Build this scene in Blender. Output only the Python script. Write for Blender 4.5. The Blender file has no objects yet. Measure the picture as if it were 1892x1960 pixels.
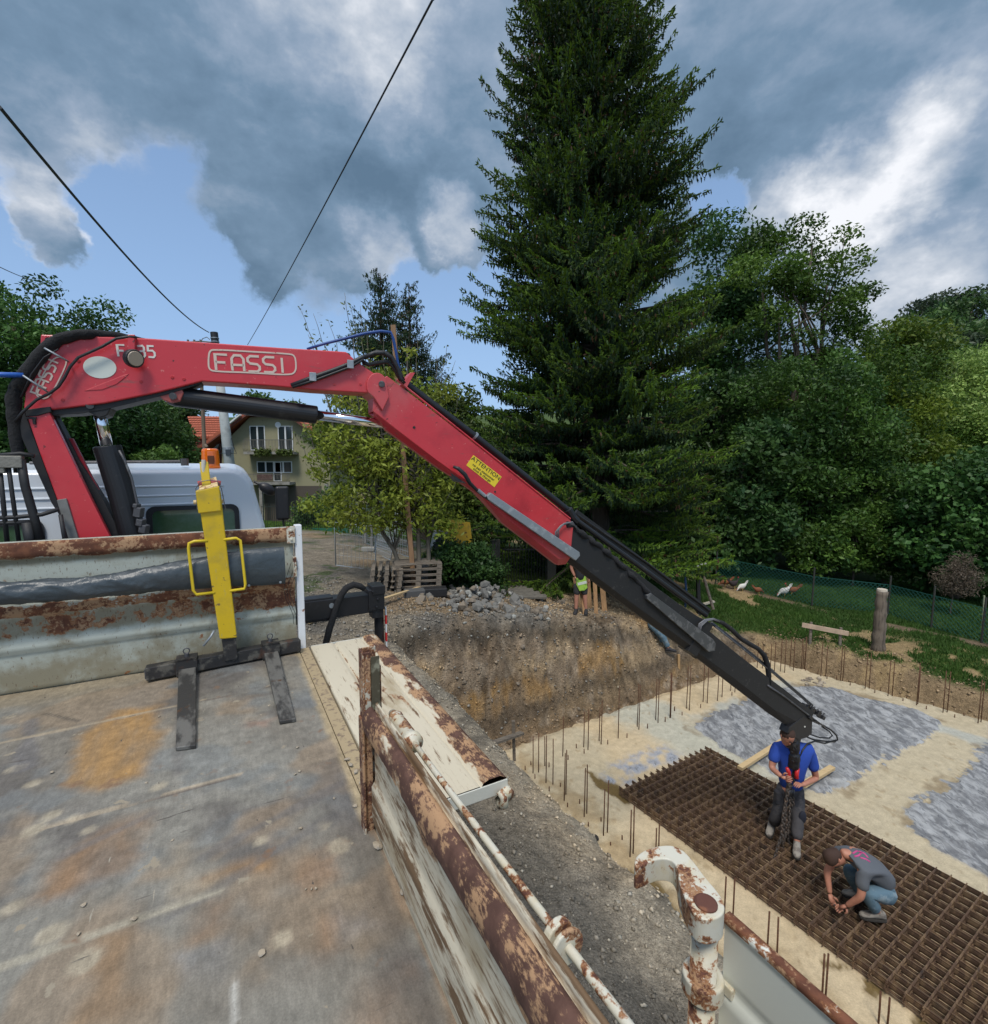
import bpy, bmesh, math, random
import numpy as np
from mathutils import Vector, Matrix, noise as mnoise
R_ = math.radians
sc = bpy.context.scene
C = sc.collection
random.seed(7); RNG = np.random.default_rng(11)

# ---------------------------------------------------------------- camera
CAMZ = 2.62; F = 955.0; PITCH = R_(5.38)
cam_d = bpy.data.cameras.new('camera'); cam = bpy.data.objects.new('camera', cam_d); C.objects.link(cam)
cam.location = (0, 0, CAMZ); cam.rotation_euler = (math.pi/2 - PITCH, 0, 0)
cam_d.sensor_width = 36; cam_d.sensor_fit = 'HORIZONTAL'; cam_d.lens = 36*F/1892.0
cam_d.clip_start = 0.05; cam_d.clip_end = 3000
sc.camera = cam
sc.view_settings.view_transform = 'Standard'; sc.view_settings.look = 'None'
sc.view_settings.exposure = 0.0; sc.view_settings.gamma = 1.0
sc.cycles.max_bounces = 5; sc.cycles.diffuse_bounces = 3; sc.cycles.glossy_bounces = 3
sc.cycles.transparent_max_bounces = 8; sc.cycles.transmission_bounces = 4

# ---------------------------------------------------------------- pixel rays (photo measured on a 1892 x 1960 grid)
CAM = Vector((0, 0, CAMZ)); _cp, _sp = math.cos(PITCH), math.sin(PITCH)
def ray(u, v):
    x = (u-946)/F; d = (980-v)/F
    return Vector((x, _cp + d*_sp, -_sp + d*_cp))
def PZ(u, v, z):
    r = ray(u, v); t = (z-CAMZ)/r.z; return CAM + r*t
def PY(u, v, y):
    r = ray(u, v); return CAM + r*(y/r.y)
def PPl(u, v, p0, n):
    r = ray(u, v); t = (p0-CAM).dot(n)/r.dot(n); return CAM + r*t

# ---------------------------------------------------------------- world: sky with broken clouds
SUN_EL, SUN_ROT = R_(58), R_(187)       # high, behind the camera to the left
w = bpy.data.worlds.new('World'); sc.world = w; w.use_nodes = True
nt = w.node_tree; nt.nodes.clear()
def N(t, tree=None, **kw):
    n = (tree or nt).nodes.new(t)
    for k, v in kw.items(): setattr(n, k, v)
    return n
def LK(a, b, tree=None): (tree or nt).links.new(a, b)
def mth(op, a, b=None, c=None, clamp=False, tree=None):
    n = N('ShaderNodeMath', tree, operation=op, use_clamp=clamp)
    for i, x in enumerate((a, b, c)):
        if x is None: continue
        if isinstance(x, (int, float)): n.inputs[i].default_value = x
        else: LK(x, n.inputs[i], tree)
    return n.outputs[0]
def mrange(x, a, b, c=0.0, d=1.0, tree=None, kind='SMOOTHSTEP'):
    n = N('ShaderNodeMapRange', tree, interpolation_type=kind, clamp=True) if kind != 'LINEAR' else N('ShaderNodeMapRange', tree, clamp=True)
    LK(x, n.inputs[0], tree)
    for i, q in enumerate((a, b, c, d)): n.inputs[i+1].default_value = q
    return n.outputs[0]
def mixc(f, a, b, tree=None, blend='MIX'):
    n = N('ShaderNodeMixRGB', tree, blend_type=blend)
    for i, x in enumerate((f, a, b)):
        if isinstance(x, (int, float)): n.inputs[i].default_value = x
        elif isinstance(x, tuple): n.inputs[i].default_value = (*x, 1)
        else: LK(x, n.inputs[i], tree)
    return n.outputs[0]
tc = N('ShaderNodeTexCoord'); D = tc.outputs['Generated']
nrm = N('ShaderNodeVectorMath', operation='NORMALIZE'); LK(D, nrm.inputs[0]); D = nrm.outputs[0]
sep = N('ShaderNodeSeparateXYZ'); LK(D, sep.inputs[0])
zz = mth('ADD', mth('MAXIMUM', sep.outputs[2], 0.0), 0.22)
cmb = N('ShaderNodeCombineXYZ'); LK(mth('DIVIDE', sep.outputs[0], zz), cmb.inputs[0]); LK(mth('DIVIDE', sep.outputs[1], zz), cmb.inputs[1])
Pp = cmb.outputs[0]
def wnoise(scale, detail, rough=.55, dist=0.0, rot=0.0, sx=1.0, sy=1.0, off=0.0):
    m = N('ShaderNodeMapping'); LK(Pp, m.inputs[0]); m.inputs['Rotation'].default_value[2] = rot
    m.inputs['Scale'].default_value = (sx, sy, 1); m.inputs['Location'].default_value = (off, off*.7, 0)
    n = N('ShaderNodeTexNoise'); LK(m.outputs[0], n.inputs['Vector'])
    n.inputs['Scale'].default_value = scale; n.inputs['Detail'].default_value = detail
    n.inputs['Roughness'].default_value = rough; n.inputs['Distortion'].default_value = dist
    return n.outputs[0]
def dnoise(scale, detail, rough=.55, dist=0.0, st=(1,1,2.2), rot=(0,0,0), off=0.0):
    m = N('ShaderNodeMapping'); LK(D, m.inputs[0]); m.inputs['Rotation'].default_value = rot
    m.inputs['Scale'].default_value = st; m.inputs['Location'].default_value = (off, off*.7, off*.3)
    n = N('ShaderNodeTexNoise'); LK(m.outputs[0], n.inputs['Vector'])
    n.inputs['Scale'].default_value = scale; n.inputs['Detail'].default_value = detail
    n.inputs['Roughness'].default_value = rough; n.inputs['Distortion'].default_value = dist
    return n.outputs[0]
nA = dnoise(2.0, 4, .5, .3, (1,1,1.9), (0,R_(24),0), 1.3)
nB = dnoise(5.5, 8, .60, .15, (1,1,1.7), (0,R_(20),0), 3.1)
nC = dnoise(3.2, 5, .5, .35, (1,1,2.6), (0,R_(-30),0), 7.7)
nD = dnoise(16, 4, .6, .1, (1,1,1.5), (0,0,0), 5.7)
warp = mth('ADD', mth('MULTIPLY_ADD', nB, 1.2, -.6), mth('MULTIPLY_ADD', nD, .45, -.225))
def dwarp(scale, detail, amp, src, rough=.55):
    n = N('ShaderNodeTexNoise'); LK(D, n.inputs['Vector']); n.inputs['Scale'].default_value = scale; n.inputs['Detail'].default_value = detail; n.inputs['Roughness'].default_value = rough
    a = N('ShaderNodeVectorMath', operation='SUBTRACT'); LK(n.outputs['Color'], a.inputs[0]); a.inputs[1].default_value = (.5,.5,.5)
    b = N('ShaderNodeVectorMath', operation='SCALE'); LK(a.outputs[0], b.inputs[0]); b.inputs['Scale'].default_value = amp
    c = N('ShaderNodeVectorMath', operation='ADD'); LK(src, c.inputs[0]); LK(b.outputs[0], c.inputs[1]); return c.outputs[0]
DW = dwarp(5, 3, .09, D, .5); DW = dwarp(13, 5, .10, DW, .62)
nw = N('ShaderNodeVectorMath', operation='NORMALIZE'); LK(DW, nw.inputs[0]); DW = nw.outputs[0]
def blob(u, v, r_in, r_out, wgt):
    d = ray(u, v).normalized()
    dt = N('ShaderNodeVectorMath', operation='DOT_PRODUCT'); LK(DW, dt.inputs[0]); dt.inputs[1].default_value = d
    x = mth('ADD', dt.outputs['Value'], mth('MULTIPLY', warp, .25*(1-math.cos(R_(r_out)))))
    return mth('MULTIPLY', mrange(x, math.cos(R_(r_out)), math.cos(R_(r_in))), wgt)
def addall(lst, base):
    s = None
    for x in lst: s = x if s is None else mth('ADD', s, x)
    return mth('ADD', s, base)
# coverage: where cloud hides the blue
cov = addall([blob(60,560,7,15,-.95), blob(330,420,3,8,-.9), blob(300,600,8,17,-.95), blob(560,640,9,16,-.95), blob(830,560,3,9,-.9), blob(560,390,.5,4,-.5),
              blob(860,700,10,20,-.8), blob(1375,405,1.2,4.0,-1.5), blob(1435,380,.5,3.0,-1.1), blob(1812,272,.5,2.4,-1.5), blob(0,720,12,20,-.7),
              blob(450,470,2,6.5,1.1), blob(580,490,3,8.5,1.25), blob(690,480,1.5,5.5,1.1), blob(490,400,2,6,.9), blob(90,420,1,5,.4), blob(330,470,.5,3,.35), blob(855,440,2.2,5,1.5), blob(122,460,.8,3.6,1.1),
              blob(250,485,.4,2.6,1.15), blob(170,330,3,7,.75), blob(25,390,2.5,7,1.1), blob(300,420,1,5,.35), blob(362,522,.4,1.6,1.0), blob(215,590,.5,2.4,.6),
              blob(1620,500,8,15,1.3), blob(1840,520,8,15,1.1), blob(450,160,18,26,.6), blob(1650,150,14,26,.6), blob(800,260,8,15,.5)], .58)
cov = mth('ADD', cov, mth('MULTIPLY_ADD', nB, 1.0, -.5)); cov = mth('ADD', cov, mth('MULTIPLY_ADD', nD, .35, -.175)); cov = mth('ADD', cov, mth('MULTIPLY_ADD', nA, .4, -.2))
covm = mrange(cov, .10, .92)
# brightness of the cloud
bri = addall([blob(1480,430,.5,6,.34), blob(1560,405,.5,5.5,.20), blob(1640,365,.5,5.5,.22), blob(1715,305,.5,6,.30), blob(1780,280,.5,5,.12), blob(1870,210,.5,7,.26), blob(1720,480,3,9,.13), blob(1860,440,2,7,.08), blob(1640,540,3,8,.10), blob(1840,540,3,9,.12), blob(1800,350,1,4,-.20), blob(865,430,.5,4.5,.50), blob(700,460,.5,5,.14), blob(230,330,1,7,.15),
              blob(160,330,1,7,.18), blob(15,395,1,6,.36), blob(250,485,.5,3,.75), blob(560,430,2,8,.22), blob(362,522,.3,2,.7), blob(720,460,1,4,.3),
              blob(650,40,2,12,.40), blob(130,10,3,18,.20), blob(950,-60,6,18,.3), blob(1570,160,1,7,.14), blob(330,230,7,20,-.17),
              blob(780,290,6,17,-.15), blob(1480,310,4,10,-.14), blob(470,520,1,6,-.10), blob(122,460,.5,3.6,-.15), blob(1750,80,8,18,-.04)], .30)
bri = mth('ADD', bri, mth('MULTIPLY_ADD', nC, .34, -.18)); bri = mth('ADD', bri, mth('MULTIPLY_ADD', nB, .65, -.325))
bri = mth('ADD', bri, mth('MULTIPLY_ADD', nD, .52, -.26))
thin = mrange(cov, .35, .85, .20, 0.0); bri = mth('ADD', bri, thin)
up = mrange(sep.outputs[2], .76, .95)                # sunlit cloud overhead, above the frame
bri = mth('ADD', bri, mth('MULTIPLY', up, .8))
ramp = N('ShaderNodeValToRGB'); LK(bri, ramp.inputs[0]); cr = ramp.color_ramp
cr.elements[0].position = 0.0; cr.elements[0].color = (.12, .20, .30, 1)
cr.elements[1].position = 1.0; cr.elements[1].color = (.93, .95, 1.0, 1)
e = cr.elements.new(.30); e.color = (.185, .285, .41, 1)
e = cr.elements.new(.52); e.color = (.30, .39, .52, 1)
e = cr.elements.new(.75); e.color = (.55, .61, .70, 1)
cloudc = mixc(1.0, ramp.outputs[0], mixc(up, (1, 1, 1), (2.3, 2.25, 2.15)), blend='MULTIPLY')
sky = N('ShaderNodeTexSky', sky_type='NISHITA', sun_disc=False)
sky.sun_elevation = SUN_EL; sky.sun_rotation = SUN_ROT; sky.altitude = 300
skyc = mixc(1.0, sky.outputs[0], (.15, .15, .15), blend='MULTIPLY')
hz = mrange(sep.outputs[2], .0, .55, 1.0, 0.0)
skyc = mixc(mth('MULTIPLY_ADD', hz, .40, .38), skyc, (.33, .53, .86))
final = mixc(covm, skyc, cloudc)
# the sunlit part of the sky behind the photographer is brighter
back = mrange(sep.outputs[1], -.75, .1, 1.5, 1.0)
final = mixc(1.0, final, back, blend='MULTIPLY')
bg = N('ShaderNodeBackground'); LK(final, bg.inputs[0]); bg.inputs[1].default_value = 1.0
wo = N('ShaderNodeOutputWorld'); LK(bg.outputs[0], wo.inputs[0])
w.cycles.sampling_method = 'MANUAL'; w.cycles.sample_map_resolution = 512

# ---------------------------------------------------------------- sun through thin cloud
sd = bpy.data.lights.new('sun', 'SUN'); sd.energy = 2.3; sd.angle = R_(14); sd.color = (1, .94, .85)
so = bpy.data.objects.new('sun', sd); C.objects.link(so)
az = SUN_ROT
sdir = Vector((math.sin(az)*math.cos(SUN_EL), math.cos(az)*math.cos(SUN_EL), math.sin(SUN_EL)))
so.rotation_euler = sdir.to_track_quat('Z', 'Y').to_euler(); so.location = sdir*50

# ---------------------------------------------------------------- tagging and mesh helpers
def tag(o, label=None, cat=None, group=None, kind=None):
    if label: o['label'] = label
    if cat: o['category'] = cat
    if group: o['group'] = group
    if kind: o['kind'] = kind
    return o
def thing(name, label, cat, loc=(0,0,0), rotz=0.0, group=None):
    o = bpy.data.objects.new(name, None); C.objects.link(o)
    o.location = loc; o.rotation_euler = (0, 0, rotz); o.empty_display_size = .1
    return tag(o, label, cat, group)
def wmat(o):
    m = Matrix.LocRotScale(o.location, o.rotation_euler, o.scale)
    while o.parent is not None:
        o = o.parent; m = Matrix.LocRotScale(o.location, o.rotation_euler, o.scale) @ m
    return m
class MB:
    """collects shapes; coordinates are in the frame M (default world)"""
    def __init__(s, M=None): s.v = []; s.f = []; s.M = M; s.A = {}
    def add(s, vs, fs):
        o = len(s.v); s.v.extend([tuple(p) for p in vs]); s.f.extend([tuple(i+o for i in f) for f in fs]); return s
    def hexa(s, p):   # 8 points: 4 bottom ring, 4 top ring
        return s.add(p, [(3,2,1,0),(4,5,6,7),(0,1,5,4),(1,2,6,5),(2,3,7,6),(3,0,4,7)])
    def box(s, c, d, R=None):
        hx, hy, hz = d[0]/2, d[1]/2, d[2]/2
        P = [Vector((x,y,z)) for z in (-hz,hz) for x,y in ((-hx,-hy),(hx,-hy),(hx,hy),(-hx,hy))]
        if R is not None: P = [R @ p for p in P]
        c = Vector(c); return s.hexa([p+c for p in P])
    def ab(s, a, b):
        a = Vector(a); b = Vector(b)
        return s.box((a+b)/2, [abs(b[i]-a[i]) for i in range(3)])
    def beam(s, a, b, w, h, up=(0,0,1)):
        a = Vector(a); b = Vector(b); d = (b-a); L = d.length; d.normalize(); up = Vector(up)
        sx = d.cross(up)
        if sx.length < 1e-4: sx = d.cross(Vector((1,0,0)))
        sx.normalize(); u = sx.cross(d).normalized()
        P = []
        for e in (a, b):
            for i, j in ((-1,-1),(1,-1),(1,1),(-1,1)): P.append(e + sx*(i*w/2) + u*(j*h/2))
        return s.add(P, [(0,1,2,3),(7,6,5,4),(0,4,5,1),(1,5,6,2),(2,6,7,3),(3,7,4,0)])
    def tube(s, pts, r, seg=8, caps=True, flat=None):
        pts = [Vector(p) for p in pts]; n = len(pts)
        rs = r if isinstance(r, (list, tuple)) else [r]*n
        vs = []; prev = None
        for i, p in enumerate(pts):
            t = (pts[min(i+1,n-1)] - pts[max(i-1,0)])
            if t.length < 1e-9: t = Vector((0,0,1))
            t.normalize()
            if prev is None:
                a = t.cross(Vector((0,0,1)))
                if a.length < .05: a = t.cross(Vector((1,0,0)))
                a.normalize()
            else:
                a = prev - t*prev.dot(t)
                if a.length < 1e-6: a = t.orthogonal()
                a.normalize()
            prev = a; b = t.cross(a)
            for k in range(seg):
                an = 2*math.pi*k/seg; vs.append(p + a*(math.cos(an)*rs[i]) + b*(math.sin(an)*rs[i]*(flat or 1)))
        fs = [(i*seg+k, i*seg+(k+1)%seg, (i+1)*seg+(k+1)%seg, (i+1)*seg+k) for i in range(n-1) for k in range(seg)]
        if caps: fs.append(tuple(range(seg-1,-1,-1))); fs.append(tuple((n-1)*seg+k for k in range(seg)))
        return s.add(vs, fs)
    def prism(s, poly, vec):
        n = len(poly); vec = Vector(vec); P = [Vector(p) for p in poly] + [Vector(p)+vec for p in poly]
        return s.add(P, [tuple(range(n)), tuple(range(2*n-1, n-1, -1))] + [(i,(i+n),(i+1)%n+n,(i+1)%n) for i in range(n)])
    def rings(s, rings, cap=True):
        k = len(rings[0]); n = len(rings); vs = [p for r in rings for p in r]
        fs = [(i*k+j, i*k+(j+1)%k, (i+1)*k+(j+1)%k, (i+1)*k+j) for i in range(n-1) for j in range(k)]
        if cap: fs.append(tuple(range(k-1,-1,-1))); fs.append(tuple((n-1)*k+j for j in range(k)))
        return s.add(vs, fs)
    def ellipsoid(s, c, r, nu=12, nv=8, R=None, disp=0.0, seed=0):
        c = Vector(c); rr = []
        for i in range(nv+1):
            th = math.pi*i/nv; ring = []
            for j in range(nu):
                ph = 2*math.pi*j/nu
                p = Vector((math.sin(th)*math.cos(ph), math.sin(th)*math.sin(ph), math.cos(th)))
                k = 1 + disp*mnoise.noise(p*1.7 + Vector((seed*3.1, seed, 0)))
                p = Vector((p.x*r[0]*k, p.y*r[1]*k, p.z*r[2]*k))
                if R is not None: p = R @ p
                ring.append(c+p)
            rr.append(ring)
        return s.rings(rr, False)
    def build(s, name, mat, parent=None, smooth=False, bev=0.0, loc=None, segs=2, attr=None):
        v = s.v
        if s.M is not None: v = [s.M @ Vector(p) for p in v]
        o = bpy.data.objects.new(name, None) if False else None
        me = bpy.data.meshes.new(name)
        if parent is not None:
            W = wmat(parent).inverted(); v = [W @ Vector(p) for p in v]; L = None
        else:
            if loc is None:
                a = np.array([tuple(p) for p in v]); L = Vector((a[:,0].mean(), a[:,1].mean(), a[:,2].min()))
            else: L = Vector(loc)
            v = [Vector(p)-L for p in v]
        me.from_pydata([tuple(p) for p in v], [], s.f)
        bm = bmesh.new(); bm.from_mesh(me); bmesh.ops.recalc_face_normals(bm, faces=bm.faces); bm.to_mesh(me); bm.free()
        me.materials.append(mat)
        if smooth: me.polygons.foreach_set('use_smooth', [True]*len(me.polygons))
        o = bpy.data.objects.new(name, me); C.objects.link(o)
        if parent is not None: o.parent = parent
        else: o.location = L
        if attr is not None:
            ca = me.color_attributes.new('W', 'FLOAT_COLOR', 'POINT'); ca.data.foreach_set('color', np.asarray(attr, dtype=np.float32).ravel())
        if bev:
            b = o.modifiers.new('bevel', 'BEVEL'); b.width = bev; b.segments = segs; b.limit_method = 'ANGLE'; b.angle_limit = R_(35)
            b.harden_normals = False
        if smooth and bev == 0: pass
        return o
def np_mesh(name, V, Fq, mat, loc=(0,0,0), parent=None, col=None, cname='Col', smooth=False):
    """fast mesh from numpy arrays; Fq is (n,k)"""
    V = np.asarray(V, dtype=np.float64); Fq = np.asarray(Fq, dtype=np.int32); k = Fq.shape[1]
    if parent is not None:
        Wi = np.array(wmat(parent).inverted()); V = V @ Wi[:3,:3].T + Wi[:3,3]
    else: V = V - np.array(loc)
    me = bpy.data.meshes.new(name)
    me.vertices.add(len(V)); me.vertices.foreach_set('co', V.astype(np.float32).ravel())
    me.loops.add(Fq.size); me.loops.foreach_set('vertex_index', Fq.ravel())
    me.polygons.add(len(Fq)); me.polygons.foreach_set('loop_start', np.arange(0, Fq.size, k, dtype=np.int32))
    if smooth: me.polygons.foreach_set('use_smooth', np.ones(len(Fq), dtype=bool))
    me.update(calc_edges=True); me.validate()
    if col is not None:
        c = np.ones((len(V), 4), dtype=np.float32); c[:, :np.asarray(col).shape[1]] = col
        ca = me.color_attributes.new(cname, 'FLOAT_COLOR', 'POINT'); ca.data.foreach_set('color', c.ravel())
    me.materials.append(mat)
    o = bpy.data.objects.new(name, me); C.objects.link(o)
    if parent is not None: o.parent = parent
    else: o.location = loc
    return o
def grid_faces(nx, ny):
    i = np.arange(nx-1)[:,None]*ny + np.arange(ny-1)[None,:]
    return np.stack([i, i+ny, i+ny+1, i+1], -1).reshape(-1,4)
# numpy value noise
def _h(xi, yi, s):
    n = (xi*374761393 + yi*668265263 + s*974634777) & 0xffffffff
    n = ((n ^ (n >> 13))*1274126177) & 0xffffffff
    return ((n ^ (n >> 16)) & 0xffffff)/float(0xffffff)
def vn(x, y, s=0):
    xf = np.floor(x); yf = np.floor(y); xi = xf.astype(np.int64); yi = yf.astype(np.int64)
    a = x-xf; b = y-yf; a = a*a*(3-2*a); b = b*b*(3-2*b)
    return (_h(xi,yi,s)*(1-a)+_h(xi+1,yi,s)*a)*(1-b) + (_h(xi,yi+1,s)*(1-a)+_h(xi+1,yi+1,s)*a)*b
def fbm(x, y, sc_=1.0, octv=4, s=0, gain=.5):
    r = 0; a = 1; t = 0
    for k in range(octv):
        r = r + a*vn(x*sc_, y*sc_, s+k*17); t += a; a *= gain; sc_ *= 2.03; x, y = x*.8-y*.6+.37, x*.6+y*.8+.91
    return r/t
def sstep(x, a, b):
    t = np.clip((x-a)/(b-a), 0, 1); return t*t*(3-2*t)
def inpoly(x, y, poly):
    r = np.zeros(x.shape, bool); n = len(poly); j = n-1
    for i in range(n):
        xi, yi = poly[i]; xj, yj = poly[j]
        c = ((yi > y) != (yj > y)) & (x < (xj-xi)*(y-yi)/(yj-yi+1e-12)+xi); r ^= c; j = i
    return r
def polydist(x, y, poly):
    """signed distance, negative inside"""
    d = np.full(x.shape, 1e9); n = len(poly)
    for i in range(n):
        ax, ay = poly[i]; bx, by = poly[(i+1)%n]; dx, dy = bx-ax, by-ay
        t = np.clip(((x-ax)*dx+(y-ay)*dy)/(dx*dx+dy*dy+1e-12), 0, 1)
        d = np.minimum(d, np.hypot(x-ax-t*dx, y-ay-t*dy))
    return np.where(inpoly(x, y, poly), -d, d)

# ---------------------------------------------------------------- materials
def mat(name, col=(.5,.5,.5), rough=.6, metal=0.0, layers=(), bump=(), var=None, attr=None, coat=0.0, spec=.5,
        emit=None, wear=None, transl=0.0, alpha=None, attrmul=None):
    """layers: (colour, scale, lo, hi[, stretch[, rough]]); bump: (scale, strength, distance[, stretch]); wear: dict using vertex attribute W"""
    m = bpy.data.materials.new(name); m.use_nodes = True; t = m.node_tree; t.nodes.clear()
    out = N('ShaderNodeOutputMaterial', t); b = N('ShaderNodeBsdfPrincipled', t)
    tcn = N('ShaderNodeTexCoord', t); OC = tcn.outputs['Object']
    def noi(scale, detail=6, stretch=(1,1,1), rough_=.6, dist=0.0, kind='n'):
        mp = N('ShaderNodeMapping', t); LK(OC, mp.inputs[0], t); mp.inputs['Scale'].default_value = stretch
        if kind == 'v':
            n = N('ShaderNodeTexVoronoi', t); n.inputs['Scale'].default_value = scale; LK(mp.outputs[0], n.inputs['Vector'], t); return n.outputs['Distance']
        n = N('ShaderNodeTexNoise', t); LK(mp.outputs[0], n.inputs['Vector'], t)
        n.inputs['Scale'].default_value = scale; n.inputs['Detail'].default_value = detail; n.inputs['Roughness'].default_value = rough_
        n.inputs['Distortion'].default_value = dist
        return n.outputs[0]
    if attr:
        an = N('ShaderNodeAttribute', t, attribute_name=attr); c = an.outputs['Color']
    else:
        rg = N('ShaderNodeRGB', t); rg.outputs[0].default_value = (*col, 1); c = rg.outputs[0]
    r = None
    if var:
        for vv in (var if isinstance(var, list) else [var]):
            g = mrange(noi(vv[0], 5, vv[2] if len(vv) > 2 else (1,1,1)), .3, .7, 1-vv[1], 1+vv[1], tree=t, kind='LINEAR')
            c = mixc(1.0, c, g, t, 'MULTIPLY')
    rr = rough
    for L in layers:
        lc, s_, lo, hi = L[:4]; st = L[4] if len(L) > 4 else (1,1,1)
        k = mrange(noi(s_, 7, st), lo, hi, tree=t)
        c = mixc(k, c, lc, t)
        if len(L) > 5:
            rr = mixc(k, (rr,)*3 if isinstance(rr, float) else rr, (L[5],)*3, t)
    if wear:
        aw = N('ShaderNodeAttribute', t, attribute_name='W'); sp = N('ShaderNodeSeparateColor', t); LK(aw.outputs['Color'], sp.inputs[0], t)
        st = wear.get('stretch', (1,1,1)); s_ = wear.get('scale', 8)
        def addn(ch, base, sc2, s2=(1,1,1), amp=1.0):
            return mth('ADD', mth('MULTIPLY_ADD', noi(sc2, 9, s2, .68), amp, -amp*.5, tree=t), mth('ADD', ch, base, tree=t), tree=t)
        # dirt film
        kd = mrange(addn(sp.outputs[1], wear.get('d0', 0), s_*.7, st, 1.7), .30, .90, 0, .85, tree=t)
        c = mixc(kd, c, wear.get('dirt', (.30,.23,.13)), t)
        # scratches
        ks2 = mrange(addn(sp.outputs[2], wear.get('s0', 0)-.04, s_*9, wear.get('sstretch', (1,8,1)), 2.2), .46, .74, 0, .75, tree=t)
        c = mixc(ks2, c, wear.get('scr2', (.26,.18,.11)), t)
        ks = mrange(addn(sp.outputs[2], wear.get('s0', 0), s_*3, wear.get('sstretch', (1,8,1)), 2.6), .50, .72, tree=t)
        c = mixc(ks, c, wear.get('scr', (.11,.06,.03)), t)
        # rust with ragged edge, orange rim
        kr = addn(sp.outputs[0], wear.get('r0', 0), s_, st, 2.3)
        rim = mrange(kr, .38, .50, tree=t); core = mrange(kr, .46, .58, tree=t)
        c = mixc(rim, c, wear.get('rust2', (.30,.12,.04)), t)
        rc = mixc(mrange(noi(s_*2.2, 6), .35, .7, tree=t), wear.get('rust', (.10,.035,.018)), wear.get('rust3', (.20,.075,.035)), t)
        fk = mth('ADD', mth('MULTIPLY_ADD', noi(s_*6, 6, wear.get('fst', (1,1,1)), .7), 2.0, -1.0, tree=t), mth('MULTIPLY_ADD', noi(s_*.8, 3), 2.2, -1.1, tree=t), tree=t)
        rc = mixc(mrange(fk, -.08, .22, tree=t), rc, wear.get('fleck', (.40,.24,.13)), t)
        c = mixc(core, c, rc, t)
        rr = mixc(core, (rough,)*3, (.85,)*3, t)
        bump = list(bump); wear['_k'] = core
    LK(c, b.inputs['Base Color'], t)
    if isinstance(rr, float): b.inputs['Roughness'].default_value = rr
    else: LK(rr, b.inputs['Roughness'], t)
    b.inputs['Metallic'].default_value = metal
    b.inputs['Specular IOR Level'].default_value = spec
    if coat: b.inputs['Coat Weight'].default_value = coat; b.inputs['Coat Roughness'].default_value = .12
    if emit: b.inputs['Emission Color'].default_value = (*emit[0], 1); b.inputs['Emission Strength'].default_value = emit[1]
    nn = None
    for bp in bump:
        bn = N('ShaderNodeBump', t); bn.inputs['Strength'].default_value = bp[1]; bn.inputs['Distance'].default_value = bp[2]
        LK(noi(bp[0], 6, bp[3] if len(bp) > 3 else (1,1,1)), bn.inputs['Height'], t)
        if nn is not None: LK(nn, bn.inputs['Normal'], t)
        nn = bn.outputs[0]
    if wear and wear.get('_k') is not None:
        bn = N('ShaderNodeBump', t); bn.inputs['Strength'].default_value = .5; bn.inputs['Distance'].default_value = .002
        LK(wear.pop('_k'), bn.inputs['Height'], t)
        if nn is not None: LK(nn, bn.inputs['Normal'], t)
        nn = bn.outputs[0]
    if nn is not None: LK(nn, b.inputs['Normal'], t)
    sh = b.outputs[0]
    if transl:
        tr = N('ShaderNodeBsdfTranslucent', t); LK(c, tr.inputs[0], t)
        mx = N('ShaderNodeMixShader', t); mx.inputs[0].default_value = transl; LK(sh, mx.inputs[1], t); LK(tr.outputs[0], mx.inputs[2], t); sh = mx.outputs[0]
    if alpha is not None: b.inputs['Alpha'].default_value = alpha
    LK(sh, out.inputs[0], t)
    return m
# ================================================================ GROUND
TH = R_(31.3); aV = np.array([-math.sin(TH), math.cos(TH)]); bV = np.array([math.cos(TH), math.sin(TH)])
SL = -3.1                                    # top of the foundation slab
def st2w(s, t, z=0.0): return Vector((bV[0]*s + aV[0]*t, bV[1]*s + aV[1]*t, z))
def w2st(p): return (p[0]*bV[0]+p[1]*bV[1], p[0]*aV[0]+p[1]*aV[1])
def pxst(u, v, z=SL): return w2st(PZ(u, v, z))
_ctl = [(0,2.2,0),(-3,5,0),(-5,0,0),(.4,0,-.1),(-8,4,0),(-1.4,5,-.1),(-4,8,-.1),(-3,11,-.5),(-1.6,8.2,-.5),(-.5,9.6,-.6),(.6,11.4,-.85),(1.6,12.3,-1.05),
        (3.2,12.9,-1.35),(4.6,13.2,-1.75),(6,14.2,-2.1),(7.3,15.2,-2.45),(8.8,15.0,-2.62),(1.8,15.5,-1.35),(-2.5,13,-.6),(-5,15,-.45),(-7,20,-.5),(-9,25,-.6),(3.6,17.5,-1.5),
        (-.5,16,-1.0),(9,20,-2.0),(10.6,17.8,-2.15),(6.6,16.2,-1.85),(10.8,13.4,-2.6),(12,11.4,-2.72),(14.2,14.8,-2.45),(14,9,-2.9),(17,8,-3),(13,19,-2.3),(18,22,-2.6),
        (14,4,-3),(9,-4,-2),(2.2,1.2,-.35),(3,-2,-.6),(-22,44,-2.4),(-15,40,-2.2),(-14,30,-1.2),(-25,32,1.6),(-40,40,5),(-60,60,9),(-30,12,.5),(25,40,-2),(0,45,-2.2),(0,80,-2),
        (50,60,1),(70,80,9),(110,120,26),(60,20,-4),(40,110,5),(0,140,1),(-80,140,12),(-100,20,15),(0,-60,0),(100,-60,-5),(-100,-60,5),(0,300,6),(300,300,60),(-300,300,40)]
_cp_ = np.array(_ctl, float)
def _ker(d): return np.sqrt(d*d+.25)
_K = _ker(np.hypot(_cp_[:,None,0]-_cp_[None,:,0], _cp_[:,None,1]-_cp_[None,:,1]))
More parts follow.
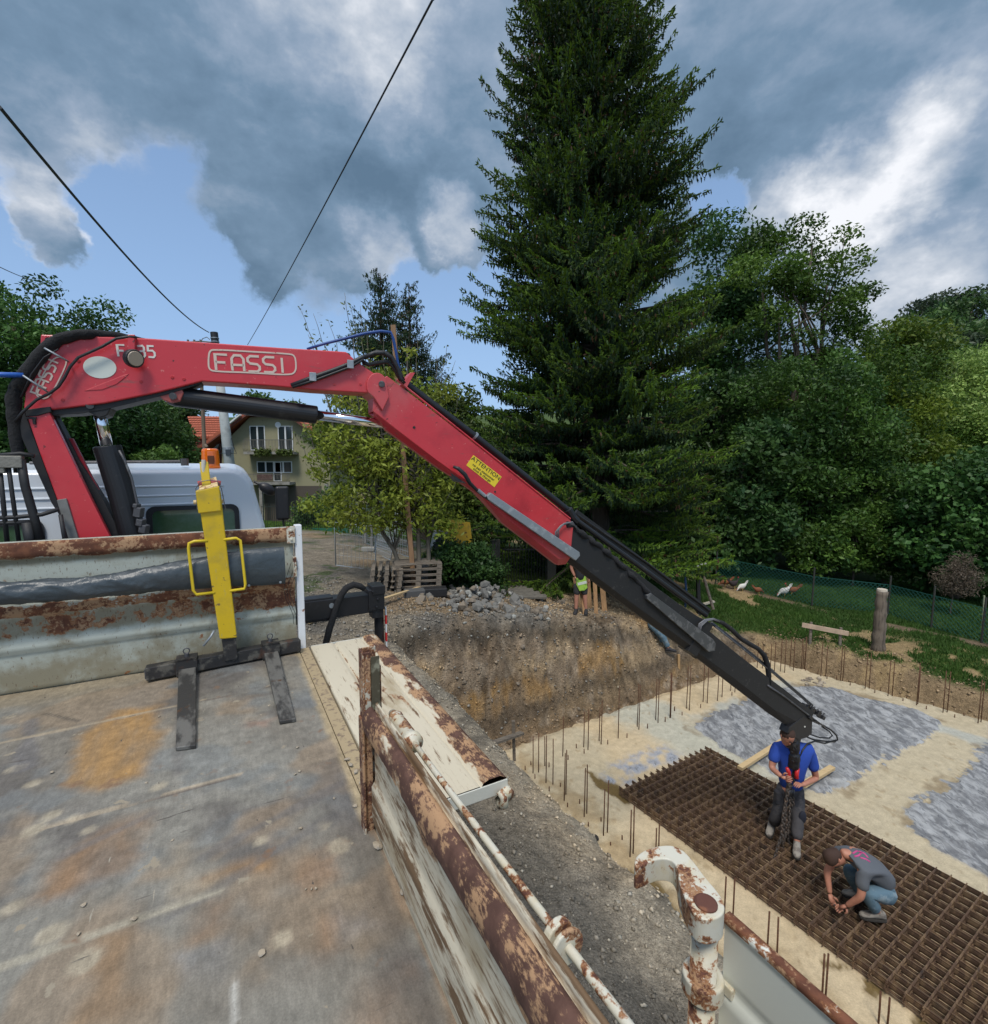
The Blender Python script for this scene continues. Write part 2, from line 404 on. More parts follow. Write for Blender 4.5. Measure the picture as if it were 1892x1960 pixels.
_n = len(_cp_); _A = np.zeros((_n+3, _n+3)); _A[:_n,:_n] = _K; _A[:_n,_n] = 1; _A[:_n,_n+1] = _cp_[:,0]; _A[:_n,_n+2] = _cp_[:,1]
_A[_n,:_n] = 1; _A[_n+1,:_n] = _cp_[:,0]; _A[_n+2,:_n] = _cp_[:,1]
_W = np.linalg.solve(_A, np.concatenate([_cp_[:,2], [0,0,0]]))
def hout(x, y):
    x = np.asarray(x, float); y = np.asarray(y, float); r = np.zeros(x.shape) + _W[_n] + _W[_n+1]*x + _W[_n+2]*y
    for i in range(_n): r = r + _W[i]*_ker(np.hypot(x-_cp_[i,0], y-_cp_[i,1]))
    return r
PIT = [(3.95,8.06),(14.3,8.06),(15.0,3.74),(15.6,0),(16.2,-8),(3.6,-8),(3.6,3.5)]       # slab outline in (s,t)
def ground(x, y, detail=True):
    x = np.asarray(x, float); y = np.asarray(y, float)
    s = x*bV[0]+y*bV[1]; t = x*aV[0]+y*aV[1]
    d = polydist(s, t, PIT); ho = hout(x, y)
    n1 = fbm(x, y, .9, 4, 3); n2 = fbm(x+7, y, 3.1, 4, 9)
    # wall steepness: far-left bank 1.25, near wall 2.3, right wall 2
    left = sstep(t-8.06, -.2, 1.0); near = sstep(4.6-s, -.2, .6)*(1-left)
    k = 1.9 + near*1.5 + left*.45*sstep(11-s, 0, 2)
    strat = .25*np.sin(d*7+n1*6)
    n4 = fbm(x*1.6+y*.9, y*1.2-x*.5, 2.4, 4, 13); n5 = fbm(s*5.0, t*1.2+d*2.0, 1.0, 4, 19)
    wob = (n1-.5)*1.1 + (n2-.5)*.75 + strat*.25*left + (np.abs(n4-.5)*-1.6+.2)*.55*(.4+left) + (n5-.5)*.5*left
    dd = np.maximum(d - .02 - (.15*n1)*(d > 0), 0)
    hw = SL - .12 + k*dd + wob*np.clip(dd*1.1, 0, 1)*1.0
    # foot of loose crumbs
    hw = hw - np.clip(.55-dd, 0, .55)*.9*np.clip(dd*4, 0, 1)*.6
    r = .18; h = np.where(d < 0, SL-.12, -r*np.log(np.exp(-np.clip(hw-ho, -8, 8)/r)+1) + ho)
    h = np.where(d < 0, SL-.12, np.minimum(h, ho))
    outm = np.clip((d-1.2)/1.5, 0, 1)
    near_cam = np.exp(-((x-4)**2+(y-9)**2)/300)
    h = h + ((fbm(x, y, 2.3, 5, 21)-.5)*.14 + (fbm(x, y, 9, 3, 31)-.5)*.05)*np.clip(d*2, 0, 1)*near_cam
    h = h + (fbm(x, y, .25, 3, 5)-.5)*.5*outm*np.clip(np.hypot(x, y-8)/40, 0, 1)
    # spoil heaps on the right bank
    for (cx, cy, a, rr) in ((9.7,14.2,.22,.7),(12.6,12.9,.25,.8),(11.2,13.0,.16,.7)):
        h = h + a*np.exp(-((x-cx)**2+(y-cy)**2)/rr**2)*(.6+.8*n2)
    return h
def gz(x, y): return float(ground(np.array([x]), np.array([y]))[0])
def axis(a, b, st, far, g=1.13):
    mid = list(np.arange(a, b+1e-6, st)); d = st; lo = []; x = a
    while x > -far: d *= g; x -= d; lo.append(x)
    d = st; hi = []; x = b
    while x < far: d *= g; x += d; hi.append(x)
    return np.array(lo[::-1]+mid+hi)
gx = axis(-5.5, 15.5, .075, 900); gy = axis(2.2, 19.5, .075, 900)
GX, GY = np.meshgrid(gx, gy, indexing='ij'); GZ = ground(GX, GY)
S_ = GX*bV[0]+GY*bV[1]; T_ = GX*aV[0]+GY*aV[1]; Dp = polydist(S_, T_, PIT)
n1 = fbm(GX, GY, .8, 5, 41); n2 = fbm(GX, GY, 3.3, 5, 51); n3 = fbm(GX, GY, 9, 3, 61)
def lerp(a, b, k): return a*(1-k[...,None]) + np.array(b)*k[...,None]
col = np.ones(GX.shape+(3,))*np.array([.045,.075,.018])                      # grass, far fields
col = lerp(col, (.07,.10,.022), sstep(n1, .45, .65))
# gravel yard and road
road = sstep(-(GX+1.2)+ (n1-.5)*2 - .12*(GY-8), -.4, .6)*sstep(24.3-GY+(n1-.5)*2, -.3, .8)*sstep(GX+14, 0, 1)
yard = sstep(13.4-GY+(n1-.5)*2.2, -.4, .6)*sstep(3.0-GX+(n1-.5)*2, -.4, .8)
grav = np.clip(np.maximum(road, yard), 0, 1)
grav = np.where(S_ < 5, np.maximum(grav, sstep(13-GY, 0, 1)), grav)
gc = np.array([.235,.20,.15])*(0.62+.76*n2[...,None]) ; gc = lerp(gc, (.13,.125,.115), sstep(n1, .5, .62)*.6); gc = lerp(gc, (.26,.17,.085), sstep(fbm(GX,GY,.5,3,77), .55, .66)*.55)
col = col*(1-grav[...,None]) + gc*grav[...,None]
vg = sstep(n1*.6+n2*.5, .58, .66)*grav*sstep(GY, 7.5, 10)*.8*sstep(Dp, 3.2, 4.5)
col = lerp(col, (.06,.09,.025), vg)
# dark asphalt-like strip beside the truck
dk = sstep(fbm(GX, GY, .7, 4, 88), .42, .6)*sstep(3.4-S_, -.2, .5)*sstep(8-GY, 0, 1)
col = lerp(col, (.15,.138,.115), dk*.6)
# soil round the excavation
_rb = sstep(S_-11.2, 0, 1.6)
soil = sstep((2.2-1.35*_rb)-Dp+(n1-.5)*(1.6-.9*_rb), 0, .4)*(Dp > -.2)*sstep(S_-3.15, -.4, .3)
HO = hout(GX, GY); face = sstep(HO-GZ, .10, .30)
soil = soil*np.maximum(face, np.maximum(sstep(S_-7.2+(n1-.5)*2, 0, 1), 0))
soil = np.maximum(soil, sstep(3.4-np.hypot(GX-3.6, (GY-13.6)*1.3)+(n1-.5)*3, 0, 1)*sstep(16.3-GY, 0, 1))
cl = np.ones(GX.shape+(3,))*np.array([.36,.265,.16])
cl = lerp(cl, (.33,.20,.08), sstep(fbm(S_*.45, GZ*2.2, 1.3, 4, 91), .52, .68)*sstep(-1.2-GZ, -.2, .6))
cl = lerp(cl, (.24,.185,.13), sstep(fbm(S_, GZ*3, 1.1, 4, 93), .46, .6)*.9)
cl = lerp(cl, (.12,.085,.055), sstep(fbm(S_, T_, 2.2, 5, 95), .55, .68)*.8)
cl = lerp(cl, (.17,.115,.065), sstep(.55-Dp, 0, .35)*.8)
cl = lerp(cl, (.15,.125,.10), sstep(GZ+1.35+(n2-.5)*.5, 0, .35)*sstep(8-S_, 0, 2)*.8)
crk = fbm(S_*3.2+GZ*1.5, GZ*4.5-S_, 1.6, 5, 97); cl = lerp(cl, (.085,.06,.038), sstep(.035-np.abs(crk-.5), 0, .03)*.75); cl = lerp(cl, (.36,.29,.21), sstep(fbm(S_*2, GZ*5, 2.4, 4, 98), .60, .68)*.6)
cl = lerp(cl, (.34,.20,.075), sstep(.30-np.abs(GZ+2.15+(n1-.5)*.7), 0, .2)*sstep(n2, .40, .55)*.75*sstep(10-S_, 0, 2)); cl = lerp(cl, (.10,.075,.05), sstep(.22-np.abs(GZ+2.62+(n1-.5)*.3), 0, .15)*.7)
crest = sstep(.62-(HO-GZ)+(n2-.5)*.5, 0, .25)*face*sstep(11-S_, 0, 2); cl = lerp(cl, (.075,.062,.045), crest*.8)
cl = cl*(0.65+.7*n3[...,None])
rightb = sstep(S_-14.2, -.3, .6)
cl = cl*(1-rightb[...,None]) + (np.array([.26,.185,.105])*(.7+.6*n2[...,None]))*rightb[...,None]
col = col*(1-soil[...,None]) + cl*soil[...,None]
# near bank between truck and slab
nb = sstep(S_-2.0+(n1-.5)*1.2, 0, .5)*sstep(4.4-S_, 0, .3)*sstep(8.3-T_, 0, .6)
nbc = 1.95*np.array([.285,.225,.15])*(.5+1.0*n2[...,None])*(.7+.6*n3[...,None]); nbc = lerp(nbc, (.30,.27,.215), sstep(n1, .46, .58)*.75); nbc = lerp(nbc, (.06,.056,.05), sstep(n2*.6+n3*.4, .56, .64)*.6)
col = col*(1-nb[...,None]) + nbc*nb[...,None]
# dry yellowish soil on the right field
dry = sstep(fbm(GX, GY, .9, 4, 99)*.7+n2*.4, .565, .63)*sstep(2.2-np.abs(S_-16.2), 0, 1.2)*(T_ > -6)*(Dp > .15)*(S_ > 13)
col = lerp(col, (.33,.235,.12), dry*.95)
# bare strip along the netting fence
px_, py_ = PZ(1370,1120,-2.0), PZ(1880,1222,-2.4)
fd = np.abs((GX-px_.x)*(py_.y-px_.y)-(GY-px_.y)*(py_.x-px_.x))/math.hypot(py_.x-px_.x, py_.y-px_.y)
bare = sstep(.30-fd+(n1-.5)*.9, 0, .3)*sstep(GX, 7.4, 8.2)
col = lerp(col, (.17,.12,.08), bare*.9)
COLG = col
M_ground = mat('ground_soil', attr='Col', rough=.95, spec=.2, var=[(5, .22), (16, .28), (70, .35)], bump=[(7, .6, .06), (28, .9, .04), (110, .8, .015)])
V = np.stack([GX, GY, GZ], -1).reshape(-1, 3)
gnd = np_mesh('ground', V, grid_faces(len(gx), len(gy)), M_ground, col=col.reshape(-1,3), smooth=True)
tag(gnd, kind='structure')
GRASS_OK = (1-np.maximum.reduce([soil, dry, bare, grav, nb]))*(Dp > .5)

# ---------------------------------------------------------------- slab
ss = np.arange(3.4, 17.6, .045); tt = np.arange(-3.6, 8.3, .045)
SS, TT = np.meshgrid(ss, tt, indexing='ij'); X = bV[0]*SS+aV[0]*TT; Y = bV[1]*SS+aV[1]*TT
m1 = fbm(SS+.4*fbm(SS,TT,2,3,7), TT+.4*fbm(SS,TT,2,3,8), 1.3, 6, 101); m2 = fbm(SS, TT, 5, 4, 111); m3 = fbm(SS, TT, 12, 4, 121)
G1 = [pxst(*p) for p in ((1325,1392),(1369,1369),(1424,1343),(1500,1318),(1557,1312),(1636,1329),(1714,1349),(1800,1380),(1797,1396),(1762,1424),(1700,1452),(1651,1483),(1600,1519),(1570,1524),(1520,1503),(1384,1440),(1345,1405))]
G2 = [pxst(*p) for p in ((1738,1546),(1746,1590),(1777,1625),(1824,1652),(1900,1690),(1990,1745),(2100,1700),(2160,1500),(2000,1420),(1892,1426),(1840,1478),(1801,1515),(1761,1534))]
G3 = [pxst(*p) for p in ((1150,1478),(1200,1445),(1262,1425),(1300,1440),(1300,1462),(1240,1478),(1185,1512),(1150,1500))]
wx = (m1-.5)*1.1+(m2-.5)*.35; wy = (m3-.5)*.3+(m2-.5)*.35
d1 = polydist(SS+wx*.5, TT+wy, G1); d2 = polydist(SS+wx*.5, TT+wy, G2); d3 = polydist(SS+wx*.8, TT+wy*1.4, G3)
dg = np.minimum(d1, d2)
g = sstep(-dg, -.04, .06); g3 = sstep(-d3, -.12, .2)*sstep(m2, .35, .6)*.85
de = polydist(SS, TT, PIT)
sand = np.ones(SS.shape+(3,))*np.array([.50,.40,.255])
sand = lerp(sand, (.46,.355,.21), sstep(m1, .42, .62)*.6)
band = sstep(fbm(SS*.35, TT*.35, 1.0, 3, 131), .47, .6)
sand = lerp(sand, (.39,.35,.25), band*.55)
strip = sstep(.35-np.abs(de+1.35+(m1-.5)*.8), 0, .25)*sstep(SS, 9, 10)
sand = lerp(sand, (.36,.37,.33), strip*.8)
conc = sstep(.9-np.abs(SS-8.6+(m1-.5)*1.2), 0, .5)*sstep(TT-3.9, 0, .8)
sand = lerp(sand, (.40,.40,.33), conc*.8)
sand = sand*(.86+.28*m3[...,None]); sand = lerp(sand, (.22,.15,.07), sstep(m3*m2, .42, .48)*.5)
gray = np.ones(SS.shape+(3,))*np.array([.22,.24,.27]); mm = fbm(SS, TT*1.4, 1.2, 4, 141); gray = lerp(gray, (.29,.305,.32), sstep(mm, .42, .6))
gray = lerp(gray, (.16,.13,.09), sstep(.16-np.abs(dg+.05), 0, .12)*sstep(m2, .42, .56)*.85)  # inner half of the dark edge shadow, painted into the grey beds
c = sand*(1-g[...,None]) + gray*g[...,None]; c = lerp(c, (.25,.29,.36), g3)
rim_shade = sstep(.14-np.abs(dg-.1), 0, .1)*sstep(m1, .45, .6)*(1-g); c = lerp(c, (.20,.145,.08), rim_shade*.7)  # dark rim round the grey beds, their edge shadow put into the colour
# puddles and mud, near side and round the mats
def blobm(pts, fz=1.0):
    d = polydist(SS+wx*.35*fz, TT+wy*.7*fz, [pxst(*p) for p in pts]); return sstep(-d, -.02, .05)
pud = blobm([(1113,1476),(1128,1480),(1180,1500),(1212,1530),(1196,1548),(1175,1530),(1140,1510)])
pud = np.maximum(pud, blobm([(1175,1665),(1225,1672),(1275,1700),(1310,1745),(1330,1800),(1290,1790),(1240,1740),(1190,1710)]))
pud = np.maximum(pud, blobm([(1560,1830),(1600,1840),(1625,1855),(1600,1868),(1565,1850)]))
pud = np.maximum(pud, blobm([(1635,1880),(1690,1875),(1720,1890),(1690,1915),(1650,1912)]))
pud = np.maximum(pud, blobm([(1735,1940),(1790,1925),(1840,1960),(1830,2010),(1780,2000)]))
mud = sstep(6.1-SS+(m1-.5)*1.8, 0, .7)*sstep(m2, .36, .6)
c = lerp(c, (.30,.215,.11), mud*.65)
c = lerp(c, (.15,.105,.045), pud)
Zs = SL + (m2-.5)*.02 + (m3-.5)*.012 + mud*(m2-.5)*.07 + g*(.035+(fbm(SS, TT, 3, 5, 161)-.5)*.05+(m3-.5)*.05) + g3*(m3-.5)*.05
Zs = Zs*(1-pud) + (SL-.012)*pud
Zs = Zs + sstep(de, -.12, .2)*(-.12) + sstep(.5+de, 0, .4)*(m2-.35)*.10
W_ = np.stack([pud, g, mud], -1)
M_slab = mat('wet_sandy_concrete', attr='Col', rough=.8, spec=.35, var=[(9, .12), (50, .15)], bump=[(26, .35, .02), (110, .4, .006)])
# wetness lowers roughness in puddles; trowelled grey beds get their own fine mottling (attribute: red = wet, green = grey bed)
_t = M_slab.node_tree; _b = [n for n in _t.nodes if n.type == 'BSDF_PRINCIPLED'][0]
_a = N('ShaderNodeAttribute', _t, attribute_name='wet'); _s = N('ShaderNodeSeparateColor', _t); LK(_a.outputs['Color'], _s.inputs[0], _t)
LK(mrange(_s.outputs[0], .2, .8, .8, .12, tree=_t), _b.inputs['Roughness'], _t)
_old = _b.inputs['Base Color'].links[0].from_socket; _tc = N('ShaderNodeTexCoord', _t); _mp = N('ShaderNodeMapping', _t); LK(_tc.outputs['Object'], _mp.inputs[0], _t)
_mp.inputs['Rotation'].default_value[2] = R_(-20); _mp.inputs['Scale'].default_value = (1.9,.8,1)
def _nz(sc_, d_, r_, ds=0.0):
    n_ = N('ShaderNodeTexNoise', _t); LK(_mp.outputs[0], n_.inputs['Vector'], _t); n_.inputs['Scale'].default_value = sc_; n_.inputs['Detail'].default_value = d_; n_.inputs['Roughness'].default_value = r_; n_.inputs['Distortion'].default_value = ds; return n_.outputs[0]
_g = mixc(mrange(_nz(3.2, 9, .68, .6), .40, .62, tree=_t), (.15,.153,.158), (.34,.345,.345), _t)
_g = mixc(mrange(_nz(9, 8, .7, .9), .53, .66, 0, .8, tree=_t), _g, (.07,.075,.085), _t)
_g = mixc(mrange(_nz(1.2, 5, .6, .4), .56, .70, 0, .45, tree=_t), _g, (.42,.42,.40), _t)
_gm = mrange(mth('ADD', _s.outputs[1], mth('MULTIPLY_ADD', _nz(14, 6, .7), .9, -.45, tree=_t), tree=_t), .42, .58, tree=_t)
_c = mixc(_gm, _old, _g, _t); _c = mixc(mrange(_s.outputs[0], .3, .7, tree=_t), _c, _old, _t); LK(_c, _b.inputs['Base Color'], _t)
slab = np_mesh('concrete_slab', np.stack([X, Y, Zs], -1).reshape(-1,3), grid_faces(len(ss), len(tt)), M_slab, col=c.reshape(-1,3), smooth=True)
ca = slab.data.color_attributes.new('wet', 'FLOAT_COLOR', 'POINT'); ca.data.foreach_set('color', np.stack([pud, np.clip(g*(1-pud)+g3*.55, 0, 1), pud*0, pud*0+1], -1).reshape(-1,4).astype(np.float32).ravel())
tag(slab, kind='structure')

def hitg(u, v, y0=3.0, y1=140.0):
    r = ray(u, v); ts = np.concatenate([np.arange(y0, 30, .04), np.arange(30, y1, .5)])/r.y
    P = np.array(CAM)[None]+np.array(r)[None]*ts[:,None]; g = ground(P[:,0], P[:,1]); k = np.argmax(P[:,2] < g)
    return Vector(P[k])
# ================================================================ TRUCK
YAW = R_(28.6); TO = Vector((-1.48, 3.66, 1.25))
truck = thing('crane_truck', 'white flatbed truck with a red folding loader crane behind its cab, dropsides rusty', 'crane truck', TO, YAW)
TM = Matrix.Translation(TO) @ Matrix.Rotation(YAW, 4, 'Z')
TX = Vector((math.cos(YAW), math.sin(YAW), 0)); TY = Vector((-math.sin(YAW), math.cos(YAW), 0)); TZ = Vector((0,0,1))
def Tw(x, y, z): return TO + TX*x + TY*y + TZ*z
def Tl(P): d = P-TO; return Vector((d.dot(TX), d.dot(TY), d.z))
def Ty(u, v, y): return Tl(PPl(u, v, TO+TY*y, TY))
def Tz(u, v, z): return Tl(PPl(u, v, TO+TZ*z, TZ))
def Tx(u, v, x): return Tl(PPl(u, v, TO+TX*x, TX))

PAINT = (.60,.60,.53); PAINT2 = (.52,.55,.50)
M_wear = mat('worn_white_paint', PAINT, .55, wear=dict(scale=7, r0=.05, d0=.1, s0=0), bump=[(40,.12,.004)])
M_wear_fine = mat('scratched_white_paint', (.56,.505,.385), .62, spec=.25, wear=dict(scale=9, stretch=(1,.32,1.0), sstretch=(1,.12,.8), scr=(.16,.10,.055), rust=(.078,.040,.030), rust3=(.13,.068,.05), rust2=(.34,.22,.13), fst=(2.2,.7,1)), bump=[(60,.18,.003)])
M_wear_pale = mat('pale_flaking_paint', (.43,.455,.39), .55, wear=dict(scale=9, sstretch=(3,1,1), dirt=(.22,.185,.11), scr=(.15,.10,.06)), bump=[(50,.15,.004)])
M_rustpost2 = mat('brown_rusted_steel', (.50,.47,.38), .55, wear=dict(scale=16, r0=.62, d0=.35, s0=.1, dirt=(.38,.30,.19), rust=(.075,.03,.02), rust3=(.13,.055,.035)), bump=[(90,.2,.002)])
M_rustpost = mat('rusty_white_steel', (.58,.56,.47), .5, wear=dict(scale=16, r0=.40, d0=.42, s0=-.1, dirt=(.55,.45,.25), rust=(.085,.032,.022), rust3=(.14,.055,.035)), bump=[(90,.2,.002)])
M_white = mat('white_cab_paint', (.64,.68,.72), .28, coat=.3, layers=[((.35,.36,.35), 3, .60, .85)], bump=[(3,.04,.02)])
M_whitem = mat('white_painted_edge', (.72,.74,.75), .45, layers=[((.28,.14,.08), 20, .62, .7)])
M_black = mat('black_painted_steel', (.012,.012,.014), .42, layers=[((.05,.048,.045), 9, .60, .75, (1,1,1), .8)], bump=[(30,.15,.004)])
M_blackm = mat('matt_black_steel', (.015,.015,.016), .6, layers=[((.045,.042,.04), 14, .58, .72)], bump=[(50,.25,.004)])
M_rubber = mat('black_hose_rubber', (.012,.012,.014), .5, var=(60,.3), bump=[(80,.4,.004)])
M_sleeve = mat('woven_hose_sleeve', (.014,.014,.015), .9, var=(40,.3), bump=[(70,.8,.01)])
M_red = mat('red_crane_paint', (.55,.032,.042), .40, coat=.2, layers=[((.52,.085,.085), 1.3, .45, .72), ((.40,.02,.03), 2.3, .52, .74), ((.62,.17,.15), 30, .64, .70, (1,1,1)), ((.10,.02,.015), 20, .675, .70), ((.06,.02,.015), 55, .70, .72), ((.30,.07,.06), 9, .62, .70, (.25,1,1.4))], bump=[(5,.05,.01), (60,.08,.001)])
M_redd = mat('dull_red_paint', (.35,.08,.07), .55, layers=[((.16,.06,.05), 7, .52, .7)])
M_chrome = mat('chrome_piston_rod', (.78,.80,.84), .10, 1.0)
M_galv = mat('galvanised_steel', (.30,.33,.35), .5, .55, layers=[((.42,.44,.45), 16, .5, .65)], bump=[(60,.1,.002)])
M_galvd = mat('dark_worn_steel', (.10,.10,.105), .5, .5, layers=[((.2,.2,.2), 18, .55, .68)], bump=[(60,.2,.002)])
M_dec = mat('cream_lettering', (.62,.50,.42), .5, layers=[((.45,.12,.10), 24, .62, .70)])
M_decw = mat('white_lettering', (.68,.66,.60), .5)
M_oval = mat('pale_grey_sticker', (.60,.64,.58), .5, layers=[((.35,.36,.33), 30, .70, .74)])
M_yel = mat('yellow_label', (.78,.58,.03), .5)
M_ink = mat('black_print', (.03,.028,.02), .6)
M_amber = mat('amber_beacon_lens', (.85,.17,.008), .15, coat=.6, bump=[(30,.1,.004,(1,1,8))])
M_amberd = mat('dark_reflector', (.16,.05,.02), .3, .3)
M_glass = mat('green_tinted_glass', (.10,.16,.13), .06, 0, layers=[((.035,.09,.03), 1.3, .42, .62), ((.015,.02,.018), 1.1, .52, .68)], spec=.9, coat=.8)
M_tarp = mat('dark_grey_tarpaulin', (.045,.058,.066), .34, layers=[((.08,.09,.095), 3, .45, .8)], bump=[(9,.35,.03)])

# ---- bed floor: fine grid with stains at their places (truck frame)
fx = np.arange(-2.42, .0001, .016); fy = np.arange(-5.2, .0001, .016); FX, FY = np.meshgrid(fx, fy, indexing='ij')
a1 = fbm(FX, FY, 1.7, 5, 201); a2 = fbm(FX, FY, 6, 5, 211); a3 = fbm(FX*1.0, FY*.25, 18, 4, 221); a4 = fbm(FX, FY, 26, 3, 231)
fc = np.ones(FX.shape+(3,))*np.array([.185,.168,.138])
fc = lerp(fc, (.215,.205,.175), sstep(a1, .42, .60)*.9)
fc = lerp(fc, (.115,.105,.095), sstep(fbm(FX+3, FY*1.4, 1.3, 5, 241), .50, .64)*.85)
fc = lerp(fc, (.165,.18,.18), sstep(fbm(FX, FY, 3.2, 4, 251), .58, .68)*.5)
fc = lerp(fc, (.30,.245,.165), sstep(FY+.42+(a1-.5)*.3, 0, .35)*sstep(-.5-FX, 0, .6)*.85)       # pale dust at the headboard
fc = lerp(fc, (.25,.185,.12), sstep(fbm(FX, FY, 2.4, 4, 261), .60, .70)*.6)
def stain(pts, colr, amt, soft=.05, warp_=.22):
    global fc
    P = [tuple(Tz(u, v, 0))[:2] for u, v in pts]
    d = polydist(FX+(a2-.5)*warp_, FY+(a1-.5)*warp_+(a2-.5)*warp_*.6, P); k = sstep(-d, -soft, soft)*amt*(.55+.9*(a3-.2)); fc = lerp(fc, colr, np.clip(k, 0, 1))
stain([(165,1400),(228,1360),(318,1350),(300,1430),(290,1475),(210,1505),(130,1500),(118,1480)], (.31,.185,.075), 1.0, .05, .15)
stain([(250,1550),(295,1555),(290,1620),(200,1690),(60,1740),(40,1725),(110,1640)], (.235,.14,.072), .85)
stain([(205,1780),(268,1760),(240,1850),(190,1990),(100,1990),(120,1900)], (.225,.14,.072), .8)
stain([(500,1630),(550,1625),(545,1650),(470,1668),(400,1690),(400,1670)], (.29,.17,.075), .9)
stain([(350,1600),(385,1590),(355,1640),(420,1690),(520,1665),(480,1700),(360,1720),(340,1660)], (.33,.265,.18), .6)
stain([(590,1650),(630,1660),(625,1720),(585,1740),(575,1690)], (.25,.145,.075), .75)
stain([(600,1780),(650,1770),(640,1830),(600,1835)], (.26,.15,.08), .6)
stain([(395,1740),(440,1730),(435,1790),(400,1800)], (.25,.145,.075), .6)
stain([(480,1380),(520,1375),(510,1392),(470,1394)], (.32,.15,.09), .5)
stain([(640,1940),(760,1900),(830,1990),(640,1990)], (.24,.15,.09), .6)
stain([(340,1830),(440,1820),(420,1880),(330,1890)], (.23,.245,.26), .4)
stain([(650,1760),(720,1740),(740,1800),(660,1810)], (.21,.225,.245), .35)
for (u, v, r) in ((140,1570,.035),(100,1560,.03),(65,1590,.03),(170,1590,.03),(305,1505,.02),(650,1620,.03),(500,1610,.03),(20,1740,.03),(160,1840,.03),(95,1790,.035),(540,1795,.02),(620,1580,.02),(60,1500,.03),(30,1470,.03)):
    p = Tz(u, v, 0); d = np.hypot(FX-p.x, FY-p.y)+(a2-.5)*.05; fc = lerp(fc, (.38,.33,.24), sstep(-d, -r-.01, -r+.012)*.75)
def streak(u0, v0, u1, v1, w_, colr, amt):
    global fc
    A, B = Tz(u0, v0, 0), Tz(u1, v1, 0); dx, dy = B.x-A.x, B.y-A.y; L2 = dx*dx+dy*dy
    t = np.clip(((FX-A.x)*dx+(FY-A.y)*dy)/L2, 0, 1); d = np.hypot(FX-A.x-t*dx, FY-A.y-t*dy)+(a2-.5)*w_*1.2
    fc = lerp(fc, colr, sstep(-d, -w_, -w_*.3)*amt)
streak(85,1366,150,1380,.012,(.08,.07,.06),.8)
streak(60,1380,45,1470,.05,(.13,.125,.125),.7); streak(390,1640,655,1500,.035,(.13,.125,.12),.6); streak(320,1760,640,1560,.03,(.13,.125,.12),.5)
streak(340,1480,345,1330,.03,(.14,.13,.12),.5); streak(450,1340,560,1320,.02,(.12,.11,.10),.5); streak(120,1640,290,1560,.03,(.15,.145,.14),.5)
streak(448,1880,450,1960,.006,(.42,.41,.37),.8); streak(300,1850,307,1800,.005,(.42,.41,.37),.8)
seam_y = []
for (ya, yb, x0, x1, cc, ww) in ((-.69,-.628,-1.5,-.25,(.33,.27,.19),.012),(-1.575,-1.525,-2.4,0,(.34,.28,.20),.010),(-2.17,-2.19,-2.4,-.5,(.33,.30,.23),.012)):
    yy = ya + (yb-ya)*(FX-x0)/(x1-x0); d = np.abs(FY-yy)+(a4-.5)*.008
    fc = lerp(fc, cc, sstep(-d, -ww*1.6, -ww*.5)*(FX > x0)*(FX < x1)*.85*(a2 > .40))
    fc = lerp(fc, (.11,.09,.075), sstep(-np.abs(FY-yy+.014), -.005, -.002)*(FX > x0+.3)*(a1 > .46)*.8)
edge = sstep(FX+.05+(a2-.5)*.05, 0, .03)*(FY > -2.1)
fc = lerp(fc, (.36,.28,.165), edge*.9)
edge2 = sstep(FX+.03+(a2-.5)*.06, 0, .02)*(FY <= -2.1); fc = lerp(fc, (.24,.17,.11), edge2*.8)
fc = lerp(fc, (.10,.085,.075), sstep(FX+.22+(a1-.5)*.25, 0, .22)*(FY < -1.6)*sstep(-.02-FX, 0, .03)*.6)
fc = fc*(.90+.20*a3[...,None])*(.88+.24*a4[...,None])
FZ = (a1-.5)*.010 + (a2-.5)*.004 - .004*np.exp(-((FY+1.55)/.01)**2)
V = np.stack([FX.ravel(), FY.ravel(), FZ.ravel()], 1); Tn = np.array(TM); Vw = V @ Tn[:3,:3].T + Tn[:3,3]
M_floor = mat('stained_steel_floor', attr='Col', rough=.62, spec=.35, var=[(70,.12,(1,.2,1)), (26,.16,(1,.8,1)), (9,.14), (160,.16)],
    layers=[((.29,.25,.185), 7.5, .655, .685), ((.30,.265,.20), 24, .70, .73), ((.075,.065,.055), 34, .685, .72, (1,.3,1)), ((.32,.29,.23), 46, .70, .735, (1,.10,1)), ((.085,.075,.065), 13, .665, .70, (.15,1.2,1)), ((.19,.115,.07), 5, .62, .72)],
    bump=[(14,.3,.008,(1,.6,1)), (50,.4,.004,(1,.2,1)), (170,.4,.0015)])
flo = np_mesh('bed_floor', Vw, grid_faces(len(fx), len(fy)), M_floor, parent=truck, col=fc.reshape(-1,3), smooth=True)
b = MB(TM); b.ab((-2.42,-5.2,-.12), (0,0,-.03)); b.build('bed_underframe', M_blackm, truck)

# generic painted sheet: rows of profile points swept, W attribute from function
def swept(name, m, profile, axis_vals, place, wfn, parent=truck, sub=.02, smooth=False):
    pts = []
    for i in range(len(profile)-1):
        a = np.array(profile[i]); c_ = np.array(profile[i+1]); n = max(1, int(np.hypot(*(c_-a))/sub))
        for k in range(n): pts.append(a+(c_-a)*k/n)
    pts.append(np.array(profile[-1])); pts = np.array(pts)
    A_, I_ = np.meshgrid(axis_vals, np.arange(len(pts)), indexing='ij')
    a_ = pts[I_,0]; b_ = pts[I_,1]; L = place(A_, a_, b_)
    V = np.stack([q.ravel() for q in L], 1) @ Tn[:3,:3].T + Tn[:3,3]
    W = wfn(A_, a_, b_, I_/len(pts)); Wc = np.stack([np.broadcast_to(q, A_.shape).ravel() for q in W], 1)
    return np_mesh(name, V, grid_faces(len(axis_vals), len(pts)), m, parent=parent, col=Wc, cname='W', smooth=smooth)

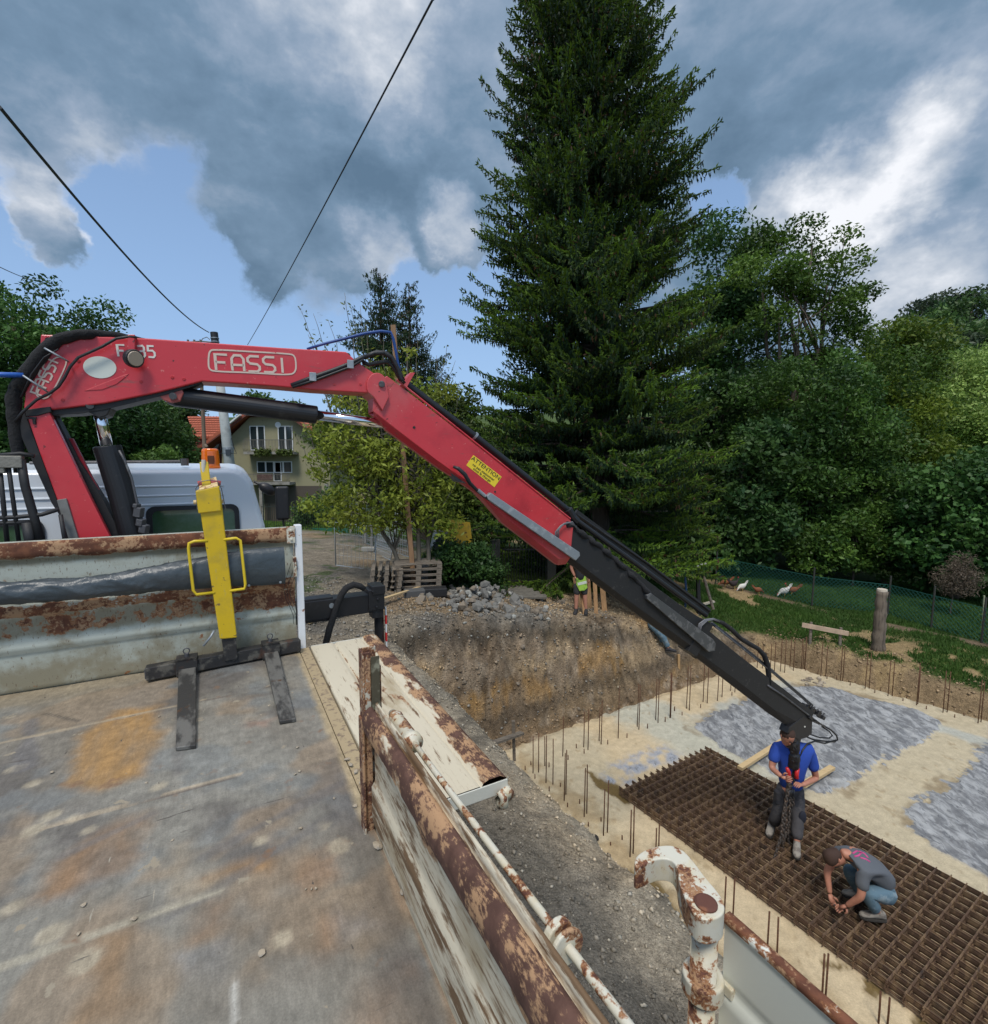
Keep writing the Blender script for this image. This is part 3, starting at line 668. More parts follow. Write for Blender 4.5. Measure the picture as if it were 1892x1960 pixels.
# ---- headboard (front wall of the bed); profile (depth toward rear = -y, z)
HB = [(.03,-.03),(.0,.01),(.0,.235),(-.022,.26),(-.022,.285),(0,.31),(0,.455),(-.028,.48),(-.03,.515),(0,.545),(0,.80),(-.03,.83),(-.03,.905),(-.022,.915),(.045,.915),(.045,0)]
def hb_w(A, a, z, t):
    n1_ = fbm(A, z, 3, 5, 301); n2_ = fbm(A*1, z*4, 8, 4, 311); n3 = fbm(A*2, z*2, 14, 4, 321)
    rail = sstep(z, .80, .83); midr = sstep(.05-np.abs(z-.50), 0, .03); rust = rail*.42 + midr*.30
    band = sstep(z, .30, .36)*sstep(.48-z, -.02, .06); rust = rust + band*.24*(n1_+.3)
    rust = rust + sstep(A, -.5, -.05)*sstep(.62-z, 0, .2)*sstep(z, .25, .3)*.14
    rust = rust + sstep(.05-z,0,.03)*.05
    rust = np.where((a > -.02) & (z > .908), -.6, rust)        # worn pale lip
    rust = np.where(a > .03, -.3, rust)
    dirt = .02 + sstep(.30-z, 0, .25)*.30 + sstep(z, .78, .80)*(1-rail)*.3 + band*.35 + sstep(.03-np.abs(z-.79),0,.03)*.35
    scr = -.13 + sstep(z,.55,.6)*.06 + n2_*.12 + band*.10 + sstep(.26-z,0,.1)*.02
    return rust*2.0-.0+n1_*.10, dirt*1.5+.32+.3*(n1_-.4), scr+.34
swept('headboard', M_wear_pale, HB, np.arange(-2.46, .0001, .014), lambda A, a, z: (A, a, z), hb_w)
b = MB(TM); b.ab((.002,-.028,-.02), (.052,.045,.93)); b.build('headboard_end_post', M_whitem, truck, bev=.006)
b = MB(TM); b.ab((-.02,-.052,.55),(.004,-.0285,.70)); b.build('corner_hinge', M_rustpost, truck, bev=.003)
b = MB(TM); b.ab((-.055,-.045,.80), (.0015,-.0315,.925))
for z in (.83,.895): b.tube([Tl(Tw(-.026,-.045,z)), Tl(Tw(-.026,-.056,z))], .009, 10)
b.build('corner_bracket', M_rustpost, truck, bev=.003)
b = MB(TM); b.ab((.002,-5.2,-.10), (.07,-.03,-.006)); b.build('side_sill', mat('dusty_sill', (.36,.28,.165), .8, layers=[((.2,.15,.1),30,.5,.65)], bump=[(60,.4,.004)]), truck)
# loose wires in the corner
b = MB(TM)
for k in range(3):
    x0 = -.02-.02*k; z0 = .72-.03*k
    pts = [Vector((x0+.03*math.sin(i*.9+k), -.035-.02*abs(math.sin(i+k)), z0-.055*i*(1+.1*k))) for i in range(8)]
    b.tube(pts, .0018, 5)
b.build('loose_wiring', M_rubber, truck)

# ---- open dropside, lying flat outward of the bed
OD = [(.082,-.05),(.082,.0),(.09,.004),(.24,.004),(.25,-.006),(.262,-.006),(.272,.004),(.455,.004),(.463,-.004),(.472,.012),(.50,.022),(.555,.022),(.585,.006),(.592,-.02),(.592,-.06),(.08,-.06)]
def od_w(A, x, z, t):
    q = fbm(A, x*3, 2.2, 5, 401); outer = sstep(x, .465, .48)
    mid = np.exp(-((A+1.0)/.45)**2)*sstep(.18-np.abs(x-.33), 0, .1)
    rust = outer*(.36+.28*(q-.3)) + mid*.17 + sstep(.008-np.abs(x-.26),0,.004)*.25 + sstep(x,.575,.585)*.15
    return rust*1.7-.05+sstep(q,.5,.6)*.08, .1+mid*.5+sstep(.13-x,0,.05)*.3, (.18+.3*q+outer*-.2)
swept('open_dropside', M_wear_fine, OD, np.arange(-2.13, -.03, .014), lambda A, x, z: (x, A, z), od_w, sub=.015)
for y_ in (-2.137,-.03):
    b = MB(TM); b.ab((.085,y_,-.058), (.590,y_+.006,.002)); b.build('dropside_end_plate', M_wear, truck, bev=.003)
b = MB(TM)
b.tube([Vector((.54,-2.15,-.03)), Vector((.55,-2.17,-.05)), Vector((.555,-2.165,-.09)), Vector((.56,-2.13,-.115)), Vector((.565,-2.10,-.10))], [.016,.018,.02,.02,.018], 10)
b.tube([Vector((.58,-2.08,-.06)), Vector((.58,-2.16,-.06))], .03, 12); b.build('dropside_latch', M_rustpost, truck, smooth=True)

# ---- closed dropside
CD = [(-.004,-.02),(-.004,.03),(-.016,.05),(-.016,.185),(-.006,.20),(-.002,.21),(-.002,.335),(-.010,.345),(-.016,.375),(-.036,.40),(-.044,.415),(-.046,.45),(-.036,.478),(-.018,.492),(-.006,.488),(-.002,.470),(.004,.470),(.006,.50),(.013,.502),(.015,.485),(.024,.48),(.026,-.05)]
def cd_w(A, x, z, t):
    q = fbm(A*1.3, z*5, 1.6, 5, 421); q2 = fbm(A, z*2, 7, 4, 431)
    top = sstep(z, .405, .425)*(x < -.001); rust = top*.30 + sstep(.04-np.abs(z-.345), 0, .05)*.14*(x < 0) + sstep(z,.24,.36)*(x<0)*(q-.42)*.9
    # streaks running down from the rail
    st = sstep(fbm(A, z*.35, 6, 4, 441), .50, .66)*sstep(z, .02, .34)*(x < 0); rust = rust + st*.13
    rust = np.where((x > -.02) & (x < -.004) & (z > .47), .28, rust); rust = np.where(x > .003, .02, rust)
    dirt = .10 + st*.3 + sstep(q, .5, .65)*.25*(z < .36) + sstep(.12-z, 0, .1)*.2
    return rust*2.5-.0+.3*(q2-.4)+.25*(q-.45)*(z<.38), dirt*1.2+.14, .36+.3*q2-.2*top
def cdp(A, x, z):
    k = np.clip((-2.15-A)/1.3, 0, 2.5); return (x + 0*A, A, z*(1+.10*np.minimum(k, 1.2)))
swept('closed_dropside', M_wear_fine, CD, np.arange(-5.1, -2.165, .0125), cdp, cd_w, sub=.011, smooth=False)

# ---- stake post between the two sides
b = MB(TM)
zt = .69; y0, y1 = -2.155, -2.095
b.ab((-.034,y0,-.03), (-.026,y1,zt)); b.ab((-.026,y1-.006,-.03), (.030,y1,zt)); b.ab((.030,y0+.004,-.03), (.036,y1,zt-.06)); b.ab((-.026,y0,-.03), (-.004,y0+.006,zt)); b.ab((-.026,y0+.006,zt-.05),(.029,y1-.006,zt-.04))
b.ab((-.0435,-2.168,-.04),(-.0345,-2.11,.44))
st = b.build('stake_post', M_rustpost2, truck, bev=.003)
b = MB(TM); b.ab((-.003,y0-.004,.47), (.028,y0+.003,zt-.02)); b.build('post_slot', mat('dark_slot', (.07,.06,.035), .7, layers=[((.25,.24,.17),14,.5,.65)]), truck)
# ---- latch rod, spring housing and collars on the outside
b = MB(TM); rodp = [Vector((.058, -2.62, .475)), Vector((.058, -3.1, .495)), Vector((.058,-3.45,.515)), Vector((.058,-5.0,.55))]
b.tube([Vector((.058,-2.38,.468)),Vector((.058,-2.62,.475))]+rodp[1:], .0088, 12); b.build('latch_rod', M_rustpost, truck, smooth=True)
b = MB(TM); pr = [( -2.20,.014),(-2.235,.022),(-2.245,.028),(-2.26,.022),(-2.275,.027),(-2.40,.028),(-2.41,.034),(-2.432,.034),(-2.434,.018),(-2.45,.016)]
ringz = []
for (y, r) in pr: ringz.append([Vector((.060+r*math.cos(a), y, .462+r*math.sin(a))) for a in [2*math.pi*k/16 for k in range(16)]])
b.rings(ringz)
b.build('spring_housing', M_rustpost, truck, smooth=True)
b = MB(TM)
for (y, r, ww) in ((-3.235,.030,.018),(-3.262,.034,.010)):
    b.tube([Vector((.058,y-ww/2,.503)), Vector((.058,y+ww/2,.503))], r, 20)
b.ab((.012,-3.25,.478),(.04,-3.236,.50)); b.build('rod_collar', M_rustpost, truck, bev=.003)

# ---- tailgate swung open beside the bed, with its hooked locking post (right foreground)
pA = Tz(1352, 1728, .35)                       # centre of the post head
px0, py0 = pA.x, pA.y
b = MB(TM)
def cyl(c, r0, r1, z0, z1, n=24): b.rings([[Vector((c[0]+r*math.cos(2*math.pi*k/n), c[1]+r*math.sin(2*math.pi*k/n), z)) for k in range(n)] for r, z in ((r0,z0),(r0,z0),(r1,z1),(r1,z1))])
pr_ = .030
cyl((px0,py0), pr_, pr_, -.9, .30); b.build('locking_post', M_rustpost, truck, smooth=True, bev=.0)
for z0, z1, nm in ((.125,.165,'post_ring'),):
    b = MB(TM); n = 28
    prof = [(pr_+.001,z0-.004),(.043,z0-.006),(.047,z0),(.047,z1),(.043,z1+.004),(.036,z1+.002),(pr_+.001,z1-.002)]
    b.rings([[Vector((px0+r*math.cos(2*math.pi*k/n), py0+r*math.sin(2*math.pi*k/n), z)) for k in range(n)] for r, z in prof], False)
    b.ab((px0+.03,py0-.055,z0+.006),(px0+.058,py0-.012,z1-.006)); b.build(nm, M_rustpost, truck, smooth=False, bev=.003)
# hooked head: flat bar outline traced at the height of its top face
def arc(c, r, a0, a1, n): return [Vector((c[0]+r*math.cos(R_(a0+(a1-a0)*i/(n-1))), c[1]+r*math.sin(R_(a0+(a1-a0)*i/(n-1))), 0)) for i in range(n)]
hook_px = [(1313,1722),(1300,1690),(1298,1662),(1286,1645),(1262,1643),(1240,1652),(1217,1662),(1214,1648),(1222,1634),(1245,1622),(1280,1616),(1306,1624),(1328,1648),(1348,1676),(1376,1708),(1388,1730),(1387,1748),(1374,1758),(1352,1762),(1330,1752)]
top = [Tz(u, v, .372) for u, v in hook_px]
# smooth the outline (Chaikin)
def chaikin(P, it=2):
    for _ in range(it):
        Q = []
        for i in range(len(P)):
            a, c_ = P[i], P[(i+1)%len(P)]; Q += [a*.75+c_*.25, a*.25+c_*.75]
        P = Q
    return P
top = chaikin(top, 2); b = MB(TM); b.prism(top, (0,0,-.062)); hk = b.build('hooked_handle', M_rustpost, truck, bev=.006, segs=3)
b = MB(TM); c0 = Tz(1352, 1728, .375); b.rings([[Vector((c0.x+r*math.cos(2*math.pi*k/24), c0.y+r*math.sin(2*math.pi*k/24), z)) for k in range(24)] for r, z in ((.025,.371),(.025,.376),(.020,.379),(.001,.3795))], True)
b.build('rusty_cap', mat('brown_rust', (.11,.042,.028), .85, layers=[((.5,.36,.22),9,.66,.7),((.2,.08,.04),18,.5,.6)], bump=[(60,.5,.003)]), truck)
TG = [(-.010,-1.0),(-.010,.12),(.004,.15),(-.002,.165),(-.004,.30),(-.010,.31),(-.010,.326),(.012,.326),(.016,.318),(.016,-1.0)]
def tg_w(A, x, z, t):
    q = fbm(A, z, 5, 4, 461)
    return sstep(z, .300, .312)*.62+sstep(q, .55, .7)*.2+sstep(z,.22,.30)*.12-.06 + sstep(.06-np.abs(A-(py0-.02)), 0, .05)*.12*(z>.05), 0*A-.05, 0*A-.25+.1*q
swept('open_tailgate', mat('white_tailgate_paint', (.66,.68,.61), .45, wear=dict(scale=9, r0=0, d0=.15), bump=[(40,.1,.003)]), TG, np.arange(py0-1.6, py0-.012, .015), lambda A, x, z: (x+px0+.040, A, z), tg_w, sub=.015)

# ---- cab
b = MB(TM); cx0, cx1, cy0, cy1, cz = -2.30, -.15, .80, 2.5, 1.335
sec = []
def cabring(y, inset, top_):
    P = []; r = .17
    P.append(Vector((cx1-inset+.09, y, -.35))); P.append(Vector((cx1-inset+.055, y, .35))); P.append(Vector((cx1-inset+.01, y, .85)))
    for i in range(7):
        a = R_(0+90*i/6); P.append(Vector((cx1-inset-.06-r+r*math.cos(a)+.0, y, top_-r+r*math.sin(a))))
    for i in range(7):
        a = R_(90+90*i/6); P.append(Vector((cx0+inset+.06+r+r*math.cos(a), y, top_-r+r*math.sin(a))))
    P.append(Vector((cx0+inset-.01, y, .85))); P.append(Vector((cx0+inset-.055, y, .35))); P.append(Vector((cx0+inset-.09, y, -.35)))
    return P
b.rings([cabring(cy0, .03, cz-.03), cabring(cy0+.03, .0, cz), cabring(1.6, 0, cz+.05), cabring(cy1-.2, .02, cz+.03), cabring(cy1+.3, .10, cz-.35)])
cab = b.build('cab', M_white, truck, smooth=False, bev=.01)
b = MB(TM)
for z in (1.20, 1.125, 1.055):
    b.tube([Vector((-1.95,cy0-.001,z)), Vector((-.52,cy0-.001,z+.004)), Vector((-.46+(.02 if z>1.1 else .01),cy0+.004,z-(.004 if z > 1.1 else .035)))], .010, 8)
    b.tube([Vector((-2.12,cy0-.001,z-.02)), Vector((-1.98,cy0-.001,z-.02))], .010, 8)
b.build('pressed_rib', M_white, cab, smooth=True)
def rrect(x0, x1, z0, z1, y, r, n=5):
    P = []
    for (cx, cz_, a0) in ((x1-r,z1-r,0),(x0+r,z1-r,90),(x0+r,z0+r,180),(x1-r,z0+r,270)):
        for i in range(n): a = R_(a0+90*i/(n-1)); P.append(Vector((cx+r*math.cos(a), y, cz_+r*math.sin(a))))
    return P
b = MB(TM); b.rings([rrect(-.985,-.335,.70,1.045,cy0+.01,.06), rrect(-.985,-.335,.70,1.045,cy0-.02,.06), rrect(-.945,-.37,.735,1.01,cy0-.02,.045), rrect(-.945,-.37,.735,1.01,cy0-.002,.045)], False)
wf = b.build('rear_window', M_rubber, truck, smooth=False)
b = MB(TM); b.prism(rrect(-.945,-.37,.735,1.01,cy0-.004,.045), (0,.01,0)); b.build('window_glass', M_glass, wf)
b = MB(TM)   # second rear window seen between the crane parts
b.rings([rrect(-2.05,-1.60,.62,.98,cy0+.01,.06), rrect(-2.05,-1.60,.62,.98,cy0-.02,.06), rrect(-2.01,-1.64,.66,.94,cy0-.02,.045), rrect(-2.01,-1.64,.66,.94,cy0-.002,.045)], False)
wf = b.build('rear_window', M_rubber, truck); b = MB(TM); b.prism(rrect(-2.01,-1.64,.66,.94,cy0-.004,.045), (0,.01,0)); b.build('window_glass', M_glass, wf)
# mirrors
b = MB(TM); mc = Ty(541, 963, 1.5); b.box(mc, (.13,.05,.34)); 
mir = b.build('side_mirror', M_black, truck, bev=.03, segs=4)
b = MB(TM); b.tube([mc+Vector((.0,0,-.15)), mc+Vector((.01,.01,-.30)), mc+Vector((-.2,.05,-.36))], .012, 8); b.build('mirror_arm', M_black, mir)
b = MB(TM); m2 = Ty(512, 936, 1.7); b.ellipsoid(m2, (.09,.05,.055), 14, 10, R=Matrix.Rotation(R_(35), 3, 'Y')); b.tube([m2, m2+Vector((-.12,0,.08))], .012, 8); b.build('blind_spot_mirror', M_black, truck, smooth=True)
# beacon on the roof
bc = Ty(404, 897, 1.0)
b = MB(TM); n = 20; prof = [(.062,-.03),(.062,.0),(.075,.004),(.075,.02),(.070,.022),(.0655,.15),(.061,.165),(.05,.17),(.001,.172)]
b.rings([[Vector((bc.x+r*math.cos(2*math.pi*k/n), bc.y+r*math.sin(2*math.pi*k/n), bc.z+z)) for k in range(n)] for r, z in prof])
bea = b.build('amber_beacon', M_amber, truck, smooth=False, bev=.003)
b = MB(TM); b.box((bc.x+.004, bc.y-.0665, bc.z+.075), (.05,.012,.07)); b.build('beacon_reflector', M_amberd, bea, bev=.012)
b = MB(TM); b.tube([Vector((-1.7,1.0,cz+.05)), Vector((-.75,1.0,cz+.065))], .012, 8); b.tube([Vector((-.72,1.05,cz+.03)), Vector((-.72,1.05,cz+.09))], .03, 10); b.build('roof_rail', M_galvd, truck)

# ---- chassis, wheels below (seen from the side)
b = MB(TM); b.ab((-1.65,-5,-.45), (-.75,2.3,-.2)); b.build('chassis', M_blackm, truck)
for (wx_, wy_) in ((-.18,1.9),(-2.25,1.9),(-.2,-3.7),(-2.2,-3.7)):
    b = MB(TM); n = 28; prof = [(.20,-.13),(.42,-.13),(.46,-.10),(.46,.10),(.42,.13),(.20,.13)]
    b.rings([[Vector((wx_+x, wy_+r*math.cos(2*math.pi*k/n), -.79+r*math.sin(2*math.pi*k/n))) for k in range(n)] for r, x in prof], False)
    wh = b.build('wheel', M_rubber, truck); b = MB(TM); b.tube([Vector((wx_-.08,wy_,-.79)), Vector((wx_+.09,wy_,-.79))], .205, 24); b.build('rim', M_galv, wh)
# ---- rail frame / hose rack left of the crane
b = MB(TM)
def T2(u, v, y=.22): return Ty(u, v, y)
for P, r in (([(-30,874),(40,868),(66,873)],.013),([(14,876),(24,950),(38,1050)],.0 or .012),([(40,880),(48,930),(64,985),(82,1050)],.024),([(-30,992),(30,990),(80,985),(112,975)],.013),([(-30,1002),(60,1000)],.012),([(0,900),(6,960),(16,1060)],.013),([(52,1000),(62,1060)],.03),([(116,985),(128,1060)],.012)):
    b.tube([T2(u,v) for u, v in P], r, 8)
b.build('control_frame', M_blackm, truck, smooth=True)
b = MB(TM); p = T2(22,884); b.box(p, (.11,.06,.075)); b.box(p+Vector((-.08,0,-.05)), (.1,.05,.04)); b.build('valve_block', mat('grimy_aluminium', (.22,.21,.18), .6, .3, bump=[(40,.5,.01)]), truck, bev=.006)
b = MB(TM); p = T2(137,1015,.3); b.beam(T2(120,955,.3), T2(152,1060,.3), .05, .06, up=(0,1,0)); b.build('grey_strut', mat('grey_primer', (.18,.18,.17), .7, var=(12,.2)), truck, bev=.004)
b = MB(TM); b.box(T2(122,941,.5), (.045,.03,.05)); b.build('marker_lamp', M_amber, truck, bev=.004)

# ---- outrigger beam and leg on the right of the truck
oy = .42
b = MB(TM); b.ab((-.3,oy-.075,.08), (.66,oy+.075,.245)); b.ab((-.3,oy-.06,.06),(.33,oy+.06,.262)); ob = b.build('outrigger_beam', M_black, truck, bev=.006)
b = MB(TM); b.tube([Vector((.315,oy-.075,.19)), Vector((.315,oy-.083,.19))], .022, 14); b.build('beam_bolt', M_galv, ob)
b = MB(TM); b.ab((.625,oy-.09,.10), (.765,oy+.07,.285)); b.ab((.66,oy-.07,.02),(.76,oy+.06,.10)); b.ab((.655,oy-.10,.24),(.77,oy+.08,.315))
for (x, z) in ((.66,.27),(.70,.20),(.69,.13)): b.tube([Vector((x,oy-.09,z)), Vector((x,oy-.105,z))], .011, 8)
lg = b.build('outrigger_leg', M_black, truck, bev=.005)
b = MB(TM); b.tube([Vector((.735,oy,.1)), Vector((.735,oy,-1.3))], .042, 14); b.tube([Vector((.735,oy,-1.34)), Vector((.735,oy,-1.29))], .14, 18); b.build('leg_ram', M_black, lg)
M_rw = mat('reflective_white', (.7,.7,.7), .4); M_rr = mat('reflective_red', (.55,.03,.03), .4)
b = MB(TM); b.ab((.782,oy-.05,-.6), (.792,oy-.02,.10)); sp_ = b.build('warning_strip', M_rw, truck)
for k in range(4): b = MB(TM); b.ab((.781,oy-.051,.03-.16*k), (.793,oy-.019,-.05-.16*k+.0)); b.build('red_band', M_rr, sp_)
b = MB(TM); hp = [Ty(u, v, oy-.10) for u, v in ((698,1128),(690,1122),(677,1119),(664,1125),(655,1136),(646,1157),(639,1180),(631,1203),(624,1232),(618,1262))]
b.tube(hp, [.022,.026,.028,.028,.028,.027,.026,.028,.027,.027], 10); b.build('outrigger_hose', M_sleeve, truck, smooth=True)
# ================================================================ LOADER CRANE (folding arms in one vertical plane)
CA = Vector((-2.72, 3.44, 0)); CB = Vector((4.05, 6.75, 0)); CD_ = (CB-CA).normalized()
CN = Vector((CD_.y, -CD_.x, 0))                      # horizontal normal, toward the camera
if CN.dot(CAM-CA) < 0: CN = -CN
def PC(u, v, off=0.0): return PPl(u, v, CA+CN*off, CN)
def cprism(b, px, w_, off=None, shrink=0.0):
    """outline traced on the near side face (offset w/2), extruded back through the arm's width"""
    o = w_/2 if off is None else off
    b.prism([PC(u, v, o) for u, v in px], -CN*w_); return b
def cplate(name, px, w_, m, off=None, bev=.006, par=truck, segs=2):
    b = MB(); cprism(b, px, w_, off); return b.build(name, m, par, bev=bev, segs=segs)
# main boom
MBW = .22
main = cplate('main_boom', [(81,640),(122,641),(281,647),(536,665),(663,673),(684,692),(728,722),(724,742),(716,753),(600,746),(526,739),(440,733),(386,730),(340,742),(299,752),(200,772),(120,782),(62,788),(45,783),(48,752),(60,716),(76,672)], MBW, M_red, bev=.010, segs=3)
# boom head bracket at the top left
cplate('boom_lug', [(78,640),(104,641),(112,652),(96,668),(80,676),(77,660)], MBW+.05, M_red, bev=.006)
b = MB(); b.tube([PC(93,651,.142), PC(93,651,.10)], .018, 14); b.build('lug_hole', M_blackm, truck)
# gusset plate on the side
b = MB(); b.prism([PC(u, v, MBW/2+.004) for u, v in ((160,748),(236,718),(247,715),(240,722),(224,735),(196,746))], -CN*.006); b.build('gusset_plate', M_red, main, bev=.003)
for k, (u, v) in enumerate(((330,722),(352,725),(270,730),(150,690),(640,735),(655,700),(120,765),(690,735))): b = MB(); b.tube([PC(u, v, MBW/2-.002), PC(u, v, MBW/2+.006)], .011, 8); b.build('bolt_head', M_red, main, bev=.002)
# dark underside plates of the boom
cplate('boom_underplate', [(60,784),(120,778),(200,768),(299,748),(386,727),(386,734),(330,752),(300,760),(200,784),(150,792),(62,796)], MBW-.04, M_blackm, bev=.003)
cplate('cylinder_bracket', [(160,780),(196,770),(215,765),(214,778),(205,795),(190,800),(172,790)], .17, M_blackm, bev=.006)
b = MB(); b.tube([PC(172,776,.085), PC(172,776,.105)], .022, 16); b.build('bracket_pin', M_galvd, truck)
b = MB(); b.tube([PC(331,758,.085), PC(331,758,.115)], .024, 16); b.build('bracket_pin', M_galvd, truck)
cplate('front_cylinder_bracket', [(298,750),(312,745),(345,738),(352,752),(345,768),(328,771),(312,765)], .17, M_redd, bev=.006)
# column arm
cw = .24
cplate('column_arm', [(47,784),(90,780),(128,858),(172,950),(212,1030),(235,1085),(160,1085),(137,1031),(110,958),(78,872)], .05, M_red, off=cw/2, bev=.006)
cplate('column_flange', [(34,822),(46,786),(78,872),(110,958),(137,1031),(160,1085),(140,1085),(112,984),(98,962),(60,880)], .10, M_blackm, off=cw/2-.02, bev=.004)
cplate('column_interior_shade', [(90,790),(100,784),(150,880),(200,960),(250,1060),(250,1085),(215,1085),(172,975),(128,880)], .10, M_blackm, off=.02, bev=.004)  # black prism stands in for the shade inside the open column
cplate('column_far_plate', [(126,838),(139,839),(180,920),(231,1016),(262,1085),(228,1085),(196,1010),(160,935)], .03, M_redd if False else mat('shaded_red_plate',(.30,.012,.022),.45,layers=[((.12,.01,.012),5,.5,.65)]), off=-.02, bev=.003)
cplate('column_top_pad', [(47,784),(96,778),(98,788),(70,796),(50,797)], cw+.02, M_blackm, bev=.004)
b = MB(); p = PC(60,800,cw/2+.004); b.box(p, (.05,.01,.012), R=Matrix.Rotation(R_(26),3,'Z')); b.box(PC(66,806,cw/2+.004), (.015,.01,.04)); b.build('column_mark', M_blackm, truck)
# lift cylinder
b = MB(); b.tube([PC(186,772), PC(204,852)], .036, 20); b.build('lift_piston_rod', M_chrome, truck, smooth=True)
b = MB(); b.tube([PC(205,854), PC(205.2,855), PC(232,940), PC(256,1030), PC(270,1080)], [.075,.082,.082,.082,.082], 24); b.build('lift_cylinder', M_black, truck, smooth=False, bev=.004)
b = MB(); b.tube([PC(228,862,.09), PC(238,880,.09), PC(252,915,.09), PC(262,960,.10), PC(268,990,.10)], .008, 8); b.tube([PC(262,985,.09), PC(280,1040,.09)], .01, 8); b.build('cylinder_pipe', M_galvd, truck, smooth=True)
b = MB()
for (u, v, s1, s2) in ((266,980,.05,.07),(270,1000,.045,.05),(276,1012,.05,.06),(262,968,.03,.03),(279,1030,.03,.05)): b.box(PC(u,v,.10), (s1,.05,s2), R=Matrix.Rotation(R_(12),3,'Y'))
b.build('valve_fittings', M_galvd, truck, bev=.006)
# elbow cylinder
b = MB(); b.tube([PC(322,757), PC(336,759), PC(470,776), PC(605,794), PC(607,794.3)], [.06,.072,.072,.072,.066], 24); b.build('elbow_cylinder', M_black, truck, bev=.004)
b = MB(); b.tube([PC(600,793.5), PC(745,813)], .040, 24); b.build('elbow_piston_rod', M_chrome, truck, smooth=True)
# elbow knuckle
b = MB()
kp = [PC(722+20*math.cos(a), 738+25*math.sin(a), .135) for a in [R_(x) for x in range(150, 331, 15)]] + [PC(745,760,.135), PC(733,786,.135), PC(716,760,.135)]
b.prism(kp, -CN*.27); kn = b.build('elbow_knuckle', M_red, truck, bev=.006)
b = MB(); b.tube([PC(731,735,.135), PC(731,735,.155)], .026, 18); b.build('elbow_pin', M_galvd, kn, bev=.004)
# outer boom: side face, sloped lower face, top rail
def boomloft(name, st, w_, m, bev=.005, ch=.35, par=truck):
    """stations: (top px, mid px, low px); the lower part of the side slopes under"""
    b = MB(); rings_ = []
    for (t_, m_, l_) in st:
        T0, T1 = PC(*t_, w_/2), PC(*t_, w_/2) - CN*w_
        M0, M1 = PC(*m_, w_/2), PC(*m_, w_/2) - CN*w_
        L0 = PC(*l_, w_/2*ch); L1 = L0 - CN*w_*ch
        rings_.append([T0, M0, L0, L1, M1, T1])
    b.rings(rings_); return b.build(name, m, par, bev=bev, segs=3)
OB = [((741,720),(714,750),(714,786)), ((756,731),(714.5,787),(716,797)), ((800,764),(757,820),(740,823)), ((880,826),(838,882),(842,897)), ((900,842),(862,899),(866,912)), ((932,867),(905,928),(912,944)), ((1000,921),(960,985),(962,1000)), ((1092,995),(1070,1070),(1068,1082)), ((1098,1008),(1092,1068),(1084,1080))]
outer = boomloft('outer_boom', OB[1:], .20, M_red)
cplate('boom_end_cap', [(741,719),(757,731),(715,788),(714,746),(730,727)], .20, M_red, bev=.006)
b = MB()
for o_ in (.10,.075): b.tube([PC(760,727,o_), PC(1092,993,o_)], .009, 6)
b.build('boom_top_rail', M_red, outer)
b = MB(); b.tube([PC(780,737,.0), PC(905,832,.0), PC(1085,975,.0)], .034, 18); b.build('extension_cylinder', M_black, truck, smooth=False)
b = MB(); b.tube([PC(908,833,.0), PC(911,836,.0)], .040, 18); b.build('cylinder_collar', M_galv, truck)
cplate('rail_clamp', [(770,735),(786,713),(795,713),(779,742)], .12, M_red, off=.08, bev=.003)
for (u, v, r_) in ((793,818,.012),(948,941,.010)): b = MB(); b.tube([PC(u, v, .1), PC(u, v, .104)], r_, 12); b.build('boom_plug', M_blackm, outer)
cplate('junction_plate', [(859,900),(868,897),(886,906),(903,923),(898,927),(876,922)], .12, M_galvd, off=.07)
guard = cplate('hose_guard', [(932,950),(940,943),(1110,1057),(1111,1064),(1103,1073),(935,956)], .05, M_galv, off=.16, bev=.004)
b = MB(); b.tube([PC(868,893,.14), PC(878,897,.16), PC(890,908,.17), PC(900,925,.16), PC(913,938,.15), PC(928,950,.15), PC(940,958,.12)], [.012,.018,.02,.018,.016,.016,.014], 10); b.build('guarded_hose', M_rubber, truck, smooth=True)
b = MB(); b.tube([PC(915,938,.155), PC(929,950,.15)], .018, 10); b.build('hose_coupling', M_galv, truck)
# black extension stages
E1 = [((1096,1006),(1086,1062),(1088,1076)), ((1200,1082),(1190,1140),(1188,1152)), ((1300,1156),(1318,1232),(1316,1246)), ((1352,1190),(1340,1250),(1334,1262))]
boomloft('first_extension', E1, .155, M_blackm)
E2 = [((1330,1185),(1325,1240),(1323,1250)), ((1420,1258),(1408,1300),(1404,1313)), ((1500,1318),(1482,1358),(1476,1368)), ((1560,1364),(1545,1392),(1518,1396))]
boomloft('second_extension', E2, .12, M_blackm)
cplate('stage_collar', [(1318,1246),(1352,1186),(1366,1197),(1334,1258)], .17, M_blackm, bev=.004)
cplate('lower_hose_guard', [(1239,1140),(1246,1135),(1366,1224),(1371,1232),(1369,1246),(1358,1248),(1240,1147)], .05, mat('dull_guard_steel', (.085,.088,.09), .5, .3, layers=[((.16,.16,.16),12,.5,.6)]), off=.125, bev=.004)
b = MB()
b.tube([PC(1098,992,.0), PC(1230,1088,0), PC(1352,1178,.0)], .030, 12); b.tube([PC(1105,985,-.05), PC(1240,1078,-.05), PC(1360,1170,-.05)], .012, 8)
b.tube([PC(1088,975,.03), PC(1096,990,.03), PC(1104,998,.03)], .045, 10); b.build('extension_ram', M_black, truck)
cplate('cable_tray', [(1100,985),(1106,976),(1362,1166),(1356,1178)], .03, M_blackm, off=-.06, bev=.002)
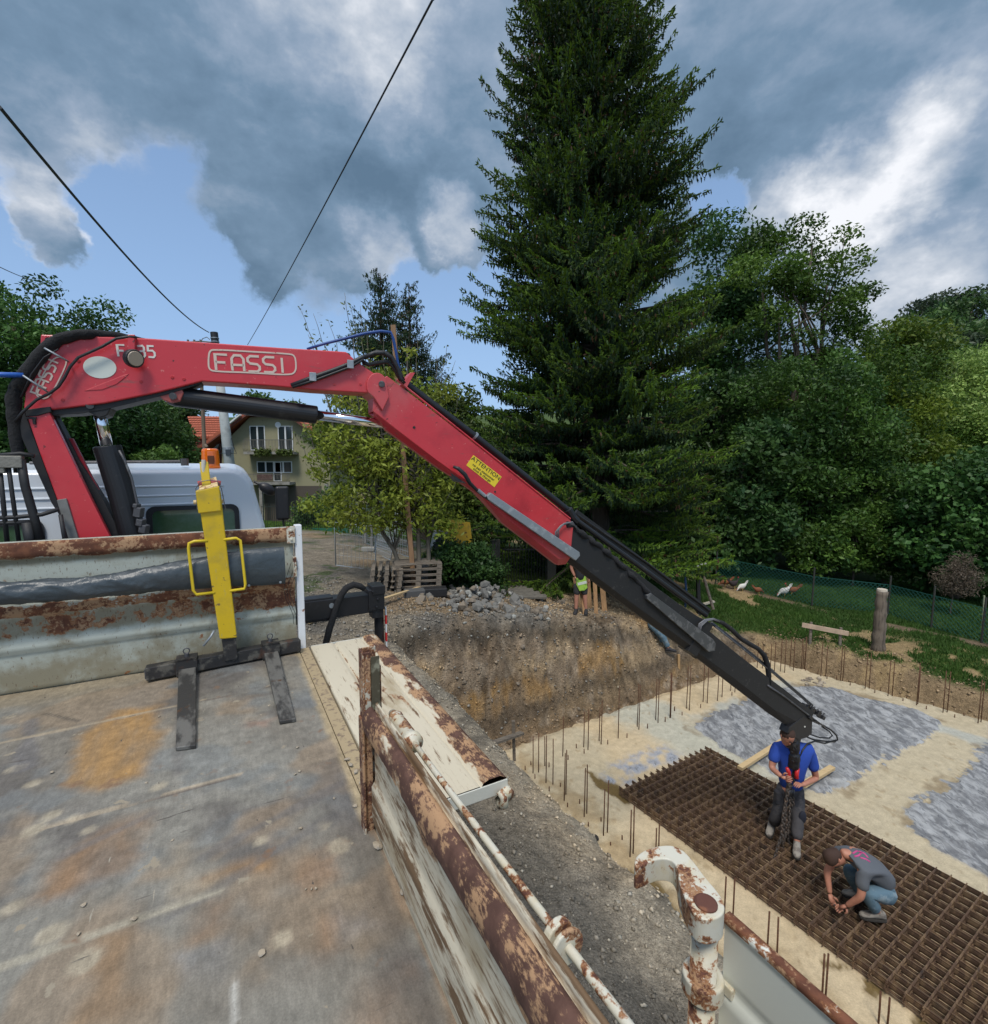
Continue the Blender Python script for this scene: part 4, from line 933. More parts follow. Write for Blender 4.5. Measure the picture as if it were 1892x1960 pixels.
# wrapped hose bundle along the top
b = MB(); pts = []; rs = []
for i in range(34):
    t = i/33; u = 1083+t*(1250-1083); v = 1000 + t*(1143-1000) - 10*math.sin(math.pi*t)
    pts.append(PC(u, v+1.5*math.sin(i*1.9), .075+.02*math.sin(i*1.3))); rs.append(.030+.007*math.sin(i*2.1))
b.tube(pts, rs, 10); b.build('hose_bundle', M_sleeve, truck, smooth=True)
b = MB()
for k in range(3):
    b.tube([PC(1063+3*k,1030,.12), PC(1064+3*k,1018-2*k,.14), PC(1074+3*k,1006-2*k,.14), PC(1090+3*k,1001-k,.12), PC(1104,1008+2*k,.10)], .007, 8)
b.build('looped_hoses', mat('grey_hose', (.16,.16,.17), .4), truck, smooth=True)
b = MB()
for k in range(3):
    b.tube([PC(1336+2*k,1206+3*k,.11), PC(1339+2*k,1194+2*k,.12), PC(1350+2*k,1186+k,.11), PC(1366,1184+k,.09), PC(1378,1190,.07)], .008, 8)
b.build('looped_hoses', bpy.data.materials['grey_hose'], truck, smooth=True)
b = MB(); pts = [PC(u, v, .04) for u, v in ((1366,1186),(1385,1193),(1402,1206),(1418,1222),(1436,1233),(1452,1242),(1463,1254),(1470,1272),(1472,1292),(1473,1310))]
b.tube(pts, [.022,.026,.03,.028,.031,.029,.034,.036,.034,.026], 12); b.build('hose_bundle', M_sleeve, truck, smooth=True)
b = MB(); b.tube([PC(1362,1192,-.02), PC(1462,1270,-.02), PC(1555,1350,-.02)], .020, 12); b.build('extension_ram', M_galvd, truck, smooth=True)
b = MB(); b.tube([PC(1370,1200,.05), PC(1470,1280,.05), PC(1552,1350,.05)], .009, 8); b.tube([PC(1470,1312,.07), PC(1500,1332,.075), PC(1560,1378,.07), PC(1580,1392,.06)], .014, 8); b.build('hydraulic_pipe', M_galvd, truck, smooth=True)
# tip cluster
b = MB()
RM = Matrix.Rotation(R_(26),3,'Z')
for (u, v, dx, dz, o_) in ((1552,1356,.10,.06,.0),(1564,1364,.08,.07,.02),(1572,1372,.06,.05,.03),(1548,1372,.09,.05,.05),(1560,1380,.12,.03,.06),(1542,1352,.06,.06,-.02)):
    b.box(PC(u,v,o_), (dx,.10,dz), R=RM @ Matrix.Rotation(R_(38),3,'Y'))
for k in range(6): b.tube([PC(1545+6*k,1350+4*k,.05), PC(1549+6*k,1345+4*k,.05)], .010, 8)
b.build('tip_manifold', M_black, truck, bev=.005)
cplate('tip_bracket', [(1538,1372),(1556,1378),(1555,1404),(1546,1412),(1530,1416),(1508,1404),(1512,1392)], .13, M_black, bev=.006)
b = MB(); b.tube([PC(1541,1391,.066), PC(1541,1391,.07)], .012, 12); b.build('bracket_hole', mat('pale_hole', (.45,.45,.4), .7), truck)
b = MB()
b.tube([PC(1576,1388,.05), PC(1592,1398,.05), PC(1602,1408,.04), PC(1604,1416,.03), PC(1598,1420,.02), PC(1580,1419,.02), PC(1558,1416,.03), PC(1546,1411,.04)], .012, 10)
b.tube([PC(1574,1391,.03), PC(1588,1400,.03), PC(1594,1408,.02), PC(1588,1413,.02), PC(1570,1412,.02), PC(1552,1406,.03)], .010, 10)
b.tube([PC(1600,1417,.02), PC(1580,1423,.04), PC(1560,1419,.05), PC(1546,1424,.06), PC(1537,1436,.06), PC(1530,1450,.05)], .012, 10)
b.build('tip_hoses', M_rubber, truck, smooth=True)
# rotator and hook block
rc = PC(1522,1405)
def at(v, u=None, off=0): return PC(1522 + (v-1405)*-.05 if u is None else u, v, off)
b = MB()
pr = [(1396,.055),(1404,.060),(1414,.055),(1420,.075),(1432,.080),(1440,.070),(1444,.088),(1452,.092),(1458,.085),(1462,.088),(1468,.080),(1471,.045)]
ax = [at(v) for v, r in pr]
b.tube(ax, [r*.95 for v, r in pr], 20)
b.box(at(1412), (.16,.10,.10), R=RM @ Matrix.Rotation(R_(20),3,'Y')); b.box(at(1425,1514,.03), (.07,.12,.09), R=RM)
for k in range(7): p = at(1420+6*k, 1512+((k*5)%13), .09); b.tube([p, p+CN*.03], .011, 8)
b.build('rotator', M_black, truck, bev=.004)
b = MB(); b.tube([at(1468), at(1482)], .026, 12); p = at(1486); b.box(p, (.05,.06,.10), R=RM); b.build('rotator_shaft', M_blackm, truck, bev=.004)
b = MB(); b.build if False else None
hkP = at(1488)
M_redhook = mat('red_hook_paint', (.50,.02,.02), .4, layers=[((.12,.02,.02),20,.6,.7)])
b = MB()
for (u0, sgn) in ((1507,-1),(1529,1)):
    q = [PC(u0-4*sgn*0, 1470, .05), PC(u0-3*sgn, 1478, .06), PC(u0-4*sgn, 1488, .06), PC(u0-1*sgn, 1497 if sgn < 0 else 1490, .05)]
    b.tube(q, [.020,.030,.030,.018], 10)
b.build('red_hook', M_redhook, truck, smooth=True)

# ---- chain sling hanging from the hook (a thing of its own)
M_chain = mat('dark_chain_steel', (.095,.08,.07), .6, .4, layers=[((.16,.11,.08),15,.5,.65)])
sling = thing('chain_sling', 'four legged lifting chain hanging from the crane hook down onto the steel mesh stack', 'chain sling', PC(1514,1500,.02))
def chain(pts, link=.060, r=.0080):
    b = MB(); P = [Vector(p) for p in pts]; segs_ = []; L = 0
    for i in range(len(P)-1): segs_.append((P[i], P[i+1], (P[i+1]-P[i]).length)); L += segs_[-1][2]
    n = max(2, int(L/(link*.72)))
    for k in range(n):
        s_ = (k+.5)/n*L; 
        for (a, c_, l) in segs_:
            if s_ <= l: break
            s_ -= l
        d = (c_-a).normalized(); m_ = a+d*s_; sx = d.orthogonal().normalized(); sx = Matrix.Rotation(R_(90)*(k%2)+.3, 3, d) @ sx
        q = []
        for j in range(8):
            an = 2*math.pi*j/8; q.append(m_ + d*(math.cos(an)*link*.5) + sx*(math.sin(an)*link*.30))
        b.tube(q+[q[0]], r, 5, caps=False)
    return b
tops = PC(1514,1502,.02)
for i, pp in enumerate(([(1512,1500),(1500,1560),(1496,1600),(1484,1640),(1478,1655)], [(1509,1500),(1503,1545),(1508,1590),(1499,1610),(1504,1560)], [(1514,1500),(1512,1560),(1510,1610),(1507,1640),(1508,1662)], [(1518,1500),(1519,1560),(1526,1600),(1536,1622)], [(1510,1505),(1500,1560),(1503,1600),(1497,1630)], [(1516,1505),(1515,1540),(1506,1580),(1513,1600),(1511,1560)])):
    chain([PC(u, v, .04-.02*i) for u, v in pp]).build('chain_leg', M_chain, sling)
b = MB(); b.tube([PC(1514+7*math.cos(a), 1497+9*math.sin(a), .03) for a in [2*math.pi*k/12 for k in range(13)]], .010, 8, caps=False)
for k in range(4):
    b.tube([PC(1508+4*k,1512,.03-.01*k), PC(1507+4*k,1524,.03-.01*k)], .014, 8)
b.build('master_link', M_galvd, sling, smooth=True)

# ---- lettering on the main boom
def strokes(name, letters, org, ux, uy, H, wd, gap, m, off, th=.0035, sw=None, par=main):
    """blocky rounded letters drawn as flat raised strips; org/ux/uy given on the boom side plane"""
    G = {'F': [[(0,0),(0,1),(.8,1)], [(0,.5),(.65,.5)]],
         'A': [[(0,0),(0,.78),(.18,1),(.62,1),(.8,.78),(.8,0)], [(0,.38),(.8,.38)]],
         'S': [[(.8,1),(.18,1),(0,.85),(0,.66),(.15,.52),(.65,.48),(.8,.34),(.8,.15),(.62,0),(0,0)]],
         'I': [[(.25,0),(.25,1)]], '1': [[(.1,.85),(.35,1),(.35,0)]],
         '3': [[(0,.95),(.6,1),(.72,.85),(.72,.62),(.55,.52),(.2,.52)], [(.55,.52),(.75,.4),(.75,.14),(.6,0),(.05,.03)]],
         '5': [[(.75,1),(.08,1),(.05,.58),(.55,.60),(.76,.42),(.76,.16),(.6,0),(.02,.02)]]}
    b = MB(); x = 0; sw = sw or H*.15
    for ch in letters:
        if ch == ' ': x += wd*.55; continue
        for st_ in G[ch]:
            P = [org + ux*(x + p[0]*wd) + uy*(p[1]*H) + CN*off for p in st_]
            ribbon(b, P, sw, th)
        x += wd*(.5 if ch in 'I' else 1.0)*.8+gap
    return b, x
def ribbon(b, P, sw, th, closed=False):
    n = len(P); L = []; Rr = []
    for i in range(n):
        if closed: a, c_ = P[(i-1)%n], P[(i+1)%n]
        else: a, c_ = P[max(0,i-1)], P[min(n-1,i+1)]
        d = (c_-a).normalized(); sd_ = d.cross(CN).normalized(); k = sw/2
        if 0 < i < n-1 or closed:
            d1 = (P[i]-P[(i-1)%n]).normalized(); d2 = (P[(i+1)%n]-P[i]).normalized(); k = k/max(.5, math.sqrt((1+max(-.9, min(1, d1.dot(d2))))/2))
        L.append(P[i]+sd_*k); Rr.append(P[i]-sd_*k)
    o = len(b.v); m_ = n if closed else n-1
    vs = L+Rr; vs = [p for p in vs] + [p - CN*th for p in vs]
    fs = []
    for i in range(m_):
        j = (i+1)%n; fs += [(i, j, n+j, n+i), (2*n+i, 2*n+j, j, i), (n+i, n+j, 3*n+j, 3*n+i)]
    if not closed: fs += [(0, n, 3*n, 2*n), (n-1, 2*n-1, 4*n-1, 3*n-1)]
    b.add(vs, fs)
ofs = MBW/2 + .003
o0 = PC(412,709,0); o1 = PC(558,712,0); ux = (o1-o0).normalized(); Lw = (o1-o0).length; uy = ux.cross(CN).normalized(); uy = uy if uy.z > 0 else -uy
Hh = (PC(412,709,0)-PC(411,676,0)).length*.92
o0 = PC(414,708,MBW/2) ; o1 = PC(554,714,MBW/2); ux = (o1-o0).normalized(); Lw = (o1-o0).length; uy = ux.cross(CN).normalized(); uy = uy if uy.z > 0 else -uy
Hh = (PC(414,708,MBW/2)-PC(413,678,MBW/2)).length
wl = Lw/5.05
b, _ = strokes('l', 'FASSI', o0, ux, uy, Hh, wl, wl*.28, M_dec, .0035)
b.build('boom_lettering', M_dec, main)
def rr_px(pts, b, sw, off, wsub):
    P = [PC(u, v, wsub) + CN*off for u, v in pts]; P = chaikin(P, 2); ribbon(b, P, sw, .003, closed=True)
b = MB(); rr_px([(399,690),(401,671),(412,669),(480,673),(552,677),(564,680),(567,695),(566,712),(554,718),(480,713),(412,711),(400,707)], b, .011, .0035, MBW/2); b.build('lettering_frame', M_dec, main)
o0 = PC(227,682,MBW/2); o1 = PC(297,684,MBW/2); ux = (o1-o0).normalized(); L2 = (o1-o0).length; uy = ux.cross(CN).normalized(); uy = uy if uy.z > 0 else -uy
H2 = (PC(227,682,MBW/2)-PC(224,660,MBW/2)).length; w2 = L2/4.05
b, _ = strokes('l', 'F135', o0, ux, uy, H2, w2, w2*.30, M_decw, .0035, sw=H2*.16); b.build('model_number', M_decw, main)
o0 = PC(82,758,MBW/2); o1 = PC(114,690,MBW/2); ux = (o1-o0).normalized(); L3 = (o1-o0).length; uy = ux.cross(CN).normalized(); uy = uy if uy.x < 0 else -uy
w3 = L3/4.9; b, _ = strokes('l', 'FASSI', o0, ux, uy, .062, w3, w3*.27, M_dec, .0035, sw=.010); b.build('boom_lettering', M_dec, main)
b = MB(); rr_px([(68,748),(88,706),(106,682),(126,686),(128,696),(112,730),(96,758),(84,764),(72,760)], b, .007, .0033, MBW/2); b.build('lettering_frame', M_dec, main)
b = MB(); c0 = PC(191.5,703,MBW/2+.001); e1 = PC(223,705,MBW/2+.001)-c0; e2 = PC(191.5,682,MBW/2+.001)-c0
b.prism([c0+e1*math.cos(a)+e2*math.sin(a)+CN*.0022 for a in [2*math.pi*k/40 for k in range(40)]], -CN*.003); b.build('oval_sticker', M_oval, main)
# hose sleeve over the left end, with clips and thin cables
b = MB()
pts = [(38,905),(30,830),(27,790),(26,760),(38,735),(62,700),(88,668),(112,650),(150,640),(180,640),(225,642),(258,648),(285,652)]
wv = [.032,.040,.044,.047,.047,.046,.044,.040,.036,.034,.024,.018,.012]
P = []; Rs = []
for i in range(len(pts)-1):
    for k in range(4):
        t = k/4; P.append(PC(pts[i][0]*(1-t)+pts[i+1][0]*t, pts[i][1]*(1-t)+pts[i+1][1]*t, (.125 if 3 < i < 9 else .09))); Rs.append((wv[i]*(1-t)+wv[i+1]*t)*(1+.06*math.sin(len(P)*1.7)))
b.tube(P, Rs, 12, flat=.75); b.build('hose_sleeve', M_sleeve, truck, smooth=True)
b = MB()
b.tube([PC(u, v, .155) for u, v in ((28,808),(44,788),(70,765),(96,752),(112,740),(124,722),(134,702),(150,684),(172,674),(196,663),(222,648),(248,644),(262,646))], .009, 8)
b.tube([PC(u, v, .185) for u, v in ((40,760),(60,716),(84,684),(112,668))], .004, 6)
b.build('signal_cable', M_rubber, truck, smooth=True)
for (u0, v0, u1, v1) in ((46,720,88,748),(88,668,128,690)):
    b = MB(); b.tube([PC(u0-6,v0-4,.12), PC(u0,v0,.185), PC((u0+u1)/2,(v0+v1)/2,.20), PC(u1,v1,.16), PC(u1+3,v1+2,.12)], .006, 8); b.build('wire_clip', M_galv, truck, smooth=True)
# work lamp hanging from a strap
b = MB(); cprism(b, [(244,640),(258,640),(258,672),(262,676),(252,677),(245,672)], .05, off=.16); b.build('lamp_strap', M_red, truck, bev=.003)
lc = PC(256,686,.19); b = MB()
ldir = (CN*.75 + CD_*.62 + Vector((0,0,-.15))).normalized()
b.tube([lc-ldir*.028, lc-ldir*.02, lc+ldir*.012, lc+ldir*.02], [.035,.058,.060,.056], 20); wl_ = b.build('work_lamp', M_rubber, truck)
b = MB(); b.tube([lc+ldir*.018, lc+ldir*.025], [.050,.046], 20); b.build('lamp_lens', mat('frosted_lamp_glass', (.42,.34,.26), .25, coat=.5), wl_)
# hoses crossing to the elbow
b = MB()
b.tube([PC(u, v, .13) for u, v in ((558,738),(600,722),(640,708),(668,697),(690,686),(700,682))], .018, 10)
b.tube([PC(u, v, .145) for u, v in ((560,741),(605,727),(645,712),(672,702),(696,688))], .010, 8)
b.tube([PC(u, v, .13) for u, v in ((698,684),(716,676),(735,675),(750,684),(760,702),(767,724),(775,734))], [.018,.019,.020,.020,.018,.016,.014], 10)
b.tube([PC(u, v, .10) for u, v in ((694,692),(706,698),(725,694),(742,692),(754,703),(762,718),(768,728))], .017, 10)
b.tube([PC(u, v, .06) for u, v in ((700,682),(722,672),(742,676),(757,692),(768,716),(776,732))], .012, 10)
b.build('elbow_hoses', M_rubber, truck, smooth=True)
b = MB()
for (u, v) in ((599,721),(671,697)): b = MB(); b.box(PC(u, v, .155), (.05,.012,.065), R=RM); b.build('hose_clip', M_galv, truck, bev=.003)
# blue hose and blue pole
M_blue = mat('blue_plastic_pipe', (.010,.055,.22), .4)
b = MB(); b.tube([PC(u, v, -.05) for u, v in ((588,668),(620,658),(660,648),(700,638),(730,634),(748,636),(753,648),(758,672),(763,700),(770,722))], [.010,.011,.012,.013,.013,.013,.013,.012,.012,.010], 10); b.build('blue_hose', M_blue, truck, smooth=True)
b = MB(); b.tube([Ty(u, v, 0) if False else PC(u, v, .16) for u, v in ((-60,716),(46,718))], .016, 12); b.build('blue_boom_pipe', mat('bright_blue_pipe', (.015,.10,.42), .4), truck, smooth=True)
# warning label with printing
b = MB(); L4 = [PC(u, v, .10)+CN*.0025 for u, v in ((906.4,871),(960.6,912.5),(946.5,932.6),(893,890.6))]
b.prism(L4, -CN*.003); lab = b.build('warning_label', M_yel, outer)
def text_mesh(name, s_, size, m, org, ux, uy, par, extr=.0008, align='CENTER', sx=1.0):
    cu = bpy.data.curves.new(name, 'FONT'); cu.body = s_; cu.size = size; cu.extrude = extr; cu.align_x = align; cu.align_y = 'CENTER'; cu.resolution_u = 3
    ob = bpy.data.objects.new(name, cu); me = bpy.data.meshes.new_from_object(ob); bpy.data.objects.remove(ob)
    nz = ux.cross(uy); Wi = wmat(par).inverted()
    for v_ in me.vertices: p = org + ux*(v_.co.x*sx) + uy*v_.co.y + nz*v_.co.z; v_.co = Wi @ p
    me.materials.clear(); me.materials.append(m); o = bpy.data.objects.new(name, me); C.objects.link(o); o.parent = par; return o
ux = (L4[1]-L4[0]).normalized(); uy = (L4[0]-L4[3]); wv4 = (L4[1]-L4[0]).length; hv4 = uy.length; uy = (uy - ux*uy.dot(ux)).normalized(); ctr = (L4[0]+L4[1]+L4[2]+L4[3])/4 + CN*.0015
text_mesh('label_print', 'ATTENTION', hv4*.46, M_ink, ctr+uy*hv4*.27, ux, uy, lab, sx=.98*wv4/(hv4*.46*5.6))
text_mesh('label_print', 'ne pas stationner', hv4*.28, M_ink, ctr-uy*hv4*.10, ux, uy, lab, sx=.80*wv4/(hv4*.28*7.4))
text_mesh('label_print', 'sous la charge', hv4*.28, M_ink, ctr-uy*hv4*.34, ux, uy, lab, sx=.66*wv4/(hv4*.28*6.2))

# ================================================================ PALLET FORK standing on the bed
fork = thing('pallet_fork', 'yellow crane pallet fork with two grey tines, standing on the truck bed against the headboard', 'pallet fork', Tw(-.45,-.18,0), YAW)
M_yp = mat('chipped_yellow_paint', (.62,.42,.01), .38, coat=.15, layers=[((.44,.31,.03), 5, .48, .72), ((.50,.38,.08), 60, .60, .68, (1,1,.3)), ((.20,.13,.04), 26, .655, .68), ((.10,.07,.03), 70, .69, .71)], bump=[(35,.12,.004)])
M_ypt = mat('bleached_yellow_paint', (.66,.50,.26), .5, layers=[((.30,.15,.05), 30, .52, .60)])
M_fork = mat('blackened_fork_steel', (.035,.033,.032), .55, .3, layers=[((.13,.12,.10), 15, .50, .66), ((.09,.05,.035), 9, .58, .7)], bump=[(40,.4,.005)])
M_tine = mat('worn_tine_steel', (.05,.048,.045), .55, .35, layers=[((.17,.165,.15), 11, .46, .60, (1,.3,1)), ((.10,.055,.03), 13, .60, .70)], bump=[(45,.5,.004)])
def fq(px, y0, dy): return [Tw(*Ty(u, v, y0)) for u, v in px], TY*dy
b = MB(); q, d = fq([(377,938),(422,938),(454,1221),(421,1224)], -.205, .085); b.prism(q, d); b.build('mast', M_yp, fork, bev=.007)
b = MB(); q, d = fq([(374,940),(420,930),(424,978),(380,983)], -.222, .115); b.prism(q, d); b.build('mast_head', M_yp, fork, bev=.006)
b = MB()
p = Ty(399,960,-.21); b2 = MB(TM)
b2.tube([Vector((p.x-.085,-.16,p.z-.005)), Vector((p.x+.085,-.16,p.z-.005))], .014, 10); b2.build('cross_pin', M_ypt, fork)
b = MB(TM); P0 = Ty(380,938,-.22); P1 = Ty(418,930,-.22)
b.add([(P0.x,-.222,P0.z),(P1.x,-.222,P1.z),(P1.x-.01,-.11,P1.z+.06),(P0.x+.01,-.11,P0.z+.06),(P0.x,-.11,P0.z-.05),(P1.x,-.11,P1.z-.05)], [(0,1,2,3),(3,2,5,4),(0,3,4),(1,5,2),(0,4,5,1)])
b.build('mast_cap', M_ypt, fork, bev=.004)
b = MB(TM); e0 = Ty(397,940,-.19); e1 = Ty(390,884,-.19); b.beam(Vector((e0.x,-.19,e0.z)), Vector((e1.x,-.15,e1.z)), .016, .05, up=(1,0,0)); 
b.build('lifting_eye', M_yp, fork, bev=.005)
b = MB(TM); e2 = Ty(390,880,-.16); e3 = Ty(389,906,-.16); b.tube([e3, e2], .013, 10); b.build('eye_tip', mat('bare_pale_metal', (.55,.52,.44), .5), fork)
b = MB(TM); rc_ = Ty(401,926,-.18); b.tube([Vector((rc_.x-.065,-.16,rc_.z)), Vector((rc_.x,-.16,rc_.z+.012)), Vector((rc_.x+.065,-.16,rc_.z))], .018, 10); b.build('rubber_buffer', mat('faded_red_rubber', (.40,.09,.08), .6), fork, smooth=True)
b = MB(TM); q = [Ty(u, v, -.20) for u, v in ((378,975),(375,935),(384,922),(400,919),(416,921),(424,935),(432,975))]; b.tube(q, .003, 6); b.build('wire_bail', M_galvd, fork)
for pts in ([(398,1035),(372,1036),(362,1040),(361,1050),(370,1130),(376,1138),(412,1134)], [(428,1033),(452,1030),(460,1034),(470,1118),(468,1127),(440,1131)]):
    b = MB(); b.tube([Tw(*Ty(u, v, -.20)) for u, v in pts], .0095, 10); b.build('handle', mat('yellow_handle', (.66,.48,.02), .4) if 'yellow_handle' not in bpy.data.materials else bpy.data.materials['yellow_handle'], fork, smooth=True)
b = MB(); q, d = fq([(424,1220),(452,1217),(455,1262),(430,1266)], -.19, .055); b.prism(q, d); b.build('mast_foot', M_fork, fork, bev=.004)
# crossbar lying across the bed in front of the headboard
cbz = .055
L0 = Tl(PPl(285,1280,TO+TZ*cbz,TZ)); R0 = Tl(PPl(578,1233,TO+TZ*cbz,TZ))
cy_ = -.13
L0 = Vector((-.93,cy_-.05,cbz)); R0 = Vector((-.0,cy_+.03,cbz))
b = MB(TM); b.beam(L0, R0, .075, .085); b.build('crossbar', M_fork, fork, bev=.006)
b = MB(TM); b.beam(L0+Vector((-.004,0,0)), L0+Vector((.002,0,0)), .055, .06); b.build('bar_end_plate', M_galvd, fork)
for (ua, va, ub, vb, uc, vc, ud, vd) in ((343,1275,376,1268,375,1421,336,1426),(505,1248,531,1243,566,1371,535,1376)):
    A = Tz(ua, va, .045); B = Tz(ub, vb, .045); C_ = Tz(uc, vc, .035); D_ = Tz(ud, vd, .035)
    A.y = min(A.y, cy_-.03); B.y = A.y+.01
    b = MB(TM); hh = .035; top_ = [A, B, C_, D_]
    b.add([Vector((p.x,p.y,.002)) for p in top_]+[Vector((A.x,A.y,.055)), Vector((B.x,B.y,.055)), Vector((C_.x,C_.y,.022)), Vector((D_.x,D_.y,.022))], [(0,1,2,3),(4,7,6,5),(0,4,5,1),(1,5,6,2),(2,6,7,3),(3,7,4,0)])
    tn = b.build('tine', M_tine, fork, bev=.004)
    b = MB(TM); mx = (A.x+B.x)/2; yb = cy_ - .05 + (mx+.93)*.086
    b.ab((A.x-.012,yb-.055,.0035), (B.x+.012,yb-.043,.115)); b.ab((A.x-.012,yb-.055,.099), (B.x+.012,yb+.05,.115)); b.ab((A.x-.012,yb+.041,.0035), (B.x+.012,yb+.053,.115))
    sl_ = b.build('tine_sleeve', M_fork, fork, bev=.004)
    b = MB(TM); c1 = Vector((mx, yb, .125)); b.tube([c1-Vector((0,0,.02)), c1+Vector((0,0,.01))], .014, 8); b.tube([c1+Vector((.018*math.cos(a),0,.028+.018*math.sin(a))) for a in [2*math.pi*k/12 for k in range(13)]], .004, 6, caps=False); b.build('locking_pin', M_galvd, sl_)
b = MB(TM); b.tube([Ty(410,1207,-.24), Ty(404,1218,-.25), Ty(389,1237,-.26)], .007, 8); b.build('adjusting_lever', M_galv, fork, smooth=True)

# ================================================================ ROLLED TARPAULIN along the headboard
tp0, tp1 = -2.40, -.085
nu, nv = 420, 40; us = np.linspace(tp0, tp1, nu); an = np.linspace(0, 2*math.pi, nv, endpoint=False)
U_, A_ = np.meshgrid(us, an, indexing='ij')
k = (U_-tp0)/(tp1-tp0)
zc = .635 + .015*k; rz = .072 + .055*sstep(k, .5, 1.0)*1.1; ry = .060 - .010*sstep(k, .6, 1.0)
wr = (fbm(U_*1.0+np.cos(A_)*.25, U_*.3+np.sin(A_)*.5+3, 5, 5, 501)-.5)*1.2 - np.abs(np.sin(U_*11+1.6*np.sin(A_)+7*fbm(U_, np.cos(A_), 2.2, 3, 505)))**.6*(1-sstep(k, .62, .85))*.75 + .2
wr2 = (fbm(U_*4, A_*1.2+U_*6, 2.2, 4, 511)-.5)
rr_ = 1 + (wr*.19 + wr2*.12)*(1-.6*sstep(k,.6,.85))
sag = .012*np.sin(k*9)
TPX = U_; TPY = -.062 - ry + np.cos(A_)*ry*rr_*-1; TPZ = zc + sag + np.sin(A_)*rz*rr_
V = np.stack([TPX.ravel(), np.minimum(TPY.ravel(), -.034), TPZ.ravel()], 1) @ Tn[:3,:3].T + Tn[:3,3]
i = np.arange(nu-1)[:,None]*nv + np.arange(nv)[None,:]; j = np.arange(nu-1)[:,None]*nv + (np.arange(nv)[None,:]+1)%nv
Fq = np.stack([i, i+nv, j+nv, j], -1).reshape(-1,4)
tp = np_mesh('rolled_tarpaulin', V, Fq, M_tarp, loc=tuple(Tw(-1.2,-.06,.56)), smooth=True)
tag(tp, 'long dark grey rolled tarpaulin strapped along the inside of the headboard', 'tarpaulin')
for (x, z) in ((-.12,.545),(-.32,.545)): b = MB(TM); b.tube([Vector((x,-.150,z)), Vector((x,-.158,z))], .008, 10); b.build('eyelet', M_galv, tp)

# stones lying on the bed
M_stone = mat('pale_rubble_stone', (.36,.30,.22), .9, layers=[((.24,.22,.19), 12, .45, .6)], bump=[(50,.6,.01)])
def rock(b, c, r, seed, flat=.55, n=1):
    bm = bmesh.new(); bmesh.ops.create_icosphere(bm, subdivisions=1+n, radius=1)
    rnd = random.Random(seed); ax = Vector((rnd.uniform(.7,1.3), rnd.uniform(.6,1.1), flat*rnd.uniform(.8,1.2))); Rm = Matrix.Rotation(rnd.uniform(0,6.28), 3, 'Z') @ Matrix.Rotation(rnd.uniform(-.4,.4), 3, 'X')
    pl = [(Vector((rnd.gauss(0,1), rnd.gauss(0,1), rnd.gauss(0,1))).normalized(), rnd.uniform(.55,.85)) for _ in range(9)]
    vs = []
    for v_ in bm.verts:
        p = v_.co.copy()
        for nn, dd in pl:
            e_ = p.dot(nn)-dd
            if e_ > 0: p -= nn*e_
        p = Rm @ Vector((p.x*ax.x, p.y*ax.y, p.z*ax.z)); vs.append(Vector(c)+p*r)
    fs = [tuple(v_.index for v_ in f.verts) for f in bm.faces]; bm.free(); b.add(vs, fs)
k = 0
for (u, v, r, lab) in ((705,1575,.026,'largest flat pale stone on the bed floor, beside the foot of the closed dropside'),(724,1623,.022,'pale stone on the bed floor touching the closed dropside, second down the side'),(772,1708,.016,'dark olive stone leaning at the base of the closed dropside, nearest the camera'),
                (665,1455,.013,None),(672,1466,.014,None),(681,1479,.012,None),(690,1500,.011,None),(574,1478,.011,None),(566,1484,.011,None),(576,1588,.011,None),(503,1827,.014,None),(117,1983,.016,None),(256,1762,.013,None),(570,1432,.010,None),(640,1530,.009,None),(160,1735,.010,None),(150,1790,.009,None),
                (534,1334,.008,None),(590,1310,.007,None),(560,1327,.007,None),(305,1373,.010,None),(100,1480,.010,None),(515,1352,.009,None),(600,1300,.007,None),(280,1500,.008,None),(500,1370,.008,None),(330,1610,.008,None),(605,1702,.007,None),(597,1703,.006,None),(586,1703,.006,None),(680,1545,.012,None),(692,1530,.010,None)):
    p = Tz(u, v, .0); b = MB(TM); rock(b, (p.x, p.y, r*.45), r, k*7+1, .5, 1 if r > .012 else 0); k += 1
    o = b.build('stone', M_stone, None)
    tag(o, lab or 'small pale stone chip lying loose on the stained bed floor', 'stone', 'stones lying on the truck bed')
# ================================================================ VEGETATION
def leafmat(name, rough=.6, tr=.25):
    return mat(name, attr='Col', rough=rough, spec=.3, transl=tr)
M_spruce = leafmat('spruce_needles', .6, .12); M_leaf = leafmat('broad_leaves', .5, .30); M_leaf2 = leafmat('young_leaves', .5, .35)
M_bark = mat('rough_bark', (.085,.065,.048), .95, layers=[((.16,.13,.10), 9, .5, .65, (1,1,.2))], bump=[(14,.8,.03,(1,1,.25))])
M_barkp = mat('pale_bark', (.15,.13,.10), .9, layers=[((.07,.06,.045), 9, .5, .65, (1,1,.2))], bump=[(20,.5,.02,(1,1,.25))])
def unit(v): return v/np.maximum(np.linalg.norm(v, axis=-1, keepdims=True), 1e-9)
def quads(cen, a, b):
    """cen (n,3), half axes a,b (n,3) -> diamond-ish leaf quads"""
    V = np.stack([cen-a, cen+b, cen+a, cen-b], 1).reshape(-1,3); Fq = np.arange(len(V)).reshape(-1,4); return V, Fq
def leaf_cloud(cen, size, up=.35, rng=None, asp=.5, droop=0.0):
    rng = rng or RNG; n = len(cen)
    nrm = unit(rng.normal(size=(n,3)) + np.array([0,0,up*2])); a = unit(np.cross(nrm, rng.normal(size=(n,3))))
    a[:,2] -= droop; a = unit(a); b = unit(np.cross(nrm, a)); s = size*(.6+.8*rng.random(n))[:,None]
    return quads(cen, a*s, b*s*asp)
